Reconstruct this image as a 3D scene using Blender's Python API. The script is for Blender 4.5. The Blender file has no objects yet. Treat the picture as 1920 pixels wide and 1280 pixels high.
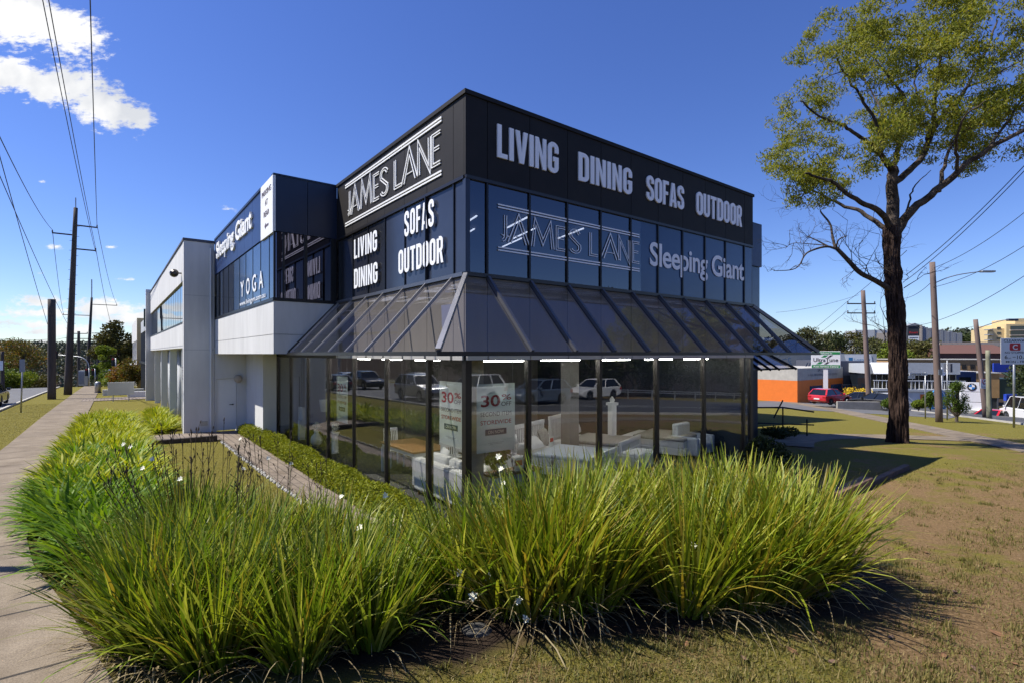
import bpy, math, random
import numpy as np
from mathutils import Vector, Matrix
R_ = math.radians
SC = bpy.context.scene
COL = SC.collection
rng = np.random.default_rng(7)
random.seed(7)

# ------------------------------------------------------------------ camera
CAMZ = 3.05
F = 974.0
cam = bpy.data.cameras.new('camera')
cam.sensor_width = 36.0
cam.lens = 36.0 * F / 1920.0
cam.shift_y = 23.0 / 1920.0
cam.clip_start = 0.1
cam.clip_end = 6000
camo = bpy.data.objects.new('camera', cam)
COL.objects.link(camo)
camo.location = (0, 0, CAMZ)
camo.rotation_euler = (R_(90), 0, 0)
SC.camera = camo

# ------------------------------------------------------------------ exposure
SC.view_settings.view_transform = 'Standard'
SC.view_settings.look = 'None'
SC.view_settings.exposure = 0.74
SC.view_settings.gamma = 1
SC.cycles.max_bounces = 8
SC.cycles.diffuse_bounces = 3
SC.cycles.glossy_bounces = 4
SC.cycles.transmission_bounces = 6
SC.cycles.transparent_max_bounces = 14
SC.cycles.caustics_reflective = False
SC.cycles.caustics_refractive = False

# ------------------------------------------------------------------ sun
SUN_EL = 54.0
SUN_TRAVEL = Vector((math.cos(R_(SUN_EL)), 0.0, -math.sin(R_(SUN_EL)))).normalized()
sl = bpy.data.lights.new('sun', 'SUN')
sl.energy = 4.45
sl.angle = R_(0.53)
sl.color = (1.0, 0.95, 0.86)
so = bpy.data.objects.new('sun', sl)
COL.objects.link(so)
so.rotation_euler = SUN_TRAVEL.to_track_quat('-Z', 'Y').to_euler()
so.location = (-60, 0, 80)

# ------------------------------------------------------------------ sky with clouds (world)
wd = bpy.data.worlds.new('World')
SC.world = wd
wd.use_nodes = True
nt = wd.node_tree
nt.nodes.clear()
def WN(t, **k):
    n = nt.nodes.new(t)
    for a, v in k.items():
        setattr(n, a, v)
    return n
def WL(a, b): nt.links.new(a, b)
def wmath(op, a, b=None, c=None, clamp=False):
    n = WN('ShaderNodeMath', operation=op, use_clamp=clamp)
    for i, v in enumerate((a, b, c)):
        if v is None: continue
        if isinstance(v, (int, float)): n.inputs[i].default_value = v
        else: WL(v, n.inputs[i])
    return n.outputs[0]
sky = WN('ShaderNodeTexSky', sky_type='NISHITA', sun_disc=False, sun_elevation=R_(SUN_EL),
         sun_rotation=R_(-90), altitude=100, air_density=1.0, dust_density=0.12, ozone_density=3.0)
hs = WN('ShaderNodeHueSaturation')
hs.inputs['Saturation'].default_value = 1.11
hs.inputs['Hue'].default_value = 0.513
hs.inputs['Value'].default_value = 1.0
fil = WN('ShaderNodeMix', data_type='RGBA', blend_type='MULTIPLY')
fil.inputs['Factor'].default_value = 1.0; fil.inputs['B'].default_value = (.87, .965, 1.16, 1)
WL(sky.outputs[0], fil.inputs['A']); WL(fil.outputs['Result'], hs.inputs['Color'])
tc = WN('ShaderNodeTexCoord')
sep = WN('ShaderNodeSeparateXYZ')
WL(tc.outputs['Generated'], sep.inputs[0])
ysafe = wmath('MAXIMUM', sep.outputs[1], 0.02)
uu = wmath('DIVIDE', sep.outputs[0], ysafe)
vv = wmath('DIVIDE', sep.outputs[2], ysafe)
cmb = WN('ShaderNodeCombineXYZ')
WL(uu, cmb.inputs[0]); WL(vv, cmb.inputs[1])
# cloud puffs: direction (u, v), radii, tilt
PUFF = [(-.955, .648, .125, .075, -.25), (-.87, .62, .10, .06, -.3), (-.985, .66, .12, .085, 0), (-.80, .60, .03, .045, -.6),
        (-.87, .515, .155, .052, -.22), (-.78, .475, .10, .05, -.32), (-.95, .535, .10, .04, -.2), (-.72, .455, .045, .03, -.3),
        (-.79, .088, .16, .030, 0), (-.72, .070, .11, .030, 0), (-.93, .078, .15, .016, 0), (-.90, .100, .10, .016, 0), (-.98, .06, .12, .016, 0), (-.85, .045, .12, .016, 0),
        (-.60, .09, .07, .020, -.1),
        (-.545, .278, .034, .014, -.1), (-.875, .205, .028, .010, 0), (-.91, .155, .02, .008, 0), (-.74, .142, .034, .008, 0),
        (-.77, .205, .03, .007, 0), (-.90, .022, .03, .010, 0), (-.92, .055, .055, .010, 0), (-.99, .062, .03, .010, 0), (-.905, .33, .018, .008, 0),
        (.605, .032, .035, .024, 0), (.66, .018, .04, .018, 0), (-.67, .06, .1, .028, 0)]
field = None
for (u0, v0, ru, rv, ang) in PUFF:
    mp = WN('ShaderNodeMapping', vector_type='TEXTURE')
    mp.inputs['Location'].default_value = (u0, v0, 0)
    mp.inputs['Rotation'].default_value = (0, 0, ang)
    mp.inputs['Scale'].default_value = (ru, rv, 1)
    WL(cmb.outputs[0], mp.inputs[0])
    ln = WN('ShaderNodeVectorMath', operation='LENGTH')
    WL(mp.outputs[0], ln.inputs[0])
    gn = .42 if ru < .045 else (.62 if v0 < .12 else 1.0)
    e = wmath('MULTIPLY_ADD', ln.outputs['Value'], -1.0 if gn == 1 else -.75, gn)
    field = e if field is None else wmath('MAXIMUM', field, e)
mpn = WN('ShaderNodeMapping')
mpn.inputs['Scale'].default_value = (1, 1.7, 1)
mpn.inputs['Rotation'].default_value = (0, 0, .3)
WL(cmb.outputs[0], mpn.inputs[0])
n1 = WN('ShaderNodeTexNoise')
n1.inputs['Scale'].default_value = 11; n1.inputs['Detail'].default_value = 9; n1.inputs['Roughness'].default_value = .62
n1.inputs['Distortion'].default_value = .35
WL(mpn.outputs[0], n1.inputs['Vector'])
n3 = WN('ShaderNodeTexNoise')
n3.inputs['Scale'].default_value = 42; n3.inputs['Detail'].default_value = 8; n3.inputs['Roughness'].default_value = .66
mp3 = WN('ShaderNodeMapping'); mp3.inputs['Scale'].default_value = (1, 2.2, 1); mp3.inputs['Location'].default_value = (2, 9, 0)
WL(cmb.outputs[0], mp3.inputs[0]); WL(mp3.outputs[0], n3.inputs['Vector'])
fld = wmath('MULTIPLY_ADD', wmath('SUBTRACT', n1.outputs[0], .5), 1.75, field)
fld = wmath('MULTIPLY_ADD', wmath('SUBTRACT', n3.outputs[0], .52), 1.35, fld)
mr = WN('ShaderNodeMapRange', interpolation_type='SMOOTHSTEP')
mr.inputs['From Min'].default_value = .04; mr.inputs['From Max'].default_value = .50
WL(fld, mr.inputs[0])
front = wmath('GREATER_THAN', sep.outputs[1], 0.03)
alpha = wmath('MULTIPLY', mr.outputs[0], front)
n2 = WN('ShaderNodeTexNoise')
n2.inputs['Scale'].default_value = 9; n2.inputs['Detail'].default_value = 5
mp2 = WN('ShaderNodeMapping'); mp2.inputs['Location'].default_value = (3, 5, 0)
WL(cmb.outputs[0], mp2.inputs[0]); WL(mp2.outputs[0], n2.inputs['Vector'])
cr = WN('ShaderNodeValToRGB')
cr.color_ramp.elements[0].position = .36; cr.color_ramp.elements[0].color = (5.3, 5.5, 5.9, 1)
cr.color_ramp.elements[1].position = .56; cr.color_ramp.elements[1].color = (7.5, 7.5, 7.5, 1)
WL(n2.outputs[0], cr.inputs[0])
mx = WN('ShaderNodeMix', data_type='RGBA')
WL(alpha, mx.inputs['Factor']); WL(hs.outputs[0], mx.inputs['A']); WL(cr.outputs[0], mx.inputs['B'])
bg = WN('ShaderNodeBackground'); bg.inputs['Strength'].default_value = 0.083
WL(mx.outputs['Result'], bg.inputs['Color'])
ow = WN('ShaderNodeOutputWorld'); WL(bg.outputs[0], ow.inputs['Surface'])

# ------------------------------------------------------------------ frame of the corner site
TH = math.atan2(.6106, .7919)          # direction of the right-hand facade
LD = (-.6106, .7919)                   # left street and left-hand facade
RD = (.7919, .6106)
def AB(a, b): return (a * LD[0] + b * RD[0], a * LD[1] + b * RD[1])
def toAB(x, y): return (x * LD[0] + y * LD[1], x * RD[0] + y * RD[1])
def at(px, py, D): return Vector(((px - 960) / F * D, D, CAMZ - (py - 663) / F * D))
def sstep(e0, e1, x):
    t = np.clip((x - e0) / (e1 - e0), 0, 1)
    return t * t * (3 - 2 * t)
def ground_z(x, y):
    x = np.asarray(x, float); y = np.asarray(y, float)
    a = x * LD[0] + y * LD[1]; b = x * RD[0] + y * RD[1]
    zl = np.interp(a, [-200, -10, 0, 8, 15, 24, 35, 45, 64, 85, 100, 130, 200, 400],
                   [.2, .4, .5, .38, .18, -.02, -.12, -.28, -.62, -1.05, -2.4, -6, -14, -16])
    zr = .72 - .024 * np.maximum(x, -10) - .0405 * np.maximum(y, -20) - .02 * np.maximum(0, x - 30)
    zr = np.maximum(zr, -7 - 0 * x)
    w = sstep(-4, 6, x)
    z = zl * (1 - w) + zr * w + .30 * np.exp(-((x - 12.5) / 5) ** 2 - ((y - 14.5) / 5) ** 2)
    r = np.hypot(x, y)
    z = z + 21 * sstep(280, 640, r) * sstep(-60, 60, y)
    # level ground around the shop
    d1 = np.maximum(np.maximum(6.9 - a, 4.1 - b), 0)
    d2 = np.maximum(np.maximum(4.5 - a, 11.5 - b), 0)
    inr = np.maximum(np.maximum(a - 24, b - 17.5), 0)
    w1 = 1 - sstep(0, 3.0, d1 + inr)
    w2 = 1 - sstep(0, .5, d2 + inr * .15)
    ww = np.maximum(w1, w2)
    return z * (1 - ww) + (-.06) * ww
def gz(x, y): return float(ground_z(x, y))

# ------------------------------------------------------------------ mesh builder
class MB:
    def __init__(s): s.v = []; s.f = []
    def add(s, vs, fs):
        n = len(s.v); s.v += [tuple(p) for p in vs]; s.f += [tuple(i + n for i in q) for q in fs]; return s
    def box(s, x0, y0, z0, x1, y1, z1):
        if x0 > x1: x0, x1 = x1, x0
        if y0 > y1: y0, y1 = y1, y0
        if z0 > z1: z0, z1 = z1, z0
        return s.add([(x0, y0, z0), (x1, y0, z0), (x1, y1, z0), (x0, y1, z0), (x0, y0, z1), (x1, y0, z1), (x1, y1, z1), (x0, y1, z1)],
                     [(0, 3, 2, 1), (4, 5, 6, 7), (0, 1, 5, 4), (1, 2, 6, 5), (2, 3, 7, 6), (3, 0, 4, 7)])
    def quad(s, *p): return s.add(p, [tuple(range(len(p)))])
    def prism(s, pts, axis, c0, c1):
        # pts: 2D polygon, extruded along axis ('x','y','z')
        def m(p, c):
            return {'x': (c, p[0], p[1]), 'y': (p[0], c, p[1]), 'z': (p[0], p[1], c)}[axis]
        n = len(pts)
        vs = [m(p, c0) for p in pts] + [m(p, c1) for p in pts]
        fs = [tuple(range(n))[::-1], tuple(range(n, 2 * n))] + [(i, (i + 1) % n, n + (i + 1) % n, n + i) for i in range(n)]
        return s.add(vs, fs)
    def bar(s, p, q, w, h=None, up=(0, 0, 1)):
        # rectangular bar from p to q, width w (side) and height h (along up)
        h = w if h is None else h
        p = Vector(p); q = Vector(q); d = (q - p).normalized(); u = Vector(up)
        sd = d.cross(u)
        if sd.length < 1e-4: sd = d.cross(Vector((0, 1, 0)))
        sd.normalize(); u = sd.cross(d)
        a = sd * (w / 2); b = u * (h / 2)
        vs = [p - a - b, p + a - b, p + a + b, p - a + b, q - a - b, q + a - b, q + a + b, q - a + b]
        return s.add(vs, [(0, 1, 2, 3), (7, 6, 5, 4), (0, 4, 5, 1), (1, 5, 6, 2), (2, 6, 7, 3), (3, 7, 4, 0)])
    def tube(s, pts, rad, n=8, caps=True):
        pts = [Vector(p) for p in pts]
        if not hasattr(rad, '__len__'): rad = [rad] * len(pts)
        rings = []
        ref = None
        for i, p in enumerate(pts):
            d = (pts[min(i + 1, len(pts) - 1)] - pts[max(i - 1, 0)])
            if d.length < 1e-9: d = Vector((0, 0, 1))
            d.normalize()
            if ref is None:
                ref = d.cross(Vector((0, 0, 1)))
                if ref.length < .05: ref = d.cross(Vector((1, 0, 0)))
            ref = (ref - d * ref.dot(d)).normalized()
            e = d.cross(ref)
            rings.append([p + (ref * math.cos(2 * math.pi * k / n) + e * math.sin(2 * math.pi * k / n)) * rad[i] for k in range(n)])
        base = len(s.v)
        for r in rings: s.v += [tuple(p) for p in r]
        for i in range(len(rings) - 1):
            for k in range(n):
                a0 = base + i * n + k; a1 = base + i * n + (k + 1) % n
                s.f.append((a0, a1, a1 + n, a0 + n))
        if caps:
            s.f.append(tuple(base + k for k in range(n))[::-1])
            s.f.append(tuple(base + (len(rings) - 1) * n + k for k in range(n)))
        return s
    def lathe(s, prof, c=(0, 0, 0), n=20, axis='z'):
        base = len(s.v)
        for (r, z) in prof:
            for k in range(n):
                t = 2 * math.pi * k / n
                if axis == 'z': s.v.append((c[0] + r * math.cos(t), c[1] + r * math.sin(t), c[2] + z))
                elif axis == 'y': s.v.append((c[0] + r * math.cos(t), c[1] + z, c[2] + r * math.sin(t)))
                else: s.v.append((c[0] + z, c[1] + r * math.cos(t), c[2] + r * math.sin(t)))
        for i in range(len(prof) - 1):
            for k in range(n):
                a0 = base + i * n + k; a1 = base + i * n + (k + 1) % n
                s.f.append((a0, a1, a1 + n, a0 + n))
        s.f.append(tuple(base + k for k in range(n))[::-1]); s.f.append(tuple(base + (len(prof) - 1) * n + k for k in range(n)))
        return s
    def build(s, name, mat, parent=None, smooth=False, bevel=0, recalc=True):
        me = bpy.data.meshes.new(name)
        me.from_pydata(s.v, [], s.f)
        if recalc:
            import bmesh
            bm = bmesh.new(); bm.from_mesh(me); bmesh.ops.recalc_face_normals(bm, faces=bm.faces); bm.to_mesh(me); bm.free()
        me.update()
        o = bpy.data.objects.new(name, me)
        if isinstance(mat, str): mat = M[mat]
        me.materials.append(mat)
        if smooth:
            me.polygons.foreach_set('use_smooth', [True] * len(me.polygons))
        COL.objects.link(o)
        if parent is not None: o.parent = parent
        if bevel:
            bv = o.modifiers.new('bevel', 'BEVEL'); bv.width = bevel; bv.segments = 2; bv.limit_method = 'ANGLE'; bv.angle_limit = R_(40)
        return o
def npmesh(name, verts, faces, mat, parent=None, smooth=False):
    """verts (N,3), faces (M,k) arrays"""
    verts = np.asarray(verts, np.float32); faces = np.asarray(faces, np.int32)
    me = bpy.data.meshes.new(name)
    k = faces.shape[1]
    me.vertices.add(len(verts)); me.vertices.foreach_set('co', verts.ravel())
    me.loops.add(faces.size); me.loops.foreach_set('vertex_index', faces.ravel())
    me.polygons.add(len(faces))
    me.polygons.foreach_set('loop_start', np.arange(len(faces), dtype=np.int32) * k)
    me.polygons.foreach_set('loop_total', np.full(len(faces), k, np.int32))
    if smooth: me.polygons.foreach_set('use_smooth', np.ones(len(faces), bool))
    me.update(calc_edges=True); me.validate()
    o = bpy.data.objects.new(name, me)
    me.materials.append(M[mat] if isinstance(mat, str) else mat)
    COL.objects.link(o)
    if parent is not None: o.parent = parent
    return o
def tag(o, label=None, cat=None, group=None, kind=None):
    if label: o['label'] = label
    if cat: o['category'] = cat
    if group: o['group'] = group
    if kind: o['kind'] = kind
    return o
def thing(name, label, cat, loc=(0, 0, 0), rz=0.0, group=None):
    o = bpy.data.objects.new(name, None)
    o.empty_display_size = .2
    COL.objects.link(o)
    o.location = loc; o.rotation_euler = (0, 0, rz)
    return tag(o, label, cat, group)
def structure(o): o['kind'] = 'structure'; return o
def copy_tree(o, parent=None):
    c = o.copy(); COL.objects.link(c)
    if parent is not None: c.parent = parent
    for ch in list(o.children): copy_tree(ch, c)
    return c

# ------------------------------------------------------------------ materials
M = {}
def mat(name, col, rough=.6, metal=0., var=0., vscale=3., bump=0., bscale=40., spec=.5, emit=None, estr=0., stretch=(1, 1, 1), col2=None, coat=0.):
    m = bpy.data.materials.new(name); m.use_nodes = True
    n = m.node_tree.nodes; l = m.node_tree.links
    b = n['Principled BSDF']
    b.inputs['Base Color'].default_value = (*col, 1)
    b.inputs['Roughness'].default_value = rough
    b.inputs['Metallic'].default_value = metal
    b.inputs['Specular IOR Level'].default_value = spec
    if coat: b.inputs['Coat Weight'].default_value = coat; b.inputs['Coat Roughness'].default_value = .04
    if emit: b.inputs['Emission Color'].default_value = (*emit, 1); b.inputs['Emission Strength'].default_value = estr
    tcn = n.new('ShaderNodeTexCoord'); mp = n.new('ShaderNodeMapping'); mp.inputs['Scale'].default_value = stretch
    l.new(tcn.outputs['Object'], mp.inputs[0])
    if var or col2:
        nz = n.new('ShaderNodeTexNoise'); nz.inputs['Scale'].default_value = vscale; nz.inputs['Detail'].default_value = 6
        nz.inputs['Roughness'].default_value = .65
        l.new(mp.outputs[0], nz.inputs['Vector'])
        r = n.new('ShaderNodeValToRGB')
        r.color_ramp.elements[0].position = .32; r.color_ramp.elements[1].position = .68
        c2 = col2 if col2 else tuple(min(1, c * (1 + var)) for c in col)
        c1 = tuple(c * (1 - var) for c in col)
        r.color_ramp.elements[0].color = (*c1, 1); r.color_ramp.elements[1].color = (*c2, 1)
        l.new(nz.outputs[0], r.inputs[0]); l.new(r.outputs[0], b.inputs['Base Color'])
    if bump:
        nb = n.new('ShaderNodeTexNoise'); nb.inputs['Scale'].default_value = bscale; nb.inputs['Detail'].default_value = 5
        l.new(mp.outputs[0], nb.inputs['Vector'])
        bp = n.new('ShaderNodeBump'); bp.inputs['Strength'].default_value = bump; bp.inputs['Distance'].default_value = .02
        l.new(nb.outputs[0], bp.inputs['Height']); l.new(bp.outputs[0], b.inputs['Normal'])
    M[name] = m
    return m
def glass_mat(name, tint, f0, gcol=(1, 1, 1), wob=0.0, rough=0.0):
    m = bpy.data.materials.new(name); m.use_nodes = True
    n = m.node_tree.nodes; l = m.node_tree.links; n.clear()
    out = n.new('ShaderNodeOutputMaterial'); mix = n.new('ShaderNodeMixShader')
    tr = n.new('ShaderNodeBsdfTransparent'); tr.inputs[0].default_value = (*tint, 1)
    gl = n.new('ShaderNodeBsdfGlossy'); gl.inputs['Color'].default_value = (*gcol, 1); gl.inputs['Roughness'].default_value = rough
    ge = n.new('ShaderNodeNewGeometry')
    dt = n.new('ShaderNodeVectorMath'); dt.operation = 'DOT_PRODUCT'
    l.new(ge.outputs['Normal'], dt.inputs[0]); l.new(ge.outputs['Incoming'], dt.inputs[1])
    def mt(op, a, b):
        q = n.new('ShaderNodeMath'); q.operation = op
        for i, v in enumerate((a, b)):
            if v is None: continue
            if isinstance(v, (int, float)): q.inputs[i].default_value = v
            else: l.new(v, q.inputs[i])
        return q.outputs[0]
    ab = mt('ABSOLUTE', dt.outputs['Value'], None)
    p5 = mt('POWER', mt('SUBTRACT', 1.0, ab), 5.0)
    fr = mt('ADD', mt('MULTIPLY', p5, 1 - f0), f0)
    if wob:
        tcn = n.new('ShaderNodeTexCoord'); nb = n.new('ShaderNodeTexNoise'); nb.inputs['Scale'].default_value = .9; nb.inputs['Detail'].default_value = 1
        l.new(tcn.outputs['Object'], nb.inputs['Vector'])
        bp = n.new('ShaderNodeBump'); bp.inputs['Strength'].default_value = wob; bp.inputs['Distance'].default_value = .02
        l.new(nb.outputs[0], bp.inputs['Height']); l.new(bp.outputs[0], gl.inputs['Normal'])
    l.new(fr, mix.inputs[0]); l.new(tr.outputs[0], mix.inputs[1]); l.new(gl.outputs[0], mix.inputs[2]); l.new(mix.outputs[0], out.inputs[0])
    M[name] = m
    return m
def leaf_mat(name, cols, trans=.35, rough=.55, spec=.2):
    """each loose leaf or blade (mesh island) takes its own colour out of cols"""
    m = bpy.data.materials.new(name); m.use_nodes = True
    n = m.node_tree.nodes; l = m.node_tree.links
    b = n['Principled BSDF']; b.inputs['Roughness'].default_value = rough; b.inputs['Specular IOR Level'].default_value = spec
    ge = n.new('ShaderNodeNewGeometry'); r = n.new('ShaderNodeValToRGB')
    el = r.color_ramp.elements
    while len(el) < len(cols): el.new(.5)
    for i, c in enumerate(cols):
        el[i].position = i / (len(cols) - 1); el[i].color = (*c, 1)
    l.new(ge.outputs['Random Per Island'], r.inputs[0])
    l.new(r.outputs[0], b.inputs['Base Color'])
    if trans:
        t = n.new('ShaderNodeBsdfTranslucent'); mix = n.new('ShaderNodeMixShader'); mix.inputs[0].default_value = trans
        g = n.new('ShaderNodeMix'); g.data_type = 'RGBA'; g.blend_type = 'MULTIPLY'; g.inputs['Factor'].default_value = 1
        g.inputs['B'].default_value = (1.25, 1.2, .6, 1)
        l.new(r.outputs[0], g.inputs['A']); l.new(g.outputs['Result'], t.inputs[0])
        l.new(b.outputs[0], mix.inputs[1]); l.new(t.outputs[0], mix.inputs[2]); l.new(mix.outputs[0], n['Material Output'].inputs[0])
    M[name] = m
    return m

mat('white_render', (.60, .595, .58), .8, var=.10, vscale=1.6, bump=.15, bscale=60, stretch=(1, 1, .22))
mat('white_wall_grimy', (.60, .60, .59), .85, var=.12, vscale=.8, bump=.15, bscale=60, stretch=(1, 1, .3))
mat('grey_render', (.34, .35, .37), .8, var=.1, vscale=1, bump=.1)
mat('black_panel', (.0165, .0145, .0135), .62, var=.2, vscale=1.5, bump=.08, bscale=120, spec=.22)
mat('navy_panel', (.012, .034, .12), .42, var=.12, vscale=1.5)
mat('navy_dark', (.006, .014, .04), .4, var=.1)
mat('mullion', (.022, .022, .024), .4, .6)
mat('bronze', (.05, .045, .042), .35, .7)
mat('alu', (.42, .41, .40), .35, .85, var=.1)
mat('alu_dark', (.18, .18, .19), .4, .8)  # dark metal; on the right canopy it paints alu as if in shade
mat('sign_white', (.80, .80, .79), .55, var=.03)
mat('sign_white_shade', (.86, .87, .90), .55, var=.02)
mat('vinyl_white', (.82, .83, .85), .5)
mat('vinyl_dull', (.52, .56, .64), .5)
mat('vinyl_navy', (.034, .042, .066), .16, var=.15, vscale=.7, spec=.3)
mat('vinyl_blue', (.030, .062, .135), .15, var=.12, vscale=.7, spec=.4)
mat('vinyl_black', (.018, .018, .02), .2, var=.1)
mat('vinyl_purple', (.014, .013, .026), .1)
mat('concrete', (.30, .285, .255), .9, var=.16, vscale=1.6, bump=.3, bscale=70)
mat('concrete_light', (.42, .40, .36), .9, var=.12, vscale=2, bump=.2, bscale=70)
mat('asphalt', (.07, .07, .072), .85, var=.22, vscale=2.5, bump=.3, bscale=160)
mat('asphalt_light', (.11, .11, .113), .85, var=.15, vscale=.6, bump=.3, bscale=160)
mat('road_paint', (.62, .62, .60), .7, var=.1)
mat('pole_wood', (.060, .050, .046), .9, var=.35, vscale=4, bump=.6, bscale=12, stretch=(1, 1, .1))
mat('pole_wood_warm', (.16, .115, .10), .9, var=.3, vscale=4, bump=.6, bscale=12, stretch=(1, 1, .1))
mat('pole_wood_pale', (.22, .22, .15), .9, var=.4, vscale=3, bump=.6, bscale=12, stretch=(1, 1, .2))
mat('galv', (.36, .37, .38), .45, .7, var=.12, vscale=8)
mat('dark_steel', (.012, .012, .013), .5, .5)
mat('wire', (.012, .012, .014), .6)
mat('timber', (.17, .10, .065), .85, var=.35, vscale=5, bump=.5, bscale=20, stretch=(1, .2, 1))
mat('timber_dark', (.055, .042, .036), .9, var=.3, vscale=5, bump=.5, bscale=20)
mat('tan_wood', (.26, .13, .05), .45, var=.2, vscale=4, stretch=(1, 8, 1))
mat('white_paint', (.72, .73, .73), .45, var=.02)
mat('fabric_white', (.68, .69, .70), .9, var=.06, vscale=12, bump=.3, bscale=200)
mat('fabric_blue', (.50, .56, .64), .9, var=.1, vscale=20, bump=.3, bscale=150)
mat('fabric_grey', (.30, .29, .28), .9, var=.25, vscale=25, bump=.3, bscale=150)
mat('fabric_brown', (.16, .11, .08), .9, var=.2, vscale=25)
mat('carpet', (.06, .058, .055), .95, var=.2, vscale=30)
mat('ceil', (.55, .54, .52), .9)
mat('inner_wall', (.16, .155, .15), .9, var=.1)
mat('tube_light', (.9, .9, .9), .5, emit=(1, .98, .95), estr=38)
mat('tube_dim', (.9, .9, .9), .5, emit=(1, .98, .95), estr=4)
mat('red_ink', (.42, .022, .02), .5)
mat('grey_ink', (.10, .06, .06), .5)
mat('navy_ink', (.02, .035, .09), .5)
leaf_mat('poster', [(.82, .86, .82), (.82, .86, .82)], .45, .7, .2)
M['poster'].node_tree.nodes['Mix'].inputs['B'].default_value = (1, 1, 1, 1)
mat('tyre', (.012, .012, .012), .8)
mat('rim', (.38, .39, .40), .3, .9)
mat('car_glass', (.012, .014, .016), .04, spec=.8)
mat('head_lamp', (.65, .68, .7), .1, spec=.8)
mat('tail_lamp', (.35, .01, .01), .2, spec=.7)
mat('plate', (.7, .7, .66), .5)
for nm, c in dict(car_silver=(.42, .43, .45), car_black=(.012, .012, .014), car_navy=(.012, .016, .03), car_white=(.72, .72, .71),
                  car_red=(.50, .012, .018), car_bluegrey=(.13, .18, .26), car_blue=(.02, .06, .16), car_maroon=(.16, .01, .02)).items():
    mat(nm, c, .3, .25 if nm in ('car_silver', 'car_bluegrey') else 0, coat=.8)
mat('bark_dark', (.016, .009, .007), .95, var=.5, vscale=9, bump=1.0, bscale=26, stretch=(1, 1, .25), col2=(.085, .055, .043), spec=.1)
mat('bark_limb', (.030, .021, .016), .9, var=.5, vscale=3, bump=.8, bscale=18, col2=(.125, .098, .078), spec=.15)
mat('bark_plain', (.09, .07, .055), .9, var=.4, vscale=6, bump=.5, bscale=18)
mat('orange_paint', (.72, .17, .02), .6, var=.06, vscale=2, bump=.1)
mat('brick_tan', (.33, .20, .09), .85, var=.15, vscale=2)
mat('brick_brown', (.14, .065, .045), .85, var=.15, vscale=2)
mat('roof_brown', (.12, .055, .04), .85, var=.15, vscale=3)
mat('cream', (.60, .46, .24), .8, var=.06)
mat('beige', (.42, .36, .29), .85, var=.1)
mat('pale_grey', (.40, .42, .44), .8, var=.06)
mat('mid_grey', (.22, .23, .25), .8, var=.1)
mat('charcoal', (.028, .03, .036), .7, var=.15)
mat('slate', (.075, .08, .105), .7, var=.08)
mat('green_metal', (.13, .20, .15), .6, var=.08)
mat('dark_green', (.02, .04, .03), .6)
mat('window_dark', (.012, .016, .022), .08, spec=.8)
mat('window_blue', (.04, .07, .13), .06, spec=.9)
mat('sign_green', (.015, .22, .06), .5)
mat('sign_blue', (.02, .06, .42), .5, var=.06)
mat('sign_teal', (.03, .20, .42), .5)
mat('sign_red', (.50, .015, .02), .5)
mat('sign_black', (.012, .012, .012), .5)
mat('sign_face', (.74, .75, .76), .45, var=.03)
mat('emblem_blue', (.02, .20, .55), .4)
mat('yellow_flower', (.62, .42, .01), .7)
mat('petal', (.80, .78, .62), .7)
mat('signal_red', (.6, .02, .02), .4, emit=(1, .05, .03), estr=1.5)
mat('rock', (.06, .056, .05), .9, var=.3, vscale=6, bump=.6, bscale=20)
mat('mulch', (.035, .024, .018), .95, var=.4, vscale=30, bump=.8, bscale=60)
mat('dead_leaf', (.16, .08, .035), .9, var=.3, vscale=30)
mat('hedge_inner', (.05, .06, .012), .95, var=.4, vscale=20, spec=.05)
mat('seed', (.045, .026, .012), .8, var=.3, vscale=8)
mat('stem', (.10, .14, .03), .6)
glass_mat('shop_glass', (.82, .84, .81), .14, (.95, .97, 1), wob=.03)
glass_mat('office_glass', (.10, .12, .16), .16, (.9, .95, 1), wob=.05)
glass_mat('canopy_glass', (.55, .525, .51), .10, (.72, .73, .80), wob=.06)
glass_mat('upper_glass', (.10, .115, .15), .115, (.85, .9, 1), wob=.12)
glass_mat('vinyl_purple_mirror', (.03, .03, .05), .17, (.80, .76, 1.0))
leaf_mat('blade_dietes', [(0.0456, 0.0855, 0.0068), (0.114, 0.171, 0.0114), (0.2052, 0.2679, 0.0182), (0.3192, 0.3534, 0.0274), (0.1482, 0.2166, 0.0148), (0.4788, 0.4674, 0.0912), (0.2394, 0.285, 0.0205), (0.3306, 0.2394, 0.0342), (0.0798, 0.1254, 0.0091)], .38, .42, .3)
leaf_mat('blade_dietes_green', [(0.0399, 0.0798, 0.0068), (0.0969, 0.1596, 0.0114), (0.1767, 0.2508, 0.0171), (0.2964, 0.342, 0.0274), (0.114, 0.1938, 0.0137), (0.456, 0.456, 0.0912), (0.0684, 0.1197, 0.0091), (0.3306, 0.2394, 0.0342)], .38, .42, .3)
leaf_mat('blade_agapanthus', [(.05, .11, .008), (.10, .20, .012), (.17, .28, .016), (.25, .33, .022)], .36, .5, .2)
leaf_mat('blade_agapanthus_pale', [(.14, .19, .010), (.25, .31, .016), (.38, .40, .022), (.46, .43, .035)], .36, .5, .2)
leaf_mat('blade_dry', [(.22, .16, .08), (.34, .28, .16), (.12, .08, .04)], .2)
leaf_mat('blade_lawn', [(.09, .095, .022), (.13, .13, .03), (.20, .165, .05), (.27, .205, .09), (.11, .125, .026)], .25, .6)
leaf_mat('leaf_gum', [(.12, .15, .022), (.20, .225, .028), (.29, .28, .038), (.15, .19, .026), (.33, .28, .05)], .45, .55, .2)
leaf_mat('leaf_hedge', [(.10, .13, .010), (.19, .22, .016), (.30, .30, .024)], .3, .6, .15)
leaf_mat('leaf_dark', [(.020, .032, .010), (.035, .05, .014), (.055, .07, .02), (.03, .042, .012)], .2)
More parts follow.
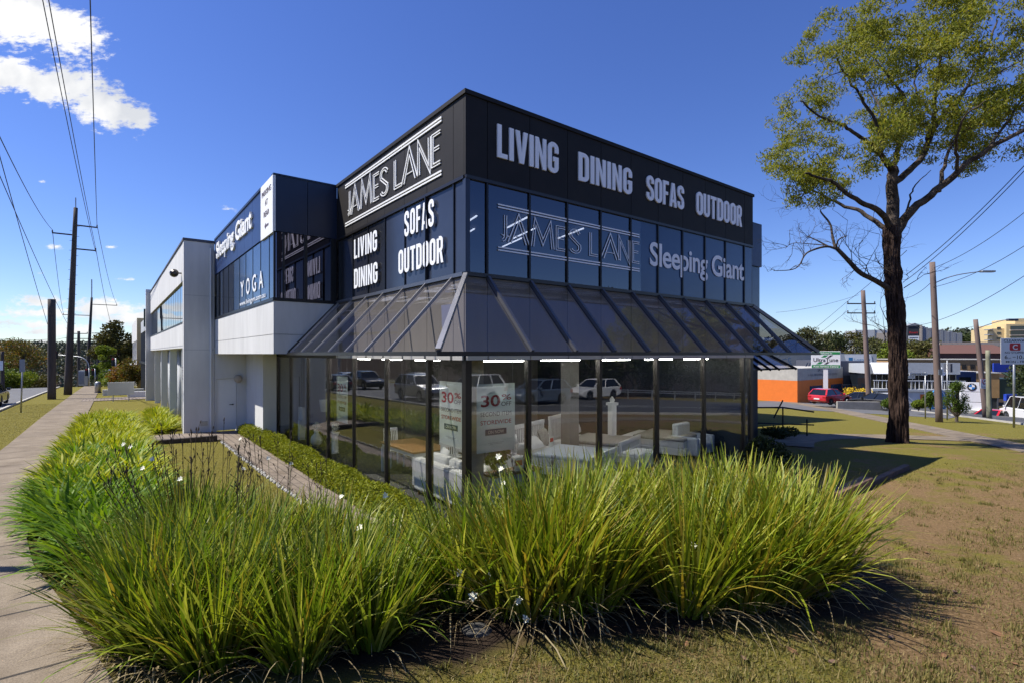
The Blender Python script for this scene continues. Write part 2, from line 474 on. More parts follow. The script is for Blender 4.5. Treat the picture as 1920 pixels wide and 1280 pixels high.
leaf_mat('leaf_green', [(.05, .085, .012), (.08, .13, .018), (.12, .17, .022)], .3)
leaf_mat('leaf_bright', [(.10, .15, .014), (.15, .20, .02), (.20, .23, .03)], .3)
leaf_mat('leaf_olive', [(.06, .055, .016), (.09, .08, .02), (.11, .11, .026), (.07, .055, .018)], .25)
leaf_mat('leaf_autumn', [(.09, .10, .02), (.13, .13, .024), (.16, .10, .02), (.10, .11, .02), (.28, .11, .025)], .3)
leaf_mat('leaf_far', [(.040, .050, .034), (.055, .066, .040), (.075, .085, .05), (.05, .058, .04)], .1)
leaf_mat('leaf_far_right', [(.05, .05, .02), (.075, .075, .022), (.10, .11, .026), (.045, .04, .018)], .15)
leaf_mat('leaf_rust', [(.25, .07, .03), (.30, .14, .03), (.14, .10, .02), (.12, .15, .02)], .3)
# ------------------------------------------------------------------ lettering
def offset_poly(P, d, closed=False):
    P = [Vector((p[0], p[1])) for p in P]; n = len(P); out = []
    for i in range(n):
        if closed: a = P[i - 1]; c = P[(i + 1) % n]
        else: a = P[max(i - 1, 0)]; c = P[min(i + 1, n - 1)]
        b = P[i]
        d1 = (b - a) if (closed or i > 0) else (c - b)
        d2 = (c - b) if (closed or i < n - 1) else (b - a)
        d1.normalize(); d2.normalize()
        n1 = Vector((-d1.y, d1.x)); n2 = Vector((-d2.y, d2.x))
        m = n1 + n2
        if m.length < .15: m = n1.copy()
        m.normalize()
        k = d / max(m.dot(n1), .30)
        out.append(b + m * k)
    return out
def stroke(P, w, closed=False):
    P = [p for i, p in enumerate(P) if i == 0 or (abs(p[0] - P[i - 1][0]) + abs(p[1] - P[i - 1][1])) > 1e-5]
    A = offset_poly(P, w / 2, closed); B = offset_poly(P, -w / 2, closed)
    n = len(P); q = []
    for i in range(n if closed else n - 1):
        j = (i + 1) % n
        q.append([tuple(B[i]), tuple(B[j]), tuple(A[j]), tuple(A[i])])
    return q
def arc(cx, cy, rx, ry, a0, a1, n=6):
    return [(cx + rx * math.cos(R_(a0 + (a1 - a0) * i / n)), cy + ry * math.sin(R_(a0 + (a1 - a0) * i / n))) for i in range(n + 1)]
W_ = .15
def cond(ch):
    """tall condensed bold capitals: (list of stroke groups, width); each group is drawn at its own depth"""
    x0, x1 = .075, .345; r = .135; cx = .21; t = 1 - .07; b = .07
    if ch == 'I': return [stroke([(.075, 0), (.075, 1)], W_)], .15
    if ch == 'L': return [stroke([(.075, 1), (.075, b), (.35, b)], .14)], .35
    if ch == 'V': return [[[(0, 1), (.15, 1), (.22, .30), (.18, 0), (.14, 0)], [(.29, 1), (.44, 1), (.30, 0), (.18, 0), (.22, .30)]]], .44
    if ch == 'N': return [[[(0, 0), (.13, 0), (.13, 1), (0, 1)], [(.29, 0), (.42, 0), (.42, 1), (.29, 1)], [(.13, 1), (.13, .60), (.29, 0), (.29, .40)]]], .42
    if ch == 'O': return [stroke(arc(cx, t - r, r, r, 180, 0, 8) + arc(cx, b + r, r, r, 0, -180, 8), W_, True)], .42
    if ch == 'D': return [stroke([(x0, b), (x0, t)] + [(cx, t)] + arc(cx, t - r, r, r, 90, 0, 5) + arc(cx, b + r, r, r, 0, -90, 5), W_, True)], .42
    if ch == 'G': return [stroke([(x1, .66)] + arc(cx, t - r, r, r, 0, 180, 8) + arc(cx, b + r, r, r, 180, 360, 8) + [(x1, .46), (.21, .46)], W_)], .42
    if ch == 'S': return [stroke([(x1, .70)] + arc(cx, t - r, r, r, 0, 180, 8) + [(x0, .70), (x0 + .03, .60), (x1 - .03, .42), (x1, .32)] + arc(cx, b + r, r, r, 0, -180, 8) + [(x0, .31)], W_)], .42
    if ch == 'F': return [stroke([(.075, 0), (.075, t), (.35, t)], .14), stroke([(.145, .50), (.31, .50)], .13)], .35
    if ch == 'A': return [[[(0, 0), (.145, 0), (.22, .80), (.22, 1), (.135, 1)], [(.295, 0), (.44, 0), (.305, 1), (.22, 1), (.22, .80)]], stroke([(.16, .25), (.28, .25)], .12)], .44
    if ch == 'U': return [stroke([(x0, 1)] + arc(cx, b + r, r, r, 180, 360, 8) + [(x1, 1)], W_)], .42
    if ch == 'T': return [stroke([(0, t), (.40, t)], .14), [[(.125, 0), (.275, 0), (.275, .86), (.125, .86)]]], .40
    if ch == 'R': return [stroke([(.075, 0), (.075, t)], W_), stroke([(.15, t), (.20, t)] + arc(.215, t - .13, .13, .13, 90, 0, 4) + arc(.215, .61, .13, .13, 0, -90, 4) + [(.15, .48)], .14), [[(.20, .41), (.33, .44), (.44, 0), (.29, 0)]]], .44
    return [], .2
def deco(ch):
    """double-line letters of the shop sign: (list of stroke groups, width)"""
    o = .044; w = .027
    def dbl(P, d=o): return [stroke([tuple(p) for p in offset_poly(P, d)], w), stroke([tuple(p) for p in offset_poly(P, -d)], w)]
    if ch == 'J': return dbl([(.30, 1), (.30, .24)] + arc(.13, .24, .17, .20, 0, -75, 6)), .38
    if ch == 'A': return dbl([(0, 0), (.25, 1), (.50, 0)]) + [stroke([(.14, .27), (.36, .27)], w)], .50
    if ch == 'M': return dbl([(0, 0), (.10, 1), (.37, .22), (.64, 1), (.74, 0)]), .76
    if ch == 'E': return dbl([(.42, 1 - o), (.03, 1 - o), (.03, o), (.42, o)]) + dbl([(.10, .52), (.36, .52)]), .42
    if ch == 'S': return dbl([(.40, .82)] + arc(.22, .77, .17, .19, 20, 180, 7) + [(.06, .66), (.40, .34)] + arc(.23, .23, .18, .19, 0, -160, 7)), .42
    if ch == 'L': return dbl([(.03, 1), (.03, o), (.40, o)]), .42
    if ch == 'N': return dbl([(.03, 0), (.03, 1), (.48, 0), (.48, 1)]), .50
    return [], .3
def word_groups(txt, fn, gap):
    x = 0; G = []
    for ch in txt:
        if ch == ' ': x += .24; continue
        g, w = fn(ch)
        G.append([[[(p[0] + x, p[1]) for p in poly] for poly in grp] for grp in g])
        x += w + gap
    return G, x - gap
class Frame:
    """a plane in a thing's own coordinates: origin o, right u, up v, outward n"""
    def __init__(s, o, u, v, n): s.o, s.u, s.v, s.n = Vector(o), Vector(u), Vector(v), Vector(n)
    def p(s, x, y, d): return s.o + s.u * x + s.v * y + s.n * d
def put_polys(mb, polys, fr, sx, sy, d0, d1):
    for poly in polys:
        n = len(poly)
        vs = [fr.p(x * sx, y * sy, d0) for x, y in poly] + [fr.p(x * sx, y * sy, d1) for x, y in poly]
        mb.add(vs, [tuple(range(n, 2 * n))] + [(i, (i + 1) % n, n + (i + 1) % n, n + i) for i in range(n)])
def put_word(mb, txt, fr, width, height, t=.05, fn=cond, gap=.055, d0=.003):
    G, w = word_groups(txt, fn, gap)
    for letter in G:
        for k, grp in enumerate(letter):
            put_polys(mb, grp, fr, width / w, height, d0, d0 + t - min(.003 * k, t * .12 * k))
    return mb
_font_cache = {}
def font_geo(txt, bold=0., space=1.):
    key = (txt, bold, space)
    if key in _font_cache: return _font_cache[key]
    cu = bpy.data.curves.new('lettering', 'FONT'); cu.body = txt; cu.size = 1; cu.offset = bold; cu.resolution_u = 5; cu.space_character = space
    ob = bpy.data.objects.new('lettering', cu); COL.objects.link(ob)
    dg = bpy.context.evaluated_depsgraph_get()
    ev = ob.evaluated_get(dg); me = ev.to_mesh()
    vs = [(v.co.x, v.co.y) for v in me.vertices]; fs = [tuple(p.vertices) for p in me.polygons]
    ev.to_mesh_clear(); bpy.data.objects.remove(ob); bpy.data.curves.remove(cu)
    x0 = min(v[0] for v in vs); x1 = max(v[0] for v in vs)
    vs = [((v[0] - x0) / (x1 - x0), v[1] / .73) for v in vs]      # width 1, cap height about 1
    _font_cache[key] = (vs, fs)
    return vs, fs
def put_text(mb, txt, fr, width, height, d=.004, bold=0., t=0., space=1.):
    vs, fs = font_geo(txt, bold, space)
    if t <= 0:
        mb.add([fr.p(x * width, y * height, d) for x, y in vs], fs)
        return mb
    n = len(vs)
    front = [fr.p(x * width, y * height, d + t) for x, y in vs]; back = [fr.p(x * width, y * height, d) for x, y in vs]
    from collections import Counter
    cnt = Counter()
    for f in fs:
        for i in range(len(f)): cnt[tuple(sorted((f[i], f[(i + 1) % len(f)])))] += 1
    side = []
    for f in fs:
        for i in range(len(f)):
            a, b = f[i], f[(i + 1) % len(f)]
            if cnt[tuple(sorted((a, b)))] == 1: side.append((a + n, b + n, b, a))
    mb.add(front + back, fs + side)
    return mb

# ------------------------------------------------------------------ ground, roads, paths
def spread(c0, c1, st, lo, hi, gr=1.16):
    xs = list(np.arange(c0, c1 + 1e-6, st)); s = st
    while xs[-1] < hi: s = min(s * gr, 60); xs.append(xs[-1] + s)
    s = st
    while xs[0] > lo: s = min(s * gr, 60); xs.insert(0, xs[0] - s)
    return np.array(xs)
gxs = spread(-32, 40, .4, -1800, 1800); gys = spread(-16, 62, .4, -900, 2200)
GX, GY = np.meshgrid(gxs, gys)
GZ = ground_z(GX, GY)
nx, ny = len(gxs), len(gys)
gv = np.stack([GX, GY, GZ], -1).reshape(-1, 3)
idx = np.arange(nx * ny).reshape(ny, nx)
gf = np.stack([idx[:-1, :-1], idx[:-1, 1:], idx[1:, 1:], idx[1:, :-1]], -1).reshape(-1, 4)
# bed of strappy plants along the footpath and round the corner
BED = [(-1.25, 9.9), (-1.15, 14), (-1.25, 33), (.8, 33), (.95, 10), (1.6, 8.0)]
BEDXY = [AB(a, b) for b, a in [(-1.15, 33), (-1.15, 13), (-.75, 9), (-.25, 6.2)]] + [(-3.3, 4.25), (-1.6, 4.0), (.2, 4.55), (2.2, 4.9), (3.9, 5.1), (4.7, 6.0), (4.4, 7.6), (2.6, 8.0), (.9, 7.2), (-.9, 6.7), (-3.0, 7.6)] + [AB(a, b) for b, a in [(.75, 11), (.75, 33)]]
def in_poly(x, y, P):
    x = np.asarray(x); y = np.asarray(y); ins = np.zeros(x.shape, bool); n = len(P)
    for i in range(n):
        x0, y0 = P[i]; x1, y1 = P[(i + 1) % n]
        c = ((y0 > y) != (y1 > y)) & (x < (x1 - x0) * (y - y0) / (y1 - y0 + 1e-12) + x0)
        ins ^= c
    return ins
mg = bpy.data.materials.new('grass_ground'); mg.use_nodes = True
def build_ground_mat(m):
    n = m.node_tree.nodes; l = m.node_tree.links; b = n['Principled BSDF']; b.inputs['Roughness'].default_value = .95; b.inputs['Specular IOR Level'].default_value = .1
    tcn = n.new('ShaderNodeTexCoord')
    def noise(sc, det=6, ro=.65, loc=(0, 0, 0), sx=(1, 1, 1)):
        mp = n.new('ShaderNodeMapping'); mp.inputs['Location'].default_value = loc; mp.inputs['Scale'].default_value = sx
        l.new(tcn.outputs['Object'], mp.inputs[0])
        q = n.new('ShaderNodeTexNoise'); q.inputs['Scale'].default_value = sc; q.inputs['Detail'].default_value = det; q.inputs['Roughness'].default_value = ro
        l.new(mp.outputs[0], q.inputs['Vector']); return q.outputs[0]
    def ramp(fac, stops):
        r = n.new('ShaderNodeValToRGB'); e = r.color_ramp.elements
        while len(e) < len(stops): e.new(.5)
        for i, (p, c) in enumerate(stops): e[i].position = p; e[i].color = (*c, 1)
        l.new(fac, r.inputs[0]); return r.outputs[0]
    def mix(f, a, c):
        q = n.new('ShaderNodeMix'); q.data_type = 'RGBA'; l.new(f, q.inputs['Factor']); l.new(a, q.inputs['A']); l.new(c, q.inputs['B']); return q.outputs['Result']
    def math_(op, a, c, cl=False):
        q = n.new('ShaderNodeMath'); q.operation = op; q.use_clamp = cl
        for i, v in enumerate((a, c)):
            if isinstance(v, (int, float)): q.inputs[i].default_value = v
            else: l.new(v, q.inputs[i])
        return q.outputs[0]
    fine = noise(38, 8, .75)
    green = ramp(fine, [(.30, (.060, .058, .012)), (.46, (.135, .122, .024)), (.60, (.21, .175, .038)), (.76, (.31, .25, .08))])
    dry = ramp(noise(30, 9, .78, (4, 2, 1)), [(.28, (.060, .034, .015)), (.44, (.15, .094, .044)), (.58, (.26, .170, .085)), (.74, (.43, .32, .19))])
    def attr(nm):
        q = n.new('ShaderNodeAttribute'); q.attribute_name = nm; return q.outputs['Fac']
    patch = noise(.55, 6, .7, (1, 7, 2)); patch2 = noise(2.6, 6, .7, (9, 3, 2))
    d = math_('MULTIPLY', math_('SUBTRACT', math_('ADD', math_('ADD', math_('MULTIPLY', patch, 1.5), math_('MULTIPLY', patch2, .9)), attr('dirt')), 1.50), 4.6, True)
    base = mix(d, green, dry)
    bare = ramp(noise(60, 6, .7), [(.3, (.25, .18, .115)), (.7, (.44, .35, .25))])
    dd = math_('MULTIPLY', math_('SUBTRACT', math_('ADD', math_('ADD', math_('MULTIPLY', noise(.8, 7, .72, (5, 5, 5)), 1.6), math_('MULTIPLY', noise(7, 4, .7, (3, 1, 5)), .5)), math_('MULTIPLY', attr('dirt'), .75)), 1.80), 4.0, True)
    base = mix(dd, base, bare)
    mul = ramp(noise(45, 6, .7), [(.3, (.016, .011, .008)), (.6, (.05, .034, .024)), (.8, (.12, .085, .055))])
    base = mix(attr('mulch'), base, mul)
    l.new(base, b.inputs['Base Color'])
    bp = n.new('ShaderNodeBump'); bp.inputs['Strength'].default_value = .9; bp.inputs['Distance'].default_value = .03
    l.new(noise(55, 8, .8), bp.inputs['Height']); l.new(bp.outputs[0], b.inputs['Normal'])
build_ground_mat(mg); M['grass_ground'] = mg
go = npmesh('ground', gv, gf, 'grass_ground', smooth=True)
ga = gv[:, 0] * LD[0] + gv[:, 1] * LD[1]; gb = gv[:, 0] * RD[0] + gv[:, 1] * RD[1]
dirt = sstep(1.5, 6.0, gv[:, 0]) * (1 - sstep(7, 13, ga)) * .55 * (1 - .45 * sstep(9, 15, gv[:, 1])) * (1 - sstep(25, 34, gv[:, 1])) + .30 * (1 - sstep(4.6, 5.6, gv[:, 1])) * (gv[:, 0] > -2) + .25 * sstep(3, 5, gv[:, 0]) * (1 - sstep(5, 7, gv[:, 1]))
dirt = dirt - .35 * sstep(22, 26, gv[:, 0]) * (gv[:, 1] > 18) - .12 * (gb < 2) * (ga > 12)
mulch = in_poly(gv[:, 0], gv[:, 1], BEDXY).astype(np.float32)
hedge_bed = ((gb > 3.9) & (gb < 4.9) & (ga > 7) & (ga < 23)).astype(np.float32)
mulch = np.maximum(mulch, hedge_bed)
litter = np.maximum(np.maximum(sstep(-14, -16, ga) * (gb > -4), sstep(-21.5, -23, gb)), sstep(90, 130, np.hypot(gv[:, 0], gv[:, 1])))   # leaf litter under the trees
mulch = np.maximum(mulch, litter)
for nm, arr in (('dirt', dirt), ('mulch', mulch)):
    at_ = go.data.attributes.new(nm, 'FLOAT', 'POINT'); at_.data.foreach_set('value', np.asarray(arr, np.float32))
structure(go)

def resample(P, st=1.0):
    P = [Vector((p[0], p[1], 0)) for p in P]; out = [P[0]]
    for a, b in zip(P[:-1], P[1:]):
        k = max(1, int((b - a).length / st))
        out += [a.lerp(b, (i + 1) / k) for i in range(k)]
    return out
def smooth_path(P, it=3):
    P = [Vector((p[0], p[1], 0)) for p in P]
    for _ in range(it):
        Q = [P[0]]
        for a, b in zip(P[:-1], P[1:]): Q += [a.lerp(b, .25), a.lerp(b, .75)]
        Q.append(P[-1]); P = Q
    return P
def ribbon(name, P, o0, o1, dz, m, nw=6, st=.8, thick=0.):
    """a strip laid over the terrain, between offsets o0 and o1 to the left of the line P"""
    P = resample(P, st); n = len(P); V = []; Fc = []
    for i, p in enumerate(P):
        d = (P[min(i + 1, n - 1)] - P[max(i - 1, 0)]); d.normalize(); nn = Vector((-d.y, d.x, 0))
        for k in range(nw + 1):
            q = p + nn * (o0 + (o1 - o0) * k / nw)
            V.append((q.x, q.y, gz(q.x, q.y) + dz))
    w = nw + 1
    for i in range(n - 1):
        for k in range(nw): Fc.append((i * w + k, (i + 1) * w + k, (i + 1) * w + k + 1, i * w + k + 1))
    mb = MB(); mb.add(V, Fc)
    if thick:
        for k in (0, nw):
            s = len(mb.v); mb.v += [(V[i * w + k][0], V[i * w + k][1], V[i * w + k][2] - thick) for i in range(n)]
            for i in range(n - 1):
                mb.f.append((i * w + k, (i + 1) * w + k, s + i + 1, s + i) if k else ((i + 1) * w, i * w, s + i, s + i + 1))
    o = mb.build(name, m, recalc=False)
    return structure(o)
def path_mat(name, c, joint, sx, sy, jw=.012, brick=False, c2=None, rz=TH, off=.5, var=.24):
    m = bpy.data.materials.new(name); m.use_nodes = True; n = m.node_tree.nodes; l = m.node_tree.links; b = n['Principled BSDF']; b.inputs['Roughness'].default_value = .9
    tcn = n.new('ShaderNodeTexCoord'); mp = n.new('ShaderNodeMapping'); mp.inputs['Rotation'].default_value = (0, 0, -rz + math.pi / 2)
    l.new(tcn.outputs['Object'], mp.inputs[0])
    bk = n.new('ShaderNodeTexBrick'); bk.inputs['Scale'].default_value = 1; bk.inputs['Brick Width'].default_value = sx; bk.inputs['Row Height'].default_value = sy
    bk.inputs['Mortar Size'].default_value = jw; bk.offset = off; bk.inputs['Mortar Smooth'].default_value = .3; bk.inputs['Bias'].default_value = 0
    l.new(mp.outputs[0], bk.inputs[0])
    bk.inputs['Color1'].default_value = (*c, 1); bk.inputs['Color2'].default_value = (*(c2 or c), 1); bk.inputs['Mortar'].default_value = (*joint, 1)
    nz = n.new('ShaderNodeTexNoise'); nz.inputs['Scale'].default_value = 1.3; nz.inputs['Detail'].default_value = 9; nz.inputs['Roughness'].default_value = .7
    l.new(tcn.outputs['Object'], nz.inputs['Vector'])
    r = n.new('ShaderNodeValToRGB'); r.color_ramp.elements[0].position = .3; r.color_ramp.elements[1].position = .7
    r.color_ramp.elements[0].color = (1 - var * 1.6, 1 - var * 1.8, 1 - var * 2.1, 1); r.color_ramp.elements[1].color = (1 + var, 1 + var, 1 + var, 1)
    l.new(nz.outputs[0], r.inputs[0])
    mxx = n.new('ShaderNodeMix'); mxx.data_type = 'RGBA'; mxx.blend_type = 'MULTIPLY'; mxx.inputs['Factor'].default_value = 1
    l.new(bk.outputs[0], mxx.inputs['A']); l.new(r.outputs[0], mxx.inputs['B'])
    n3 = n.new('ShaderNodeTexNoise'); n3.inputs['Scale'].default_value = 90; n3.inputs['Detail'].default_value = 4
    l.new(tcn.outputs['Object'], n3.inputs['Vector'])
    r3 = n.new('ShaderNodeValToRGB'); r3.color_ramp.elements[0].color = (.72, .72, .72, 1); r3.color_ramp.elements[1].color = (1.2, 1.2, 1.2, 1)
    r3.color_ramp.elements[0].position = .35; r3.color_ramp.elements[1].position = .65
    l.new(n3.outputs[0], r3.inputs[0])
    mx3 = n.new('ShaderNodeMix'); mx3.data_type = 'RGBA'; mx3.blend_type = 'MULTIPLY'; mx3.inputs['Factor'].default_value = 1
    l.new(mxx.outputs['Result'], mx3.inputs['A']); l.new(r3.outputs[0], mx3.inputs['B']); l.new(mx3.outputs['Result'], b.inputs['Base Color'])
    bp = n.new('ShaderNodeBump'); bp.inputs['Strength'].default_value = .5; bp.inputs['Distance'].default_value = .01
    l.new(n3.outputs[0], bp.inputs['Height']); l.new(bp.outputs[0], b.inputs['Normal'])
    M[name] = m
path_mat('footpath_slabs', (.185, .148, .106), (.035, .028, .02), 1.45, 8, .022, c2=(.225, .182, .13), off=0)
path_mat('pavers', (.19, .155, .125), (.05, .04, .034), .42, .21, .012, c2=(.24, .195, .155), rz=TH + .0)

# left street: kerb and carriageway
def lb(pairs): return [AB(a, b) for a, b in pairs]
ribbon('road', lb([(-18, -5.15), (130, -5.15)]), 0, 12.5, .025, 'asphalt_light', nw=10, st=1.0)
ribbon('kerb', lb([(4.5, -5.0), (125, -5.0)]), 0, .16, .11, 'concrete_light', nw=1, thick=.16)
ribbon('road_far_verge_path', lb([(0, -20), (120, -20)]), 0, 1.4, .04, 'concrete', nw=2)
ribbon('footpath', lb([(10.5, -2.75), (12, -2.75), (125, -2.75)]), -1.75, 0, .035, 'footpath_slabs', nw=6, st=.5, thick=.08)
FPC = []; FPF = []
for i in range(25):
    a_ = 1.0 + 9.5 * i / 24; b1_ = float(np.interp(a_, [1, 4, 5.5, 7, 9, 10.5], [.9, .25, -.05, -.35, -.8, -1.0]))
    for k in range(9):
        x_, y_ = AB(a_, -2.75 + (b1_ + 2.75) * k / 8); FPC.append((x_, y_, gz(x_, y_) + .033))
for i in range(24):
    for k in range(8): FPF.append((i * 9 + k, (i + 1) * 9 + k, (i + 1) * 9 + k + 1, i * 9 + k + 1)[::-1])
structure(MB().add(FPC, FPF).build('footpath_corner', 'footpath_slabs', recalc=False))
# right street
KERB = smooth_path([(-5.9, -1.0), (-3.4, -3.6), (1, -4.6), (7, -2.8), (13, 3), (20.5, 13), (27, 21.5), (31.5, 30), (36, 42), (40, 55), (47, 80)])
ribbon('road_right', KERB, -11.5, 0, .045, 'asphalt', nw=8)
ribbon('kerb_right', KERB, 0, .16, .12, 'concrete_light', nw=1, thick=.2)
RP = smooth_path([(7, 1.2), (12, 7), (16.6, 13.2), (19.2, 19), (21.6, 26), (24.6, 35), (28.6, 47), (31.5, 58), (35, 72)])
ribbon('footpath_right', RP, -.85, .85, .035, 'footpath_slabs', nw=4, thick=.06)
ribbon('side_path', smooth_path([(9.2, 17.6), (10.6, 20), (13.2, 22.2), (16.5, 22.9), (20.2, 22.6)]), -.9, .9, .028, 'footpath_slabs', nw=4, thick=.05)
ribbon('lane_marking', resample([(9, -6.4), (17, 1.6), (23.5, 10.5), (29.8, 19.5)], 1), -.06, .06, .075, 'road_paint', nw=1)
ribbon('stop_line_marking', resample([(12, -4.8), (20, 4.2), (26, 12.8)], 1), -.05, .05, .075, 'road_paint', nw=1)
ribbon('paved_path', lb([(9.0, 3.1), (21.0, 3.1)]), -.82, 0, .03, 'pavers', nw=3, st=.5, thick=.05)
ribbon('paved_path_landing', lb([(21.0, 1.75), (23.46, 1.75)]), -2.2, 1.6, .034, 'pavers', nw=6, st=.4, thick=.05)
ribbon('driveway', lb([(47.5, 1.5), (51.5, 1.5)]), -1.4, 3.2, .04, 'pavers', nw=6)

# ------------------------------------------------------------------ the corner shop
OX, OY = AB(7.62, 4.86)
Z0, ZS, ZH, ZR = 3.05, 4.42, 6.145, 7.63
WX, LY = 9.79, 6.48          # length of the right facade, of the left facade up to the wing
WB, WE = -1.61, 15.9         # wing face, wing end
CE = 1.25
shop = thing('furniture_store', 'two-storey black and navy glass furniture showroom with a sloping glass canopy on the corner', 'shop building', (OX, OY, 0), TH)
FR = Frame((0, 0, 0), (1, 0, 0), (0, 0, 1), (0, -1, 0))       # right facade (y=0)
FL = Frame((0, 0, 0), (0, -1, 0), (0, 0, 1), (-1, 0, 0))      # left facade (x=0); x of frame = -y
FWG = Frame((WB, 0, 0), (0, -1, 0), (0, 0, 1), (-1, 0, 0))    # wing facade
def shift(fr, x, z, d=0): return Frame(fr.p(x, z, d), fr.u, fr.v, fr.n)

MB().box(0.02, 0.02, -.9, WX, WE, .02).build('floor_slab', 'carpet', shop)
MB().box(.14, .14, 7.25, WX, WE, 7.38).box(WB + .14, LY + .14, 7.2, .10, WE, 7.30).build('roof', 'mid_grey', shop)
# fascia: separate panels with open joints over a backing
xr = [0] + [.46 + .985 * i for i in range(10)] + [WX]
yl = [0] + [.41 + .985 * i for i in range(7)] + [LY]
MB().box(.05, .05, ZH + .03, WX - .02, .13, ZR - .1).box(.05, .13, ZH + .03, .13, LY, ZR - .1).build('fascia_backing', 'sign_black', shop)
JG = .006
edges_r = [0] + [.46 + .985 * i for i in range(0, 10, 1)] + [WX]
for i in range(len(edges_r) - 1):
    if edges_r[i + 1] - edges_r[i] < .02: continue
    MB().box(edges_r[i] + (JG if i else 0), 0, ZH + .012, edges_r[i + 1] - JG, .048, ZR - .075).build('fascia_panel', 'black_panel', shop)
edges_l = [.05] + yl[1:]
for i in range(len(edges_l) - 1):
    MB().box(0, edges_l[i] + JG, ZH + .012, .048, edges_l[i + 1] - JG, ZR - .075).build('fascia_panel', 'black_panel', shop)
MB().box(-.03, -.03, ZR - .075, WX + .03, .2, ZR).box(-.03, .2, ZR - .075, .2, LY + .02, ZR).build('coping', 'black_panel', shop)
MB().box(WX, .052, -.6, WX + .06, 12, ZR - .08).build('end_wall', 'navy_dark', shop)
MB().box(.2, WE - .1, -.6, WX, WE, ZR - .3).build('rear_wall', 'grey_render', shop)
# upper storey windows, right facade
MB().box(0, -.035, ZS - .02, WX, .06, ZS + .05).build('window_sill', 'bronze', shop)
MB().box(-.035, .06, ZS - .02, .06, LY, ZS + .05).build('window_sill', 'alu_dark', shop)
MB().box(.004, -.02, ZH - .05, WX, .05, ZH + .008).build('window_head', 'bronze', shop)
MB().box(-.02, .05, ZH - .05, .05, LY, ZH + .008).build('window_head', 'bronze', shop)
for i in range(len(xr) - 1):
    if xr[i + 1] - xr[i] < .02: continue
    def pane(x0, x1, m):
        MB().quad((x0, .025, ZS + .05), (x1, .025, ZS + .05), (x1, .025, ZH - .05), (x0, .025, ZH - .05)).build('window_pane', m, shop, recalc=False)
    x0, x1 = xr[i] + .03, xr[i + 1] - .03
    if x1 <= 4.77: pane(x0, x1, 'upper_glass')
    elif x0 < 4.77: pane(x0, 4.77, 'upper_glass'); pane(4.77, x1, 'vinyl_blue')
    elif i >= len(xr) - 2: pane(x0, x1, 'vinyl_blue')
    else: pane(x0, x1, 'vinyl_blue')
for x in xr[1:-1]: MB().box(x - .021, -.006, ZS + .05, x + .021, .05, ZH - .05).build('mullion', 'mullion', shop)
MB().box(-.004, -.004, ZS + .05, .09, .09, ZH - .05).build('corner_post', 'vinyl_navy', shop)
for i in range(len(yl) - 1):
    y0, y1 = yl[i] + .02, yl[i + 1] - .02
    y0 = max(y0, .09)
    m = 'vinyl_navy' if y1 < 3.4 else 'vinyl_black'
    MB().quad((.025, y1, ZS + .05), (.025, y0, ZS + .05), (.025, y0, ZH - .05), (.025, y1, ZH - .05)).build('window_pane', m, shop, recalc=False)
for y in yl[1:-1]: MB().box(-.004 if abs(y - 1.395) > .05 else -.045, y - .011, ZS + .05, .05, y + .011, ZH - .05).build('mullion', 'vinyl_black', shop)
# dark rooms behind the upper glass, with their tubes lit
MB().box(.3, 5, 4.5, WX - .1, 5.1, 6.2).box(.2, .3, 6.05, WX - .1, 5, 6.12).box(.2, .25, 4.36, WX - .1, 5, 4.42).build('upper_room', 'carpet', shop)
tl = MB()
for (x, y) in ((.55, .9), (1.3, 1.6), (2.2, .9), (3.0, 1.7), (3.9, 1.0), (1.9, 2.6), (3.4, 2.7)): tl.bar((x, y, 5.98), (x + .25, y + 1.15, 5.98), .03, .025)
tl.build('tube_light', 'tube_dim', shop)
# canopy wall behind the sloping glass
MB().box(.03, .03, Z0, WX, .10, ZS - .02).box(.03, .10, Z0, .10, LY, ZS - .02).build('spandrel_backing', 'sign_black', shop)
for i in range(len(edges_r) - 1):
    if edges_r[i + 1] - edges_r[i] < .02: continue
    MB().box(edges_r[i] + (.008 if i else 0), 0, Z0 + .02, edges_r[i + 1] - .008, .028, ZS - .03).build('spandrel_panel', 'white_wall_grimy', shop)
for i in range(len(edges_l) - 1):
    MB().box(0, edges_l[i] + .008, Z0 + .02, .028, edges_l[i + 1] - .008, ZS - .03).build('spandrel_panel', 'white_wall_grimy', shop)
# shopfront
xl = [0, 1.445, 3.415, 5.385, 7.355, 9.325, WX]
ylow = [0, 1.395, 3.365, 5.335, 7.30, 9.27, 11.24, 13.2, 15.6]
ZG = 2.93
for i in range(len(xl) - 1):
    MB().quad((xl[i] + .03, .04, .05), (xl[i + 1] - .03, .04, .05), (xl[i + 1] - .03, .04, ZG), (xl[i] + .03, .04, ZG)).build('shopfront_glass', 'shop_glass', shop, recalc=False)
for i in range(len(ylow) - 1):
    MB().quad((.04, ylow[i + 1] - .03, .05), (.04, ylow[i] + .03, .05), (.04, ylow[i] + .03, ZG), (.04, ylow[i + 1] - .03, ZG)).build('shopfront_glass', 'shop_glass', shop, recalc=False)
for x in xl[1:-1]: MB().box(x - .04, 0, .05, x + .04, .12, ZG).build('shopfront_mullion', 'bronze', shop)
for i, y in enumerate(ylow[1:]): 
    w = .05 if i == 0 else .022
    MB().box(0, y - w, .05, .12, y + w, ZG).build('shopfront_mullion', 'bronze', shop)
MB().box(.005, .005, .02, .13, .13, ZG).build('corner_post', 'bronze', shop)
MB().box(.35, .35, .02, .62, .62, 2.95).build('corner_column', 'beige', shop)
MB().box(WX - .14, -.005, .02, WX + .005, .05, ZG).build('corner_post', 'bronze', shop)
MB().box(0.01, -.02, -.05, WX, .13, .05).box(-.02, .13, -.05, .13, WE - .3, .05).build('shopfront_sill', 'bronze', shop)
band = MB()
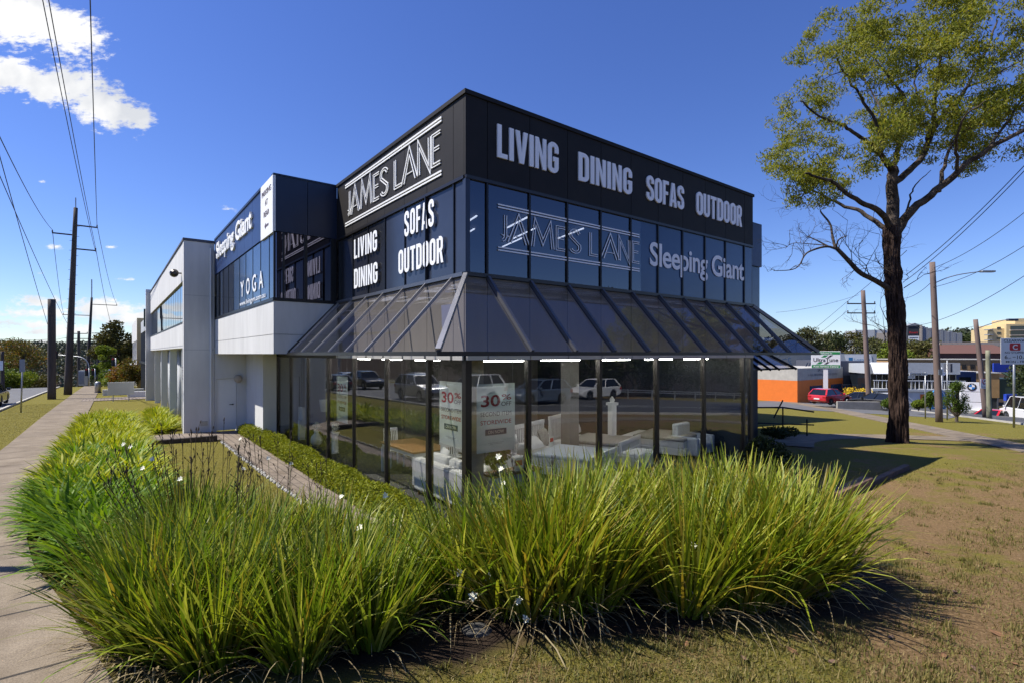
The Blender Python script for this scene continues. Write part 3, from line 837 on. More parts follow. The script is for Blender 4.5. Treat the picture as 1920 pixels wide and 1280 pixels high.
for i in range(len(xr) - 1): band.box(xr[i] + .015, -.03, ZG + .01, xr[i + 1] - .015, .05, Z0 - .012) if xr[i + 1] - xr[i] > .05 else None
for i in range(len(yl) - 1): band.box(-.03, yl[i] + .065, ZG + .01, .05, yl[i + 1] - .015, Z0 - .012)
band.build('transom_panel', 'white_paint', shop)
MB().box(0, .01, ZG, WX, .09, Z0 - .004).box(.01, .09, ZG, .09, WE - .2, Z0 - .004).build('transom', 'mullion', shop)
# canopy
ct, cb = ZS - .03, Z0 + .02
canopy = MB().box(-CE - .04, -CE - .04, Z0 - .03, WX + CE + .04, -CE + .03, Z0 + .035).box(-CE - .04, -CE + .03, Z0 - .03, -CE + .03, LY - .005, Z0 + .035)\
    .box(WX + CE - .03, -CE + .03, Z0 - .03, WX + CE + .04, 1.5, Z0 + .035).build('canopy', 'bronze', shop)
xc = [0] + xr[1:-1] + [WX]
for i in range(len(xc) - 1):
    bl = xc[i] if i else -CE; br = xc[i + 1] if i < len(xc) - 2 else WX + CE
    if xc[i + 1] - xc[i] < .02: continue
    MB().quad((bl, -CE, cb), (br, -CE, cb), (xc[i + 1], 0, ct), (xc[i], 0, ct)).build('canopy_glass', 'canopy_glass', canopy, recalc=False)
for x in xc[1:-1]: MB().bar((x, -.02, ct + .01), (x, -CE, cb + .01), .055, .09, (1, 0, 0) if False else (0, 0, 1)).build('canopy_rafter', 'alu_dark', canopy)  # darker metal than the sunlit left rafters: shade put into the colour
for i in range(len(yl) - 1):
    b0 = yl[i] if i else -CE; b1 = yl[i + 1]
    if i == len(yl) - 2: b1 = LY - .02
    MB().quad((-CE, b1, cb), (-CE, b0, cb), (0, yl[i], ct), (0, min(yl[i + 1], LY - .02), ct)).build('canopy_glass', 'canopy_glass', canopy, recalc=False)
for y in yl[1:-1]: MB().bar((-.02, y, ct + .01), (-CE, y, cb + .01), .028, .05).build('canopy_rafter', 'alu', canopy)
MB().bar((0, LY - .05, ct + .01), (-CE, LY - .05, cb + .01), .06, .09).build('canopy_rafter', 'bronze', canopy)
MB().bar((0, 0, ct + .03), (-CE, -CE, cb + .03), .075, .07).build('canopy_hip', 'alu', canopy)
MB().bar((WX, 0, ct + .03), (WX + CE, -CE, cb + .03), .11, .08).build('canopy_hip', 'alu_dark', canopy)  # shaded-side copy of the left hip's metal, darker by colour
for y0, y1 in ((0, .75), (.75, 1.5)):
    MB().quad((WX + CE, y0 if y0 else -CE, cb), (WX + CE, y1, cb), (WX, y1, ct), (WX, y0, ct)).build('canopy_glass', 'canopy_glass', canopy, recalc=False)
MB().bar((WX, .75, ct), (WX + CE, .75, cb), .05, .08).build('canopy_rafter', 'alu_dark', canopy)
# lettering
def letters(name, m, words, parent=shop):
    for (txt, fr, w, h, t, fn, gap) in words: put_word(MB(), txt, fr, w, h, t, fn, gap).build(name, m, parent)
letters('fascia_lettering', 'sign_white_shade', [('LIVING', shift(FR, .66, 6.60), 1.50, .60, .03, cond, .065), ('DINING', shift(FR, 2.72, 6.60), 1.68, .58, .03, cond, .075),
        ('SOFAS', shift(FR, 4.92, 6.60), 1.46, .575, .03, cond, .065), ('OUTDOOR', shift(FR, 6.92, 6.59), 2.22, .585, .03, cond, .065)])
letters('window_lettering', 'vinyl_white', [('LIVING', shift(FL, -5.15, 5.42, .02), 1.42, .48, .006, cond, .09), ('DINING', shift(FL, -5.15, 4.68, .02), 1.45, .48, .006, cond, .08),
        ('SOFAS', shift(FL, -2.32, 5.47, .02), 1.25, .52, .006, cond, .10), ('OUTDOOR', shift(FL, -2.60, 4.73, .02), 1.88, .50, .006, cond, .08)])
def deco_logo(fr, w, h, t, name, m, spots):
    mb = MB()
    for ch, u0, u1 in spots:
        G, gw_ = word_groups(ch, deco, 0)
        for k, grp in enumerate(G[0]): put_polys(mb, grp, shift(fr, u0, h * .205), (u1 - u0) / gw_, h * .585, .003, .003 + t - min(.003 * k, t * .12 * k))
    for y in (0, .062, .938 - .0, 1.0): 
        put_polys(mb, [[(0, -.015), (1, -.015), (1, .015), (0, .015)]], shift(fr, 0, y * h), w, h, .003, .003 + t * .9)
    return mb.build(name, m, shop)
def ub(px):
    k = (px - 960) / F; return (4.653 + 6.034 * k) / (.792 - .6103 * k) - 4.86
def us_(px):
    k = (px - 960) / F; return 5.80 - (-.0893 - k) / (.6106 + .7919 * k) * 9
deco_logo(shift(FL, -5.80, 6.37), 5.0, 1.06, .022, 'sign_lettering', 'sign_white', [(c, us_(600 + a_ / 2.56), us_(600 + b_ / 2.56)) for c, a_, b_ in (('J', 128, 151), ('A', 153, 191), ('M', 199, 252), ('E', 260, 287), ('S', 292, 328), ('L', 361, 398), ('A', 402, 466), ('N', 474, 532), ('E', 541, 582))])
deco_logo(shift(FR, .70, 4.93, -.012), 4.0, .83, .006, 'window_lettering', 'vinyl_white', [(c, ub(850 + a_ / 2.4145) - .70, ub(850 + b_ / 2.4145) - .70) for c, a_, b_ in (('J', 203, 247), ('A', 256, 338), ('M', 360, 455), ('E', 468, 507), ('S', 527, 575), ('L', 620, 657), ('A', 677, 747), ('N', 751, 799), ('E', 812, 843))])
mb = MB()
put_text(mb, 'Sleeping Giant', shift(FR, 5.08, 5.12, -.012), 4.22, .56, .003, .018, .006, .95)
mb.build('window_lettering', 'vinyl_white', shop)
# wing of the shop (navy, over white spandrel)
MB().box(WB + .05, LY + .05, ZH + .03, WB + .13, WE - .05, ZR - .1).box(WB + .13, LY + .05, ZH + .03, -.04, LY + .13, ZR - .1).build('wing_backing', 'sign_black', shop)
yw = [LY] + [LY + 1.35 + 1.15 * i for i in range(7)] + [WE]
for i in range(1, len(yw) - 1):
    MB().box(WB, yw[i] + JG, ZH + .012, WB + .048, yw[i + 1] - JG, ZR - .12).build('wing_fascia_panel', 'navy_panel', shop)
MB().box(WB - .02, LY, ZH - .02, WB + .048, LY + 1.34, ZR - .055).build('parking_sign', 'sign_white', shop)
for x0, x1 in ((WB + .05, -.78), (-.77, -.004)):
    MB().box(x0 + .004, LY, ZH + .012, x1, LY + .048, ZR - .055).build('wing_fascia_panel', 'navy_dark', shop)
MB().box(WB - .03, LY + 1.345, ZR - .12, WB + .2, WE, ZR - .05).box(WB - .01, LY - .02, ZR - .052, -.005, LY + .2, ZR - .01).build('wing_coping', 'navy_dark', shop)
mb = MB()
put_word(mb, 'PARKING', shift(FWG, -(LY + 1.14), 7.20, .02), .98, .17, .006, cond, .09) if False else None
for txt, z, w in (('PARKING', 7.24, 1.02), ('AT', 6.96, .28), ('REAR', 6.67, .58)):
    put_text(mb, txt, shift(FWG, -(LY + .67 + w / 2), z, .02), w, .15, .003, 0, .004)
put_polys(mb, [[(0, .5), (.3, 1), (.3, .66), (1, .66), (1, .34), (.3, .34), (.3, 0)]], shift(FWG, -(LY + .87), 6.33, .02), .42, .17, .003, .007)
mb.build('parking_sign_lettering', 'grey_ink', shop)
mb = MB(); put_text(mb, 'Sleeping Giant', shift(FWG, -15.25, 6.70), 6.4, .60, .003, .022, .05, .95); mb.build('wing_lettering', 'sign_white', shop)
MB().box(WB - .02, LY - .02, ZS - .03, -.01, LY + .06, ZS + .05).box(WB - .02, LY + .06, ZS - .03, WB + .06, WE, ZS + .05).build('wing_window_sill', 'mullion', shop)
yg = [LY + .06] + [LY + .55 + 1.0 * i for i in range(9)] + [WE - .06]
for i in range(len(yg) - 1):
    m = 'vinyl_blue' if yg[i] < 11.2 else 'upper_glass'
    MB().quad((WB + .025, yg[i + 1] - .02, ZS + .05), (WB + .025, yg[i] + .02, ZS + .05), (WB + .025, yg[i] + .02, ZH - .02), (WB + .025, yg[i + 1] - .02, ZH - .02)).build('window_pane', m, shop, recalc=False)
    MB().box(WB + .016, yg[i + 1] - .018, ZS + .05, WB + .05, yg[i + 1] + .018, ZH + .01).build('mullion', 'mullion', shop)
bl = MB()
for k in range(26): bl.box(WB + .25, 11.35 + k * .17, ZS + .06, WB + .28, 11.46 + k * .17, ZH)
bl.build('vertical_blind', 'grey_render', shop)
MB().box(-.85, LY + .3, 4.3, -.8, WE, ZR - .4).build('wing_inner_wall', 'carpet', shop)
mb = MB()
for i, c in enumerate('YOGA'): put_text(mb, c, shift(FWG, -10.75 + i * .86, 4.84, -.012), .50, .50, .003, .012, .005)
put_text(mb, 'www.livingym.com.au', shift(FWG, -10.9, 4.56, -.012), 3.5, .15, .003, .005, .004)
mb.build('window_lettering', 'vinyl_white', shop)
for x0, x1 in ((WB + .05, WB + .22), (WB + .27, -.86), (-.78, -.16)):
    MB().quad((x0, LY + .025, ZS + .05), (x1, LY + .025, ZS + .05), (x1, LY + .025, ZH), (x0, LY + .025, ZH)).build('window_pane', 'vinyl_purple_mirror' if 'vinyl_purple_mirror' in M else 'vinyl_purple', shop, recalc=False)
MB().box(WB, LY + .0, ZS + .05, WB + .05, LY + .05, ZH + .01).box(WB + .22, LY + .005, ZS + .05, WB + .27, LY + .05, ZH + .01).box(-.86, LY + .0, ZS + .05, -.78, LY + .05, ZH + .01).box(-.16, LY + .0, ZS + .05, -.006, LY + .05, ZH + .01).build('mullion', 'mullion', shop)
MB().box(WB, LY, Z0 + .50, -.01, WE, ZS - .035).build('wing_spandrel', 'white_render', shop)
MB().box(WB, LY, Z0, -.01, WE, Z0 + .485).build('wing_spandrel', 'white_render', shop)
MB().box(WB + .03, LY + .03, Z0 + .48, -.03, WE, Z0 + .52).build('spandrel_joint', 'grey_render', shop)
# door wall under the wing
dw = MB().box(WB, WE, -.6, WB + .06, WE + .3, Z0).box(-.84, WE, -.6, -.005, WE + .3, Z0).box(WB + .06, WE, 2.06, -.84, WE + .3, Z0)
dw.build('door_wall', 'white_wall_grimy', shop)
door = MB().box(WB + .07, WE + .06, .0, -.85, WE + .11, 2.05).build('door', 'white_paint', shop)
MB().bar((-.97, WE + .06, 1.02), (-.97, WE - .01, 1.02), .045).bar((-.97, WE - .01, 1.02), (-1.10, WE - .01, 1.02), .02, .025).build('handle', 'dark_steel', door)
MB().box(-.49, 12.9, -.6, -.03, WE - .005, Z0 - .01).build('pier', 'white_wall_grimy', shop)
MB().lathe([(.02, 0), (.14, .02), (.16, .10), (.12, .17), (.03, .20)], (-.80, WE - .22, 2.05), 14, 'y').build('wall_lamp', 'beige', shop, smooth=True)
# rear wing at the far right, with a lower canopy
RX, RY = 15.75, 2.74
MB().box(WX + .06, RY, 6.5, RX, 9, 8.2).build('rear_wing', 'navy_panel', shop)
MB().box(WX + .08, RY + .07, 3.4, RX - .04, 9, 6.496).build('rear_wing_window', 'vinyl_blue', shop)
MB().box(WX + .07, RY + .11, -.9, RX - .1, 9, 3.398).build('rear_wing_wall', 'charcoal', shop)
lc = MB().box(WX + .1, 1.52, 2.47, RX + .05, 1.60, 2.53).build('lower_canopy', 'bronze', shop)
lx = [WX + .1 + .65 * i for i in range(9)]
for i in range(8):
    br = lx[i + 1] if i < 7 else RX
    MB().quad((lx[i], 1.55, 2.53), (br, 1.55, 2.53), (lx[i + 1] if i < 7 else RX - .7, 2.78, 3.36), (lx[i], 2.78, 3.36)).build('canopy_glass', 'canopy_glass', lc, recalc=False)
    MB().bar((lx[i], 2.78, 3.38), (lx[i], 1.42, 2.47), .04, .07).build('canopy_rafter', 'dark_steel', lc)
MB().bar((RX - .7, 2.78, 3.38), (RX + .05, 1.42, 2.47), .06, .09).build('canopy_rafter', 'dark_steel', lc)
MB().box(22 - 8.8, 9.25, -1.5, 27.3, 18, 7.5).build('shadow_block', 'navy_dark', shop)  # unseen block, added so that its shadow falls on the far lawn
# inside the showroom
MB().box(.13, .14, 2.96, WX - .05, 9.5, 3.04).box(.13, 9.5, 2.96, 3.5, WE - .2, 3.04).build('showroom_ceiling', 'ceil', shop)
MB().box(3.5, 9.5, .02, WX - .05, 9.6, 2.96).box(3.4, 9.6, .02, 3.5, WE - .2, 2.96).build('showroom_wall', 'inner_wall', shop)
fl = [(.75, .75, 0), (2.4, .75, 0), (4.15, .75, 0), (5.9, .75, 0), (7.6, .75, 0), (.8, 2.4, 1), (.8, 4.3, 1), (.8, 6.3, 1), (2.5, 3.4, 0), (4.6, 3.4, 0), (6.8, 3.4, 0)]
for (x, y, v) in fl:
    fx = MB().box(x, y, 2.935, x + (.16 if v else 1.25), y + (1.25 if v else .16), 2.96).build('ceiling_light', 'white_paint', shop)
    (MB().tube([(x + .08, y + .05, 2.912), (x + .08, y + 1.2, 2.912)], .016, 8) if v else MB().tube([(x + .05, y + .08, 2.912), (x + 1.2, y + .08, 2.912)], .016, 8)).build('tube', 'tube_light', fx)
MB().box(5.0, 2.6, .02, 5.35, 2.95, 2.96).build('showroom_column', 'inner_wall', shop)

# posters hung inside the shopfront
def poster(label, fr, w, h):
    o = thing('sale_poster', label, 'poster', (OX, OY, 0), TH, 'sale posters hung in the shopfront')
    sh = MB(); sh.add([fr.p(0, 0, 0), fr.p(w, 0, 0), fr.p(w, h, 0), fr.p(0, h, 0), fr.p(0, 0, -.004), fr.p(w, 0, -.004), fr.p(w, h, -.004), fr.p(0, h, -.004)],
           [(0, 1, 2, 3), (7, 6, 5, 4), (0, 4, 5, 1), (1, 5, 6, 2), (2, 6, 7, 3), (3, 7, 4, 0)])
    sh.build('sheet', 'poster', o)
    mb = MB(); put_text(mb, '30', shift(fr, .10 * w, .67 * h), .50 * w, .17 * h, .003, .02); put_text(mb, '%', shift(fr, .64 * w, .755 * h), .26 * w, .085 * h, .003, .01)
    put_text(mb, 'STOREWIDE', shift(fr, .09 * w, .405 * h), .81 * w, .062 * h, .003, .016); mb.build('red_lettering', 'red_ink', o, recalc=False)
    mb = MB(); put_text(mb, 'OFF', shift(fr, .63 * w, .665 * h), .27 * w, .065 * h, .003, .008); put_text(mb, 'SECOND ITEM', shift(fr, .09 * w, .525 * h), .81 * w, .066 * h, .003, 0)
    mb.build('grey_lettering', 'grey_ink', o, recalc=False)
    b = MB(); b.add([fr.p(.21 * w, .245 * h, .002), fr.p(.77 * w, .245 * h, .002), fr.p(.77 * w, .335 * h, .002), fr.p(.21 * w, .335 * h, .002)], [(0, 1, 2, 3)]); b.build('navy_banner', 'navy_ink', o, recalc=False)
    mb = MB(); put_text(mb, 'ON NOW', shift(fr, .28 * w, .268 * h), .42 * w, .05 * h, .005, .016); mb.build('banner_lettering', 'poster', o, recalc=False)
    mb = MB()
    for k, ww in enumerate((.42, .30)):
        y = (.13 - .018 * k) * h; x = (.49 - ww / 2) * w
        mb.add([fr.p(x, y, .003), fr.p(x + ww * w, y, .003), fr.p(x + ww * w, y + .004, .003), fr.p(x, y + .004, .003)], [(0, 1, 2, 3)])
    mb.build('small_print', 'grey_ink', o, recalc=False)
    MB().bar(fr.p(.06 * w, h, -.002), fr.p(.06 * w, 2.95 - fr.o.z, -.002), .004).bar(fr.p(.94 * w, h, -.002), fr.p(.94 * w, 2.95 - fr.o.z, -.002), .004).build('hanging_wire', 'galv', o)
FRi = Frame((0, .10, 0), (1, 0, 0), (0, 0, 1), (0, -1, 0)); FLi = Frame((.10, 0, 0), (0, -1, 0), (0, 0, 1), (-1, 0, 0))
poster('white sale poster in the left-hand shopfront right beside the glazed corner', shift(FLi, -1.08, 1.36), .86, 1.18)
poster('white sale poster in the right-hand shopfront just round the glazed corner', shift(FRi, .30, 1.27), .86, 1.24)
poster('white sale poster far along the left-hand shopfront above the dining table', shift(FLi, -6.8, 1.2), .84, 1.24)
# ------------------------------------------------------------------ furniture in the showroom (coordinates of the shop)
def inshop(name, label, cat, x, y, rz=0., z=.02, group=None):
    p = Matrix.Rotation(TH, 4, 'Z') @ Vector((x, y, z))
    return thing(name, label, cat, (OX + p.x, OY + p.y, z), TH + rz, group)
# sofa, its back to the left-hand shopfront
so_ = inshop('sofa', 'white fabric sofa with its back to the left-hand shopfront near the corner', 'sofa', .32, .55)
MB().box(0, 0, .12, .22, 2.05, .80).build('backrest', 'fabric_white', so_, bevel=.05)
MB().box(.22, .20, .12, .92, 1.85, .42).build('seat', 'fabric_white', so_, bevel=.04)
for y in (0, 1.85): MB().box(.222, y, .12, .95, y + .2, .62).build('arm', 'fabric_white', so_, bevel=.04)
for x in (.08, .82):
    for y in (.08, 1.95): MB().lathe([(.02, 0), (.03, .12)], (x, y, 0), 8).build('leg', 'tan_wood', so_)
for k in range(2): MB().box(.23, .25 + .8 * k, .43, .42, .98 + .8 * k, .93).build('back_cushion', 'fabric_white', so_, bevel=.08)
def cushion(label, m, x, y, z, rz, tilt, w=.5, h=.45, t=.16):
    o = inshop('cushion', label, 'cushion', x, y, rz, z, 'cushions in the showroom')
    mb = MB(); n = 9
    for s in (1, -1):
        base = len(mb.v)
        for i in range(n):
            for j in range(n):
                u, v = i / (n - 1) * 2 - 1, j / (n - 1) * 2 - 1
                puff = max(0, (1 - u ** 4) * (1 - v ** 4)) ** .6 * t / 2
                pinch = 1 - .08 * (1 - abs(v)) if abs(u) > .9 else 1
                p = Vector((s * puff, u * w / 2 * pinch, v * h / 2))
                p = Matrix.Rotation(tilt, 3, 'Y') @ p
                mb.v.append((p.x, p.y, p.z + h / 2))
        for i in range(n - 1):
            for j in range(n - 1):
                a = base + i * n + j; mb.f.append((a, a + 1, a + n + 1, a + n))
    mb.build('cover', m, o, smooth=True)
cushion('white scatter cushion leaning across the near end of the sofa back', 'fabric_white', .80, .72, .50, .3, .5)
cushion('white scatter cushion standing at the far end of the sofa back', 'fabric_white', .78, 2.1, .58, -.3, .3)
# console table with timber top beside the sofa
ct_ = inshop('console_table', 'white cabinet with a brown timber top behind the glazed corner', 'cabinet', .72, .18)
MB().box(0, 0, .08, 1.15, .36, .74).build('carcass', 'white_paint', ct_, bevel=.01)
MB().box(-.03, -.03, .741, 1.18, .39, .785).build('top', 'tan_wood', ct_, bevel=.008)
for k in range(3): MB().box(.03 + k * .37, -.015, .14, .37 + k * .37, -.001, .70).build('drawer', 'white_paint', ct_)
pp = inshop('potted_plant', 'leafy green plant in a white pot on the timber-topped cabinet', 'plant', 1.0, .36, 0, .805)
MB().lathe([(.07, 0), (.10, .16), (.095, .17)], n=14).build('pot', 'white_paint', pp, smooth=True)
def leaf_cloud(centres, radii, n, size, aspect=.5, droop=0., up=.0, shell=.5, seed=1):
    """n small leaf faces spread through ellipsoids"""
    g = np.random.default_rng(seed)
    centres = np.asarray(centres, float); radii = np.asarray(radii, float)
    vol = radii.prod(1) ** (2 / 3); k = g.choice(len(centres), n, p=vol / vol.sum())
    d = g.normal(size=(n, 3)); d /= np.linalg.norm(d, axis=1)[:, None]
    rr = (shell + (1 - shell) * g.random(n)) ** .8
    P = centres[k] + d * radii[k] * rr[:, None]
    ax = g.normal(size=(n, 3)) + d * .3; ax[:, 2] += up - droop; ax /= np.linalg.norm(ax, axis=1)[:, None]
    sd = np.cross(ax, g.normal(size=(n, 3))); sd /= np.linalg.norm(sd, axis=1)[:, None]
    L = size * (.6 + .8 * g.random(n))[:, None]; Wd = L * aspect
    V = np.stack([P - ax * L * .5, P + sd * Wd * .5, P + ax * L * .5, P - sd * Wd * .5], 1).reshape(-1, 3)
    return V, np.arange(4 * n).reshape(-1, 4)
V, Fc = leaf_cloud([(0, 0, .38), (.08, .05, .55), (-.1, .02, .3)], [(.22, .22, .22)] * 3, 260, .11, .6, seed=3)
npmesh('foliage', V, Fc, 'leaf_green', pp)
# dining table and slatted chairs
dt_ = inshop('dining_table', 'white dining table with a timber top beside the left-hand shopfront', 'table', .65, 3.25)
MB().box(0, 0, .72, 1.0, 1.9, .765).build('top', 'tan_wood', dt_, bevel=.008)
MB().box(.05, .05, .63, .95, 1.85, .718).build('apron', 'white_paint', dt_)
for x in (.03, .90):
    for y in (.03, 1.80): MB().box(x, y, 0, x + .08, y + .08, .63).build('leg', 'white_paint', dt_)
def chair0(label, x, y, rz):
    o = inshop('dining_chair', label, 'chair', x, y, rz, .02, 'white slatted dining chairs')
    MB().box(-.22, -.22, .43, .22, .22, .47).build('seat', 'white_paint', o, bevel=.01)
    for sx in (-.20, .17): MB().box(sx, -.20, 0, sx + .035, -.165, .43).build('leg', 'white_paint', o)
    for sx in (-.20, .17): MB().bar((sx + .017, .19, 0), (sx + .017, .26, 1.0), .035).build('leg', 'white_paint', o)
    sl_ = MB().bar((-.2, .26, .97), (.2, .26, .97), .03, .09).bar((-.2, .215, .55), (.2, .215, .55), .03, .05)
    for k in range(6): sl_.bar((-.13 + k * .052, .215, .57), (-.13 + k * .052, .26, .93), .024, .015)
    sl_.build('backrest', 'white_paint', o)
chair0('white slatted dining chair at the near end of the dining table', 1.2, 2.85, math.pi)
chair0('white slatted dining chair at the far end of the dining table', 1.2, 5.45, 0)
chair0('white slatted dining chair on the inner side of the table, nearer the sofa', 2.0, 3.7, -math.pi / 2)
chair0('white slatted dining chair on the inner side of the table, farther from the sofa', 2.0, 4.6, -math.pi / 2)
# beds
def bed(label, x, y, rz, w, l, cover, hb):
    o = inshop('bed', label, 'bed', x, y, rz)
    MB().box(-w / 2, -l, .30, w / 2, 0, .52).build('mattress', 'fabric_white', o, bevel=.04)
    MB().box(-w / 2 - .03, -l - .02, .50, w / 2 + .03, -.45, .60).build('cover', cover, o, bevel=.04)
    f = MB().box(-w / 2 - .05, -l - .06, .12, w / 2 + .05, .02, .30)
    f.build('frame', 'white_paint', o, bevel=.01)
    if hb:
        for nm, yy, h in (('headboard', .03, 1.22), ('footboard', -l - .11, .66)):
            b = MB().box(-w / 2 - .09, yy, h - .10, w / 2 + .09, yy + .06, h).box(-w / 2 - .07, yy, .5 if h > 1 else .3, w / 2 + .07, yy + .05, .58 if h > 1 else .38)
            for sx in (-w / 2 - .08, w / 2): b.box(sx, yy, 0, sx + .08, yy + .055, h - .10)
            nsl = 16
            for k in range(nsl): b.box(-w / 2 + .02 + k * (w - .06) / (nsl - 1) - .0, yy + .01, .58 if h > 1 else .38, -w / 2 + .05 + k * (w - .06) / (nsl - 1), yy + .04, h - .10)
            b.build(nm, 'white_paint', o)
    return o
bed('white slatted bed with a pale blue cover in the right-hand shopfront', 3.9, 2.95, .36, 1.5, 2.0, 'fabric_blue', True)
bed('second white slatted bed behind the pale blue bed, with brown cushions', 6.0, 3.9, .36, 1.5, 2.0, 'fabric_grey', True)
bed('grey quilted mattress bed near the far end of the right-hand shopfront', 8.3, 3.3, .3, 1.6, 2.0, 'fabric_grey', False)
nb = inshop('bedside_table', 'small white bedside table between the corner and the blue bed', 'bedside table', 2.75, 2.2, .36)
MB().box(-.25, -.2, .06, .25, .2, .62).build('carcass', 'white_paint', nb, bevel=.01); MB().box(-.22, -.215, .36, .22, -.201, .56).build('drawer', 'white_paint', nb)
cushion('oval pale pillow on the blue bed', 'fabric_white', 3.6, 2.45, .62, 1.9, .9, .6, .4)
cushion('square patterned cushion against the headboard of the blue bed', 'fabric_grey', 4.3, 2.85, .62, 2.0, .4)
cushion('brown cushion against the second headboard', 'fabric_brown', 5.8, 3.55, .62, 2.0, .4)
cushion('pale fringed cushion on the second bed', 'fabric_white', 6.4, 3.8, .62, 2.0, .4)
ot = inshop('ottoman', 'white upholstered ottoman behind the right-hand shopfront', 'ottoman', 6.0, 1.1, .2)
MB().box(-.5, -.3, .08, .5, .3, .52).build('body', 'fabric_white', ot, bevel=.09); MB().box(-.45, -.26, 0, .45, .26, .08).build('plinth', 'tan_wood', ot)
ar = inshop('armchair', 'pale armchair at the far end of the right-hand shopfront', 'armchair', 8.9, 1.3, .1)
MB().box(-.4, -.35, .1, .4, .35, .42).build('seat', 'fabric_blue', ar, bevel=.05); MB().box(-.4, .351, .1, .4, .55, .95).build('backrest', 'fabric_blue', ar, bevel=.06)
for sx in (-.55, .40): MB().box(sx, -.35, .1, sx + .15, .5, .62).build('arm', 'fabric_blue', ar, bevel=.04)
tp = inshop('bed_post', 'tall white carved post standing beside the showroom column', 'post', 7.05, 2.9)
MB().box(-.09, -.09, 0, .09, .09, 1.5).box(-.13, -.13, 1.501, .13, .13, 1.58).box(-.13, -.13, .0, .13, .13, .08).build('shaft', 'white_paint', tp); MB().lathe([(.05, 1.58), (.08, 1.66), (.02, 1.76)]).build('finial', 'white_paint', tp)
for lab, x, y, pr in (('white squat vase low in the far left-hand shopfront', .5, 9.9, [(.10, 0), (.20, .16), (.16, .32), (.06, .44), (.09, .50)]),
                      ('white flared pot hanging high in the far left-hand shopfront', .45, 8.9, [(.12, 0), (.17, .36), (.18, .37)]),
                      ('tall white pedestal vase beside the squat vase', .55, 8.3, [(.14, 0), (.12, .05), (.10, .5), (.15, .62), (.16, .64)])):
    z0 = 1.25 if 'hanging' in lab else .02
    v = inshop('vase', lab, 'vase', x, y, 0, z0, 'white vases in the left-hand shopfront')
    MB().lathe(pr, n=18).build('body', 'white_paint', v, smooth=True)
    if z0 > 1: MB().bar((0, 0, .3), (0, 0, 1.6), .01).build('cord', 'galv', v)
    else:
        V, Fc = leaf_cloud([(0, 0, pr[-1][1] + .16)], [(.16, .16, .14)], 80, .09, .7, seed=5); npmesh('blossom', V, Fc, 'petal', v)
mt_ = inshop('display_stand', 'white display stand with a square panel at the far end of the left-hand shopfront', 'stand', .5, 11.6)
MB().box(-.1, -.1, 0, .1, .1, .7).build('pedestal', 'white_paint', mt_); MB().box(-.04, -.25, .7, .04, .25, 1.15).build('panel', 'white_paint', mt_)

for lab, x, y, z in (('white table lamp on the small bedside table', 2.75, 2.25, .64), ('white table lamp on the timber-topped cabinet', 1.6, .36, .805)):
    o = inshop('table_lamp', lab, 'lamp', x, y, 0, z); MB().lathe([(.07, 0), (.075, .02), (.02, .05), (.045, .16), (.015, .26), (.012, .34)], n=14).build('base', 'galv', o, smooth=True); MB().lathe([(.15, .28), (.11, .48)], n=20).build('lamp_shade', 'fabric_white', o, smooth=True)
for lab, x, y, z, rz in (('red and white price card on the timber-topped cabinet', 1.35, .22, .79, 0), ('price card propped against the patterned cushion', 4.25, 2.5, .64, .3), ('price card hanging at the second bed', 5.9, 3.3, .66, .3)):
    o = inshop('price_card', lab, 'card', x, y, rz, z, 'price cards in the showroom'); MB().box(-.10, 0, 0, .10, .01, .26).build('card', 'poster', o); MB().box(-.08, -.004, .12, .08, -.001, .22).build('red_band', 'red_ink', o)
rg = inshop('rug', 'pale woven rug between the sofa and the beds', 'rug', 1.9, 1.0, .1); MB().box(-.2, -.3, .005, 1.0, 1.7, .02).build('weave', 'fabric_grey', rg)
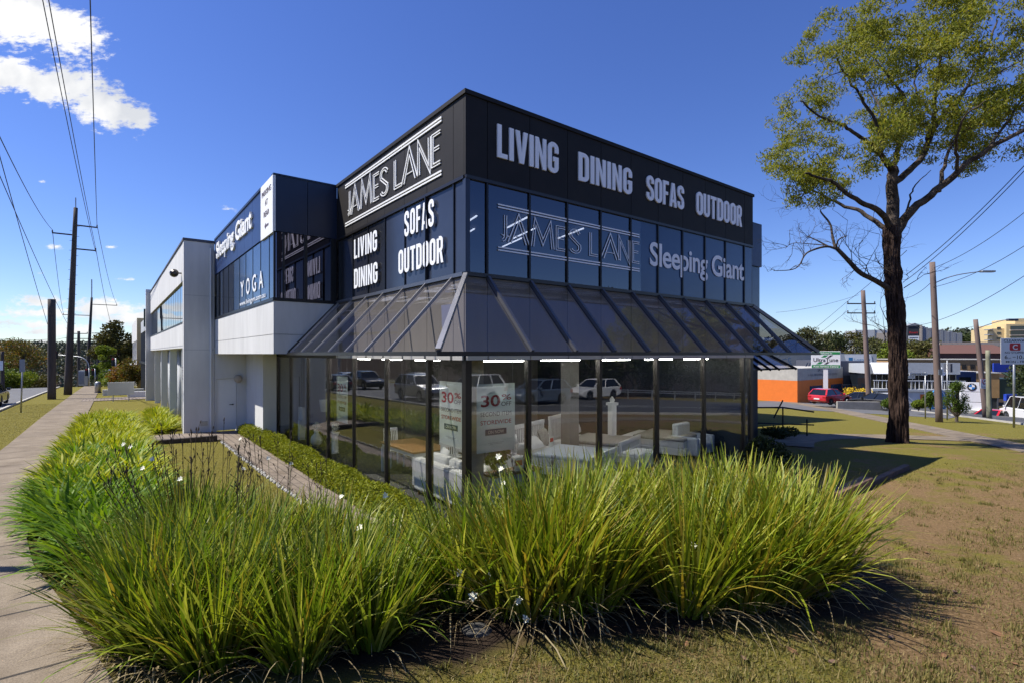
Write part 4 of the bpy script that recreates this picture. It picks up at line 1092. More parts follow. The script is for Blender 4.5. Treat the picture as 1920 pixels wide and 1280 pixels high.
# ------------------------------------------------------------------ cars
def car(label, x, y, heading, paint, kind='hatch', group='cars on the streets', z=None):
    L, W, H = dict(hatch=(4.2, 1.76, 1.48), suv=(4.6, 1.86, 1.70), sedan=(4.7, 1.80, 1.44), van=(5.0, 1.92, 2.15))[kind]
    o = thing('parked_car', label, 'car', (x, y, (gz(x, y) if z is None else z) + .05), heading, group)
    wr = {'hatch': .31, 'suv': .36, 'sedan': .32, 'van': .34}[kind]
    belt = {'hatch': .93, 'suv': 1.08, 'sedan': .92, 'van': 1.15}[kind]
    fx, rx = L * .31, -L * .29
    sill = .20 if kind != 'suv' else .26
    ws = {'hatch': .20, 'suv': .19, 'sedan': .19, 'van': .34}[kind] * L
    prof = [(-L / 2 + .02, .42), (-L / 2, .62), (-L / 2 + .03, belt - .08), (-L / 2 + .10, belt), (ws, belt), (L / 2 - .42, belt - .13), (L / 2 - .10, belt - .24), (L / 2, .60), (L / 2 - .01, .38), (L / 2 - .14, .26)]
    prof += [(fx + wr + .06, sill)] + [(fx + (wr + .06) * math.cos(R_(t)), max(sill, wr + (wr + .06) * math.sin(R_(t)))) for t in range(10, 180, 20)] + [(fx - wr - .06, sill)]
    prof += [(rx + wr + .06, sill)] + [(rx + (wr + .06) * math.cos(R_(t)), max(sill, wr + (wr + .06) * math.sin(R_(t)))) for t in range(10, 180, 20)] + [(rx - wr - .06, sill), (-L / 2 + .12, .30)]
    body = MB().prism(prof, 'y', -W / 2, W / 2).build('body', paint, o, bevel=.07)
    # cabin
    hb, ht = W / 2 - .05, W / 2 - (.24 if kind != 'van' else .12)
    r0 = {'hatch': -L / 2 + .10, 'suv': -L / 2 + .08, 'sedan': -L * .36, 'van': -L / 2 + .06}[kind]; r1 = {'hatch': -L / 2 + .55, 'suv': -L / 2 + .40, 'sedan': -L * .20, 'van': -L / 2 + .14}[kind]
    f0 = ws + .02; f1 = {'hatch': .02, 'suv': .06, 'sedan': .02, 'van': .22}[kind] * L
    zt = H - .05
    B = [(r0, -hb), (f0, -hb), (f0, hb), (r0, hb)]; T = [(r1, -ht), (f1, -ht), (f1, ht), (r1, ht)]
    for nm, i, j in (('side_window', 0, 1), ('windscreen', 1, 2), ('side_window', 2, 3), ('rear_window', 3, 0)):
        if kind == 'van' and nm == 'side_window':
            pass
        MB().quad((*B[i], belt - .01), (*B[j], belt - .01), (*T[j], zt), (*T[i], zt)).build(nm, 'car_glass', o)
    roof = MB().prism([(r1 - .06, zt - .01), (r1 + .05, H - .01), ((r1 + f1) / 2, H + .02), (f1 - .10, H - .01), (f1 + .08, zt - .02)], 'y', -ht - .015, ht + .015).build('roof', paint, o, bevel=.03)
    def pl(*a_): MB().bar(*a_).build('pillar', paint, roof)
    for s, k in ((-1, 0), (1, 3)):
        pl((B[k][0], B[k][1], belt), (T[k][0], T[k][1], zt), .13, .09)
        kk = 1 if s < 0 else 2
        pl((B[kk][0], B[kk][1], belt), (T[kk][0], T[kk][1], zt), .06, .06)
        for t in (.40,) + ((.72,) if kind in ('suv', 'van') else ()):
            xb = B[k][0] + (B[kk][0] - B[k][0]) * (1 - t); xt = T[k][0] + (T[kk][0] - T[k][0]) * (1 - t)
            pl((xb, s * (hb + .005), belt), (xt, s * (ht + .005), zt), .07, .03)
    for wx in (fx, rx):
        for s in (-1, 1):
            tmb = MB(); prw = [(wr * .70, -.10), (wr * .96, -.10), (wr, -.06), (wr, .06), (wr * .96, .10), (wr * .70, .10)]
            t_ = tmb.lathe(prw, (wx, s * (W / 2 - .11), wr), 20, 'y').build('tyre', 'tyre', o)
            rm = MB().lathe([(wr * .70, 0), (wr * .66, .012), (.05, .012)], (wx, s * (W / 2 - .11) + (s * .09), wr), 20, 'y')
            for a in range(5):
                t = a * 2 * math.pi / 5
                rm.bar((wx, s * (W / 2 - .005), wr), (wx + wr * .66 * math.cos(t), s * (W / 2 - .005), wr + wr * .66 * math.sin(t)), .05, .02)
            rm.build('rim', 'rim', t_)
    for s in (-1, 1):
        MB().box(L / 2 - .22, s * (W / 2 - .42), belt - .36, L / 2 - .03, s * (W / 2 - .03), belt - .22).build('headlight', 'head_lamp', o, bevel=.03)
        MB().box(-L / 2 - .01, s * (W / 2 - .34), belt - .28, -L / 2 + .22, s * (W / 2 + .005), belt - .08).build('tail_light', 'tail_lamp', o, bevel=.02)
        MB().box(ws - .25, s * (W / 2 + .02), belt - .01, ws - .10, s * (W / 2 + .2), belt + .14).build('mirror', paint, o, bevel=.03)
    MB().box(L / 2 - .06, -.5, .40, L / 2 + .012, .5, .58).build('grille', 'tyre', o)
    MB().box(-L / 2 - .02, -.26, belt - .42, -L / 2 + .02, .26, belt - .30).build('number_plate', 'plate', o)
    hd = MB()
    for s in (-1, 1):
        for t in (.05 * L, -.17 * L): hd.box(t, s * (W / 2), belt - .16, t + .2, s * (W / 2 + .022), belt - .12)
    hd.build('door_handle', paint, body)
    return o
HL = math.atan2(LD[1], LD[0])       # along the left street, away from the corner
def carAB(label, a, b, fwd, paint, kind, group='cars on the left-hand street'):
    x, y = AB(a, b); return car(label, x, y, HL if fwd else HL + math.pi, paint, kind, group)
carAB('dark navy hatchback driving down the left-hand street, cut by the photo edge', 47.6, -6.45, True, 'car_navy', 'hatch')
carAB('silver four-wheel drive on the left-hand street, mirrored in the shopfront', 32.0, -7.0, False, 'car_silver', 'suv')
carAB('black four-wheel drive behind the silver one, mirrored in the shopfront', 48.5, -9.8, False, 'car_black', 'suv')
carAB('silver hatchback farthest down the left-hand street', 55, -10.4, False, 'car_silver', 'hatch')
carAB('white hatchback in the far lane of the left-hand street', 47, -14.2, True, 'car_white', 'hatch')
carAB('blue four-wheel drive in the far lane of the left-hand street', 34, -13.4, True, 'car_blue', 'suv')
carAB('silver sedan waiting in the left-hand street beside the blue one', 30, -10.2, False, 'car_silver', 'sedan')
HR = math.atan2(RD[1], RD[0])
car('white four-wheel drive at the corner, mirrored beside the second poster', 16.6, 2.6, HR + math.pi, 'car_white', 'suv', 'cars on the right-hand street')
car('blue-grey hatchback on the right-hand street, mirrored in the shopfront', 21.8, 5.6, HR + math.pi, 'car_bluegrey', 'hatch', 'cars on the right-hand street')
car('white hatchback beside the blue-grey one, mirrored in the shopfront', 29.6, 8.2, HR + math.pi, 'car_white', 'hatch', 'cars on the right-hand street')

# ------------------------------------------------------------------ left street: white office building with undercroft
bx, by = AB(23.52, 2.2)
of = thing('office_building', 'white rendered office building with round columns under its overhanging upper floor', 'building', (bx, by, -.3), TH)
MB().box(0, 0, -.5, 1.035, .38, 7.70).build('end_wall', 'white_render', of)
MB().box(-.03, -.03, 7.70, 1.06, .41, 7.80).build('coping', 'slate', of)
MB().box(.02, .385, 3.58, .5, 22, 4.55).build('spandrel', 'white_render', of)
MB().box(.02, .385, 6.20, .5, 22, 7.72).build('parapet', 'white_render', of)
MB().box(-.02, .385, 7.725, .55, 22, 7.80).build('coping', 'slate', of)
MB().box(.5, .385, 3.55, 7, 22, 3.60).box(.5, .39, 7.4, 7, 22, 7.5).build('roof', 'white_wall_grimy', of)
MB().box(3.2, .385, -.8, 3.4, 22, 3.54).build('undercroft_wall', 'grey_render', of)
MB().box(3.5, .385, 3.7, 3.6, 22, 7.3).build('inner_wall', 'carpet', of)
for k in range(22):
    y0 = .45 + k * .975; y1 = y0 + .95
    if y1 > 21.9: break
    w_ = MB().quad((.10, y1, 4.58), (.10, y0, 4.58), (.10, y0, 6.18), (.10, y1, 6.18)).build('window_pane', 'office_glass', of, recalc=False)
    MB().box(.094, y1, 4.55, .14, y1 + .028, 6.20).build('mullion', 'alu_dark', of)
MB().box(.0, .39, 4.551, .16, 21.9, 4.60).build('window_sill', 'mullion', of)
MB().box(.012, .39, 3.66, .019, 22, 3.68).build('joint', 'grey_render', of)
MB().box(-.25, 22.0, -1.2, 7, 22.4, 7.95).build('end_wall', 'white_render', of)
for k in range(4):
    y = 2.2 + k * 5.6
    MB().lathe([(.30, -.9), (.30, 3.55)], (.75, y, 0), 20).build('column', 'pale_grey', of, smooth=True)
    MB().box(.10, y - .42, -.9, .40, y - .32, 3.55).build('downpipe', 'white_paint', of)
MB().box(-.006, .38, 3.40, 1.04, .385, 3.42).box(.0, -.004, 3.50, 1.03, -.001, 3.515).box(.0, -.004, 5.60, 1.03, -.001, 5.612).build('joint', 'grey_render', of)
MB().box(.55, -.02, .55, .80, -.001, .72).build('vent', 'galv', of)
MB().tube([(.90, -.05, -.4), (.90, -.05, 7.5)], .035, 8).build('downpipe', 'white_paint', of)
fl_ = MB().lathe([(.07, 0), (.15, .10), (.16, .28), (.02, .30)], (-.22, .9, 6.55), 12, 'y').bar((0.03, 1.0, 6.55), (-.22, 1.0, 6.55), .05)
fl_.build('floodlight', 'bronze', of)
mb = MB(); put_text(mb, '11-15', Frame((-.004, .33, 2.85), (0, 0, -1), (0, -1, 0), (-1, 0, 0)), .5, .12, .003); mb.build('street_number', 'grey_ink', of, recalc=False)
def bld(label, a0, b0, w, l, h, zb, name='office_building', group=None):
    x, y = AB(a0, b0); return thing(name, label, 'building', (x, y, zb), TH, group)
o2 = bld('grey and glass office building beyond the white one', 52.2, 2.5, 7, 19, 7, -.6)
MB().box(0, 0, -1, 7, .3, 7.1).build('end_wall', 'pale_grey', o2); MB().box(.1, .3, 5.9, 7, 19, 7.1).build('parapet', 'pale_grey', o2)
MB().box(.3, .3, -1.5, 7, 19, 5.895).build('core', 'slate', o2)
for k in range(8): 
    MB().quad((.2, .4 + (k + 1) * 2.3 - .06, .3), (.2, .4 + k * 2.3, .3), (.2, .4 + k * 2.3, 5.9), (.2, .4 + (k + 1) * 2.3 - .06, 5.9)).build('window_pane', 'window_dark', o2, recalc=False)
    MB().box(.10, .4 + (k + 1) * 2.3 - .06, -.5, .25, .4 + (k + 1) * 2.3, 5.9).build('mullion', 'alu_dark', o2)
MB().box(-.05, .3, 2.7, .09, 18.9, 2.9).build('floor_band', 'mullion', o2)
MB().box(-.35, 1.2, 5.9, 0.09, 1.5, 7.4).build('blade_sign', 'dark_green', o2)
o3 = bld('white and cream office block farthest down the left-hand street', 73, 2.3, 7, 20, 7.6, -1)
MB().box(0, 0, -1.5, 7, .3, 8.1).build('end_wall', 'cream', o3); MB().box(.05, .3, -1.5, 7, 20, 2.6).build('wall', 'white_render', o3); MB().box(.05, .3, 5.6, 7, 20, 8.1).build('parapet', 'white_render', o3)
MB().box(.4, .3, 2.6, 7, 20, 5.6).build('core', 'window_dark', o3); MB().box(-.5, .5, 2.5, .04, 10, 2.9).build('canopy', 'white_paint', o3)
for k in range(6): MB().box(.06, .3 + k * 3.3, 2.61, .3, 1.0 + k * 3.3, 5.59).build('pier', 'white_render', o3)
for k in range(5): MB().quad((.042, 3.2 + k * 3.3, -.4), (.042, 1.6 + k * 3.3, -.4), (.042, 1.6 + k * 3.3, 2.1), (.042, 3.2 + k * 3.3, 2.1)).build('window_pane', 'window_dark', o3, recalc=False)

# planter walls, sign board, bollard near the driveway
def boxthing(name, label, cat, a0, b0, a1, b1, z0, z1, m, group=None, bev=.02):
    x, y = AB(a0, b0); o = thing(name, label, cat, (x, y, 0), TH, group)
    MB().box(0, 0, z0, b1 - b0, a1 - a0, z1).build('block', m, o, bevel=bev)
    return o
boxthing('planter_wall', 'low white rendered planter wall in front of the far shrubs', 'wall', 56, -.6, 56.3, 2.3, -1.2, .02, 'white_render')
boxthing('planter_wall', 'low white rendered wall along the driveway by the sign board', 'wall', 50.6, 1.0, 50.9, 3.6, -1.2, .10, 'white_render')
x, y = AB(46.3, .55); sb = thing('sign_board', 'blank white sign board on two short legs on the lawn', 'sign', (x, y, gz(x, y)), TH + .1)
MB().box(-.75, 0, .45, .75, .05, 1.30).build('panel', 'white_wall_grimy', sb)
MB().box(-.78, -.02, 1.301, .78, .07, 1.36).build('cap', 'white_paint', sb)
for s in (-.45, .45): MB().box(s - .03, .055, -.1, s + .03, .1, 1.2).build('leg', 'galv', sb)
x, y = AB(62, -1.0); bo = thing('bollard', 'short grey round-topped bollard beside the footpath', 'bollard', (x, y, gz(x, y)))
MB().lathe([(.24, 0), (.24, .9), (.20, 1.02), (.05, 1.08)], n=16).build('post', 'galv', bo, smooth=True); MB().lathe([(.27, .0), (.27, .1)], n=16).build('base', 'slate', bo)

# ------------------------------------------------------------------ poles, wires, signs
def pole(name, label, base, top, r0, r1, m, group=None, arms=(), insul=True):
    """arms: (height below the top, length to one side, length to the other, direction)"""
    base = Vector(base); top = Vector(top)
    o = thing(name, label, 'utility pole', base, 0, group)
    v = top - base
    n = 10; pts = [v * (i / n) for i in range(n + 1)]; pts[0] = pts[0] - Vector((0, 0, .4))
    rad = [r0 + (r1 - r0) * i / n for i in range(n + 1)]
    MB().tube(pts, rad, 14).build('shaft', m, o, smooth=True)
    ends = []
    for dz, l0, l1, dr in arms:
        d = Vector(dr).normalized(); c = v - Vector((0, 0, dz)); p = c - d * l0; q = c + d * l1
        side = Vector((-d.y, d.x, 0)) * (r1 + .04)
        am = MB().bar(p + side, q + side, .10, .11).build('crossarm', 'pole_wood' if m != 'galv' else 'galv', o)
        mb = MB(); tips = []
        for t in ((.02, .98) if min(l0, l1) > .1 else ((.98,) if l1 > l0 else (.02,))):
            s = p.lerp(q, t) + side; mb.lathe([(.035, 0), (.06, .05), (.04, .10), (.06, .14), (.03, .2)], s + Vector((0, 0, .055)), 10); tips.append(base + s + Vector((0, 0, .26)))
        mb.build('insulator', 'slate', am)
        ends += tips
    return o, ends
x, y = AB(10.9, -3.6)
pole('utility_pole', 'timber pole on the verge just outside the photo, its shadow crossing the near footpath', (x, y, gz(x, y)), (x, y, 9.5), .11, .09, 'pole_wood')
x, y, _ = at(97, 745, 39.8)
pole('pole_stub', 'thick dark timber pole stub without arms on the left-hand verge', (x, y, gz(x, y)), (x, y, 7.2), .26, .24, 'pole_wood')
B1 = at(127, 737, 46); B1.z = gz(B1.x, B1.y); T1 = at(142, 390, 46)
rl = Vector((RD[0], RD[1], 0))
p1o, e1 = pole('utility_pole', 'tall leaning timber power pole with three staggered arms on the left-hand verge', B1, T1, .30, .15, 'pole_wood', None,
     [(.9 + .6, 0, 1.5, rl), (2.4, 1.6, 0, rl), (3.6, 0, 1.4, rl)])
MB().bar(Vector(T1) - Vector(B1), Vector(T1) - Vector(B1) + Vector((0, 0, .9)), .06).build('spike', 'galv', p1o)
st_ = MB(); vv_ = T1 - B1
for k in range(26):
    p = vv_ * (.25 + k * .026); s = 1 if k % 2 else -1
    st_.bar(p, p + rl * s * .33, .025)
st_.build('climbing_peg', 'dark_steel', p1o)
B2 = at(163, 724, 92); T2 = at(172, 558, 92)
p2o, e2 = pole('utility_pole', 'second tall power pole with staggered arms farther down the left-hand street', B2, T2, .30, .16, 'pole_wood', None, [(1.2, 0, 3.6, rl), (3.2, 3.9, 0, rl), (6.3, 0, 3.2, rl)])
MB().bar(T2 - B2, T2 - B2 + Vector((0, 0, 3.2)), .12).build('spike', 'galv', p2o)
B3 = at(148, 728, 78); B3.z = gz(B3.x, B3.y) - .5; T3 = at(147.5, 621, 78)
p3o, e3 = pole('utility_pole', 'shorter power pole with two level crossarms in the left-hand street', B3, T3, .22, .17, 'pole_wood', None, [(.35, 1.1, 1.1, (1, .1, 0)), (1.1, 1.6, 1.6, (1, .1, 0))])
B4 = at(184, 724, 110); T4 = at(183.5, 650, 110)
pole('utility_pole', 'distant plain pole against the wooded hill', B4, T4, .2, .16, 'pole_wood')
B5 = at(5, 735, 55); B5.z = gz(B5.x, B5.y); T5 = at(4.5, 658, 55)
p5o, _ = pole('utility_pole', 'dark pole with a small white notice at the left edge of the photo', B5, T5, .17, .14, 'pole_wood')
MB().box(-.25, -.24, 2.2, .25, -.21, 3.2).build('notice', 'sign_face', p5o)
def wire(label, p, q, sag, r=.018, group='overhead wires'):
    p = Vector(p); q = Vector(q); n = 28
    pts = [p.lerp(q, i / n) - Vector((0, 0, sag * 4 * (i / n) * (1 - i / n))) for i in range(n + 1)]
    o = MB().tube(pts, r, 5, caps=False).build('power_line', 'wire', None, smooth=True)
    return tag(o, label, 'wire', group)
def back(px, py, D): return at(px, py, D)
e1s = sorted(e1, key=lambda p: p.z)
# wires of the left-hand street run on past the camera
wl = [(e1[0], back(168, -40, 17.5), .25, 'thick black wire crossing the clouds almost upright'), (e1[2], back(84, -40, 17), .3, 'black wire slanting through the upper cloud to the tall pole'),
      (e1[2] + Vector((0, 0, -.4)), back(72, -40, 18), .35, 'thin wire beside the slanting one through the cloud'), (e1[1], back(-60, 130, 14), .5, 'wire running from the left arm of the tall pole out of the photo'),
      ]
for p, q, s, lab in wl: wire(lab, p, q, s, .022 if 'thick' in lab else .018)
wire('wire between the two tall poles on the left arm', e1[1], e2[1], .9, .022)
wire('wire between the two tall poles on the right upper arm', e1[0], e2[0], 1.1, .022)
wire('wire between the two tall poles on the right lower arm', e1[2], e2[2], 1.1, .022)
wire('low wire at far left slanting behind the pole stub', at(-40, 150, 22), at(99, 640, 70), .3, .022)
wire('low wire at far left ending at the two-arm pole', at(-60, 190, 20), e3[0], .6, .02)
wire('faint wire high above the hill at far left', at(-40, 632, 60), at(92, 636, 70), .2, .02)
wire('faint wire reaching the two-arm pole across the street', at(-40, 652, 60), e3[2], .3, .02)
# sign pole on the left verge, seen from behind
x, y, _ = at(39, 768, 28.8); sp = thing('street_sign', 'small traffic sign seen from behind on a thin pole on the left-hand verge', 'sign', (x, y, gz(x, y)))
MB().tube([(0, 0, -.1), (.11, 0, 2.9)], .038, 10).build('post', 'galv', sp, smooth=True); MB().box(-.02, -.06, 2.25, .28, -.04, 2.95).build('plate', 'galv', sp)
# traffic lights down the street
def signal(label, x, y, z0, h, mast=None, rz=0.):
    o = thing('traffic_light', label, 'traffic light', (x, y, z0), rz, 'traffic lights down the left-hand street')
    MB().tube([(0, 0, 0), (0, 0, h)], .08, 10).build('post', 'galv', o, smooth=True)
    def head(px, py, pz, lit):
        hd = MB().box(px - .20, py - .12, pz - .55, px + .20, py + .12, pz + .55).build('signal_head', 'dark_steel', o, bevel=.03)
        for k, m in enumerate(('signal_red' if lit else 'sign_red', 'tyre', 'tyre')): MB().lathe([(.11, 0), (.10, -.05)], (px, py - .12, pz + .33 - .33 * k), 12, 'y').build('lens', m, hd)
    head(-.28, 0, h - .5, False)
    if mast:
        c = Vector(mast); pts = [(0, 0, h), (-.15, 0, h + .9), (-.9, 0, c.z * .93), (c.x * .6, 0, c.z * .97), (c.x, 0, c.z)]
        MB().tube(smooth_pts(pts), .06, 8).build('mast_arm', 'galv', o, smooth=True)
        head(c.x - .1, -.2, c.z, True)
    return o
def smooth_pts(P, it=2):
    P = [Vector(p) for p in P]
    for _ in range(it):
        Q = [P[0]]
        for a, b in zip(P[:-1], P[1:]): Q += [a.lerp(b, .25), a.lerp(b, .75)]
        Q.append(P[-1]); P = Q
    return P
g1 = at(167, 725, 72)
signal('traffic light with a long mast arm carrying a red lamp over the road', g1.x, g1.y, g1.z, 2.6, mast=(-4.3, 0, 4.45))
g1 = at(178, 722, 80); signal('black traffic light nearest the far end of the footpath', g1.x, g1.y, g1.z, 2.6)
g1 = at(217, 722, 66); signal('traffic light among the shrubs beside the far office', g1.x, g1.y, g1.z, 3.5)
g1 = at(199, 724, 70); g1.z = gz(g1.x, g1.y); ns = thing('street_name_sign', 'small pale street name blade on a thin post by the shrubs', 'sign', g1)
MB().tube([(0, 0, 0), (0, 0, 2.4)], .04, 8).build('post', 'galv', ns); MB().box(0, -.02, 2.2, .95, .02, 2.4).build('blade', 'sign_face', ns)
g1 = at(156, 722, 76); cb_ = thing('signal_cabinet', 'pale green roadside cabinet at the end of the road', 'cabinet', (g1.x, g1.y, g1.z))
MB().box(-.45, -.3, 0, .45, .3, 2.2).build('case', 'pale_grey', cb_, bevel=.03); MB().box(-.40, -.315, .2, .40, -.301, 2.0).build('door', 'mid_grey', cb_)
g1 = AB(9.5, -7.2)
# ------------------------------------------------------------------ strappy plants
def blades(n, seed, spread_r, length, lean, width, curl, seg=5, stiff=.0, tipw=.15):
    """a clump of strap leaves: base disc radius spread_r, length/lean/width ranges"""
    g = np.random.default_rng(seed)
    t = np.linspace(0, 1, seg + 1)
    rad = spread_r * np.sqrt(g.random(n)); th = g.random(n) * 2 * np.pi
    bx_, by_ = rad * np.cos(th), rad * np.sin(th)
    dirn = th + g.normal(size=n) * .5
    L = length[0] + (length[1] - length[0]) * g.random(n) ** .8
    ln = lean[0] + (lean[1] - lean[0]) * (.25 * g.random(n) + .75 * (rad / spread_r)) + g.normal(size=n) * .09
    cu = curl * (.3 + g.random(n) * 1.2 + 2.6 * (g.random(n) < .10)) * (.4 + .9 * np.abs(ln))
    V = np.zeros((n, seg + 1, 2, 3))
    px, pz = np.zeros(n), np.zeros(n)
    w = (width[0] + (width[1] - width[0]) * g.random(n))
    tw = g.normal(size=n) * .9
    for i, ti in enumerate(t):
        ang = ln + cu * ti ** 1.6
        if i:
            px = px + np.sin(ang) * L / seg; pz = pz + np.cos(ang) * L / seg
        X = bx_ + np.cos(dirn) * px; Y = by_ + np.sin(dirn) * px
        ww = w * (1 - (1 - tipw) * ti ** 2.2) * (.75 + .5 * min(ti * 3, 1)) * .5
        if i == seg: ww = w * .06
        sx, sy = -np.sin(dirn + tw * .6), np.cos(dirn + tw * .6)
        V[:, i, 0] = np.stack([X - sx * ww, Y - sy * ww, pz], -1)
        V[:, i, 1] = np.stack([X + sx * ww, Y + sy * ww, pz], -1)
    V[..., 2] = np.maximum(V[..., 2], .01)
    idx = np.arange(n * (seg + 1) * 2).reshape(n, seg + 1, 2)
    Fq = np.stack([idx[:, :-1, 0], idx[:, :-1, 1], idx[:, 1:, 1], idx[:, 1:, 0]], -1).reshape(-1, 4)
    return V.reshape(-1, 3), Fq
def mesh_only(o):
    me = o.data; bpy.data.objects.remove(o); return me
DI = []; DD = []; DG = []
for k in range(6):
    DI.append(mesh_only(npmesh('blades', *blades(400, 100 + k, .31, (.62, 1.50), (.02, .53), (.017, .036), .42), 'blade_dietes', smooth=False)))
    DG.append(DI[-1].copy()); DG[-1].materials.clear(); DG[-1].materials.append(M['blade_dietes_green'])
    DD.append(mesh_only(npmesh('dry_blades', *blades(95, 200 + k, .34, (.35, 1.10), (.12, 1.10), (.008, .016), 1.0), 'blade_dry')))
AG = [mesh_only(npmesh('blades', *blades(150, 300 + k, .24, (.40, .74), (.10, .95), (.036, .056), .8, seg=6, tipw=.3), 'blade_agapanthus')) for k in range(4)]
AGY = []
for m_ in AG:
    c_ = m_.copy(); c_.materials.clear(); c_.materials.append(M['blade_agapanthus_pale']); AGY.append(c_)
def inst(name, me, parent=None):
    o = bpy.data.objects.new(name, me); COL.objects.link(o)
    if parent is not None: o.parent = parent
    return o
CLUMPS = []
def dietes(x, y, s=1., label='grassy flowering clump in the strappy bed curving round the corner', lean=None):
    o = thing('flax_lily_clump', label, 'plant', (x, y, gz(x, y) - .02), random.random() * 6.28, 'strappy clumps round the corner bed')
    k = random.randrange(6)
    inst('blades', (DG if x < .4 + random.uniform(-.6, .6) else DI)[k], o); inst('dry_blades', DD[k], o)
    o.scale = (s * random.uniform(.95, 1.1), s * random.uniform(.95, 1.1), s * random.uniform(.92, 1.06))
    CLUMPS.append(o); return o
g = np.random.default_rng(11)
# front line of the bed, and rows behind it
FRONT = [(-2.95, 4.45), (-3.35, 4.8), (-3.6, 5.2), (-2.4, 4.3), (-1.85, 4.45), (-1.35, 4.75), (.12, 5.25), (.6, 5.3), (.95, 5.5), (1.9, 5.45), (2.35, 5.5), (2.8, 5.6), (3.2, 5.8)]
ROW2 = [(-3.5, 5.5), (-2.9, 5.35), (-2.3, 5.2), (-1.75, 5.2), (-1.2, 5.55), (-.6, 5.75), (0, 5.85), (.55, 5.95), (1.05, 6.05), (1.75, 6.1), (2.3, 6.1), (2.85, 6.2), (3.3, 6.4)]
ROW3 = [(-3.9, 6.2), (-3.3, 6.0), (-2.6, 5.9), (-2.0, 5.9), (.5, 6.6), (1.05, 6.65), (1.6, 6.7), (2.2, 6.75), (2.75, 6.85), (3.15, 7.0), (-1.45, 6.2)]
ROW4 = [(-4.3, 6.9), (-3.7, 6.7), (-3.1, 6.5), (-2.4, 6.5), (1.6, 7.3), (2.2, 7.4), (2.75, 7.5)]
for P, s in ((FRONT, 1.0), (ROW2, 1.03), (ROW3, 1.02), (ROW4, .95)):
    for (x, y) in P:
        dietes(x + g.normal() * .07, y + g.normal() * .07, s * g.uniform(.92, 1.06) * (.82 if x < -.8 else 1.0))
# green strap-leaved row along the footpath
def agap(x, y, s, label='bright green strap-leaved clump in the row beside the left-hand footpath', grp='strap-leaved clumps along the footpath'):
    o = thing('agapanthus_clump', label, 'plant', (x, y, gz(x, y) - .02), random.random() * 6.28, grp)
    inst('blades', random.choice(AGY if toAB(x, y)[0] > 15.5 + random.uniform(-4.5, 4.5) else AG), o); o.scale = (s, s, s * random.uniform(.85, 1.05)); return o
a = 8.2
while a < 32:
    w0, w1 = (float(np.interp(a, [8, 9.5, 11, 13], [-.05, -.35, -.62, -.78])), .6 if a > 11 else .35)
    b = w0
    while b <= w1:
        x, y = AB(a + g.normal() * .08, b + g.normal() * .06)
        if True: agap(x, y, g.uniform(.92, 1.15) * (1.0 if a < 20 else .95))
        b += .42
    a += .44 if a < 16 else .62
for k in range(34):
    a_ = g.uniform(24.3, 33); b_ = g.uniform(1.15, 2.05)
    if a_ > 27 and b_ < 1.5: b_ += .4
    x, y = AB(a_, b_)
    agap(x, y, g.uniform(.6, 1.0), 'green tufted clump growing against the white office wall', 'tufts against the office wall')
# flowers: white three-petalled blooms on thin stems; brown seed stalks
def flower_mesh():
    mb = MB()
    for k in range(6):
        t = k * math.pi / 3; r = .040 if k % 2 == 0 else .034
        c, s = math.cos(t), math.sin(t); c1, s1 = math.cos(t + .42), math.sin(t + .42); c2, s2 = math.cos(t - .42), math.sin(t - .42)
        mb.quad((0, 0, 0), (c2 * r * .7, s2 * r * .7, .008), (c * r, s * r, .004 + .006 * (k % 2)), (c1 * r * .7, s1 * r * .7, .008))
    return mb
FLM = mesh_only(flower_mesh().build('flower', 'petal', recalc=False))
def nearest_clump(x, y): return min(CLUMPS, key=lambda c: (c.location.x - x) ** 2 + (c.location.y - y) ** 2)
bpy.context.view_layer.update()
def flower(px, py, D, s=1.0, stem=True):
    p = at(px, py, D); c = nearest_clump(p.x, p.y); inv = c.matrix_world.inverted()
    q = inv @ p
    f = inst('flower', FLM, c); f.location = q; f.scale = (s, s, s)
    # face up, towards the camera side
    f.rotation_euler = (R_(random.uniform(35, 75)), R_(random.uniform(-30, 30)), random.uniform(-.6, .6) - c.rotation_euler.z)
    mb = MB(); base = Vector((q.x * .35, q.y * .35, .05)); mid = (base + q) / 2 + Vector((0, 0, .12))
    pts = smooth_pts([base, mid, q], 2)
    mb.tube([f_ - q for f_ in pts], .0035, 5)
    so2 = mb.build('stem', 'stem', None, recalc=False); so2.parent = f
    so2.matrix_parent_inverse = Matrix.LocRotScale(None, f.rotation_euler, Vector((s, s, s))).inverted()
FL_PX = [(285, 860, 6.4), (245, 837, 6.6), (268, 877, 6.2), (338, 897, 6.0), (456, 878, 6.6), (503, 858, 6.7), (546, 868, 6.6), (451, 822, 7.0), (640, 930, 5.6), (675, 988, 5.2), (722, 928, 5.8),
         (935, 855, 6.6), (940, 878, 6.4), (945, 905, 6.2), (862, 1073, 5.0), (915, 1080, 5.0), (887, 1117, 4.9), (973, 1125, 4.85), (985, 1160, 4.8), (1147, 1213, 4.7), (1300, 1022, 5.3), (1296, 1112, 5.2), (297, 1148, 4.5), (232, 832, 6.9), (1005, 1097, 5.0)]
for (px, py, D) in FL_PX: flower(px, py, D, random.uniform(.9, 1.25))
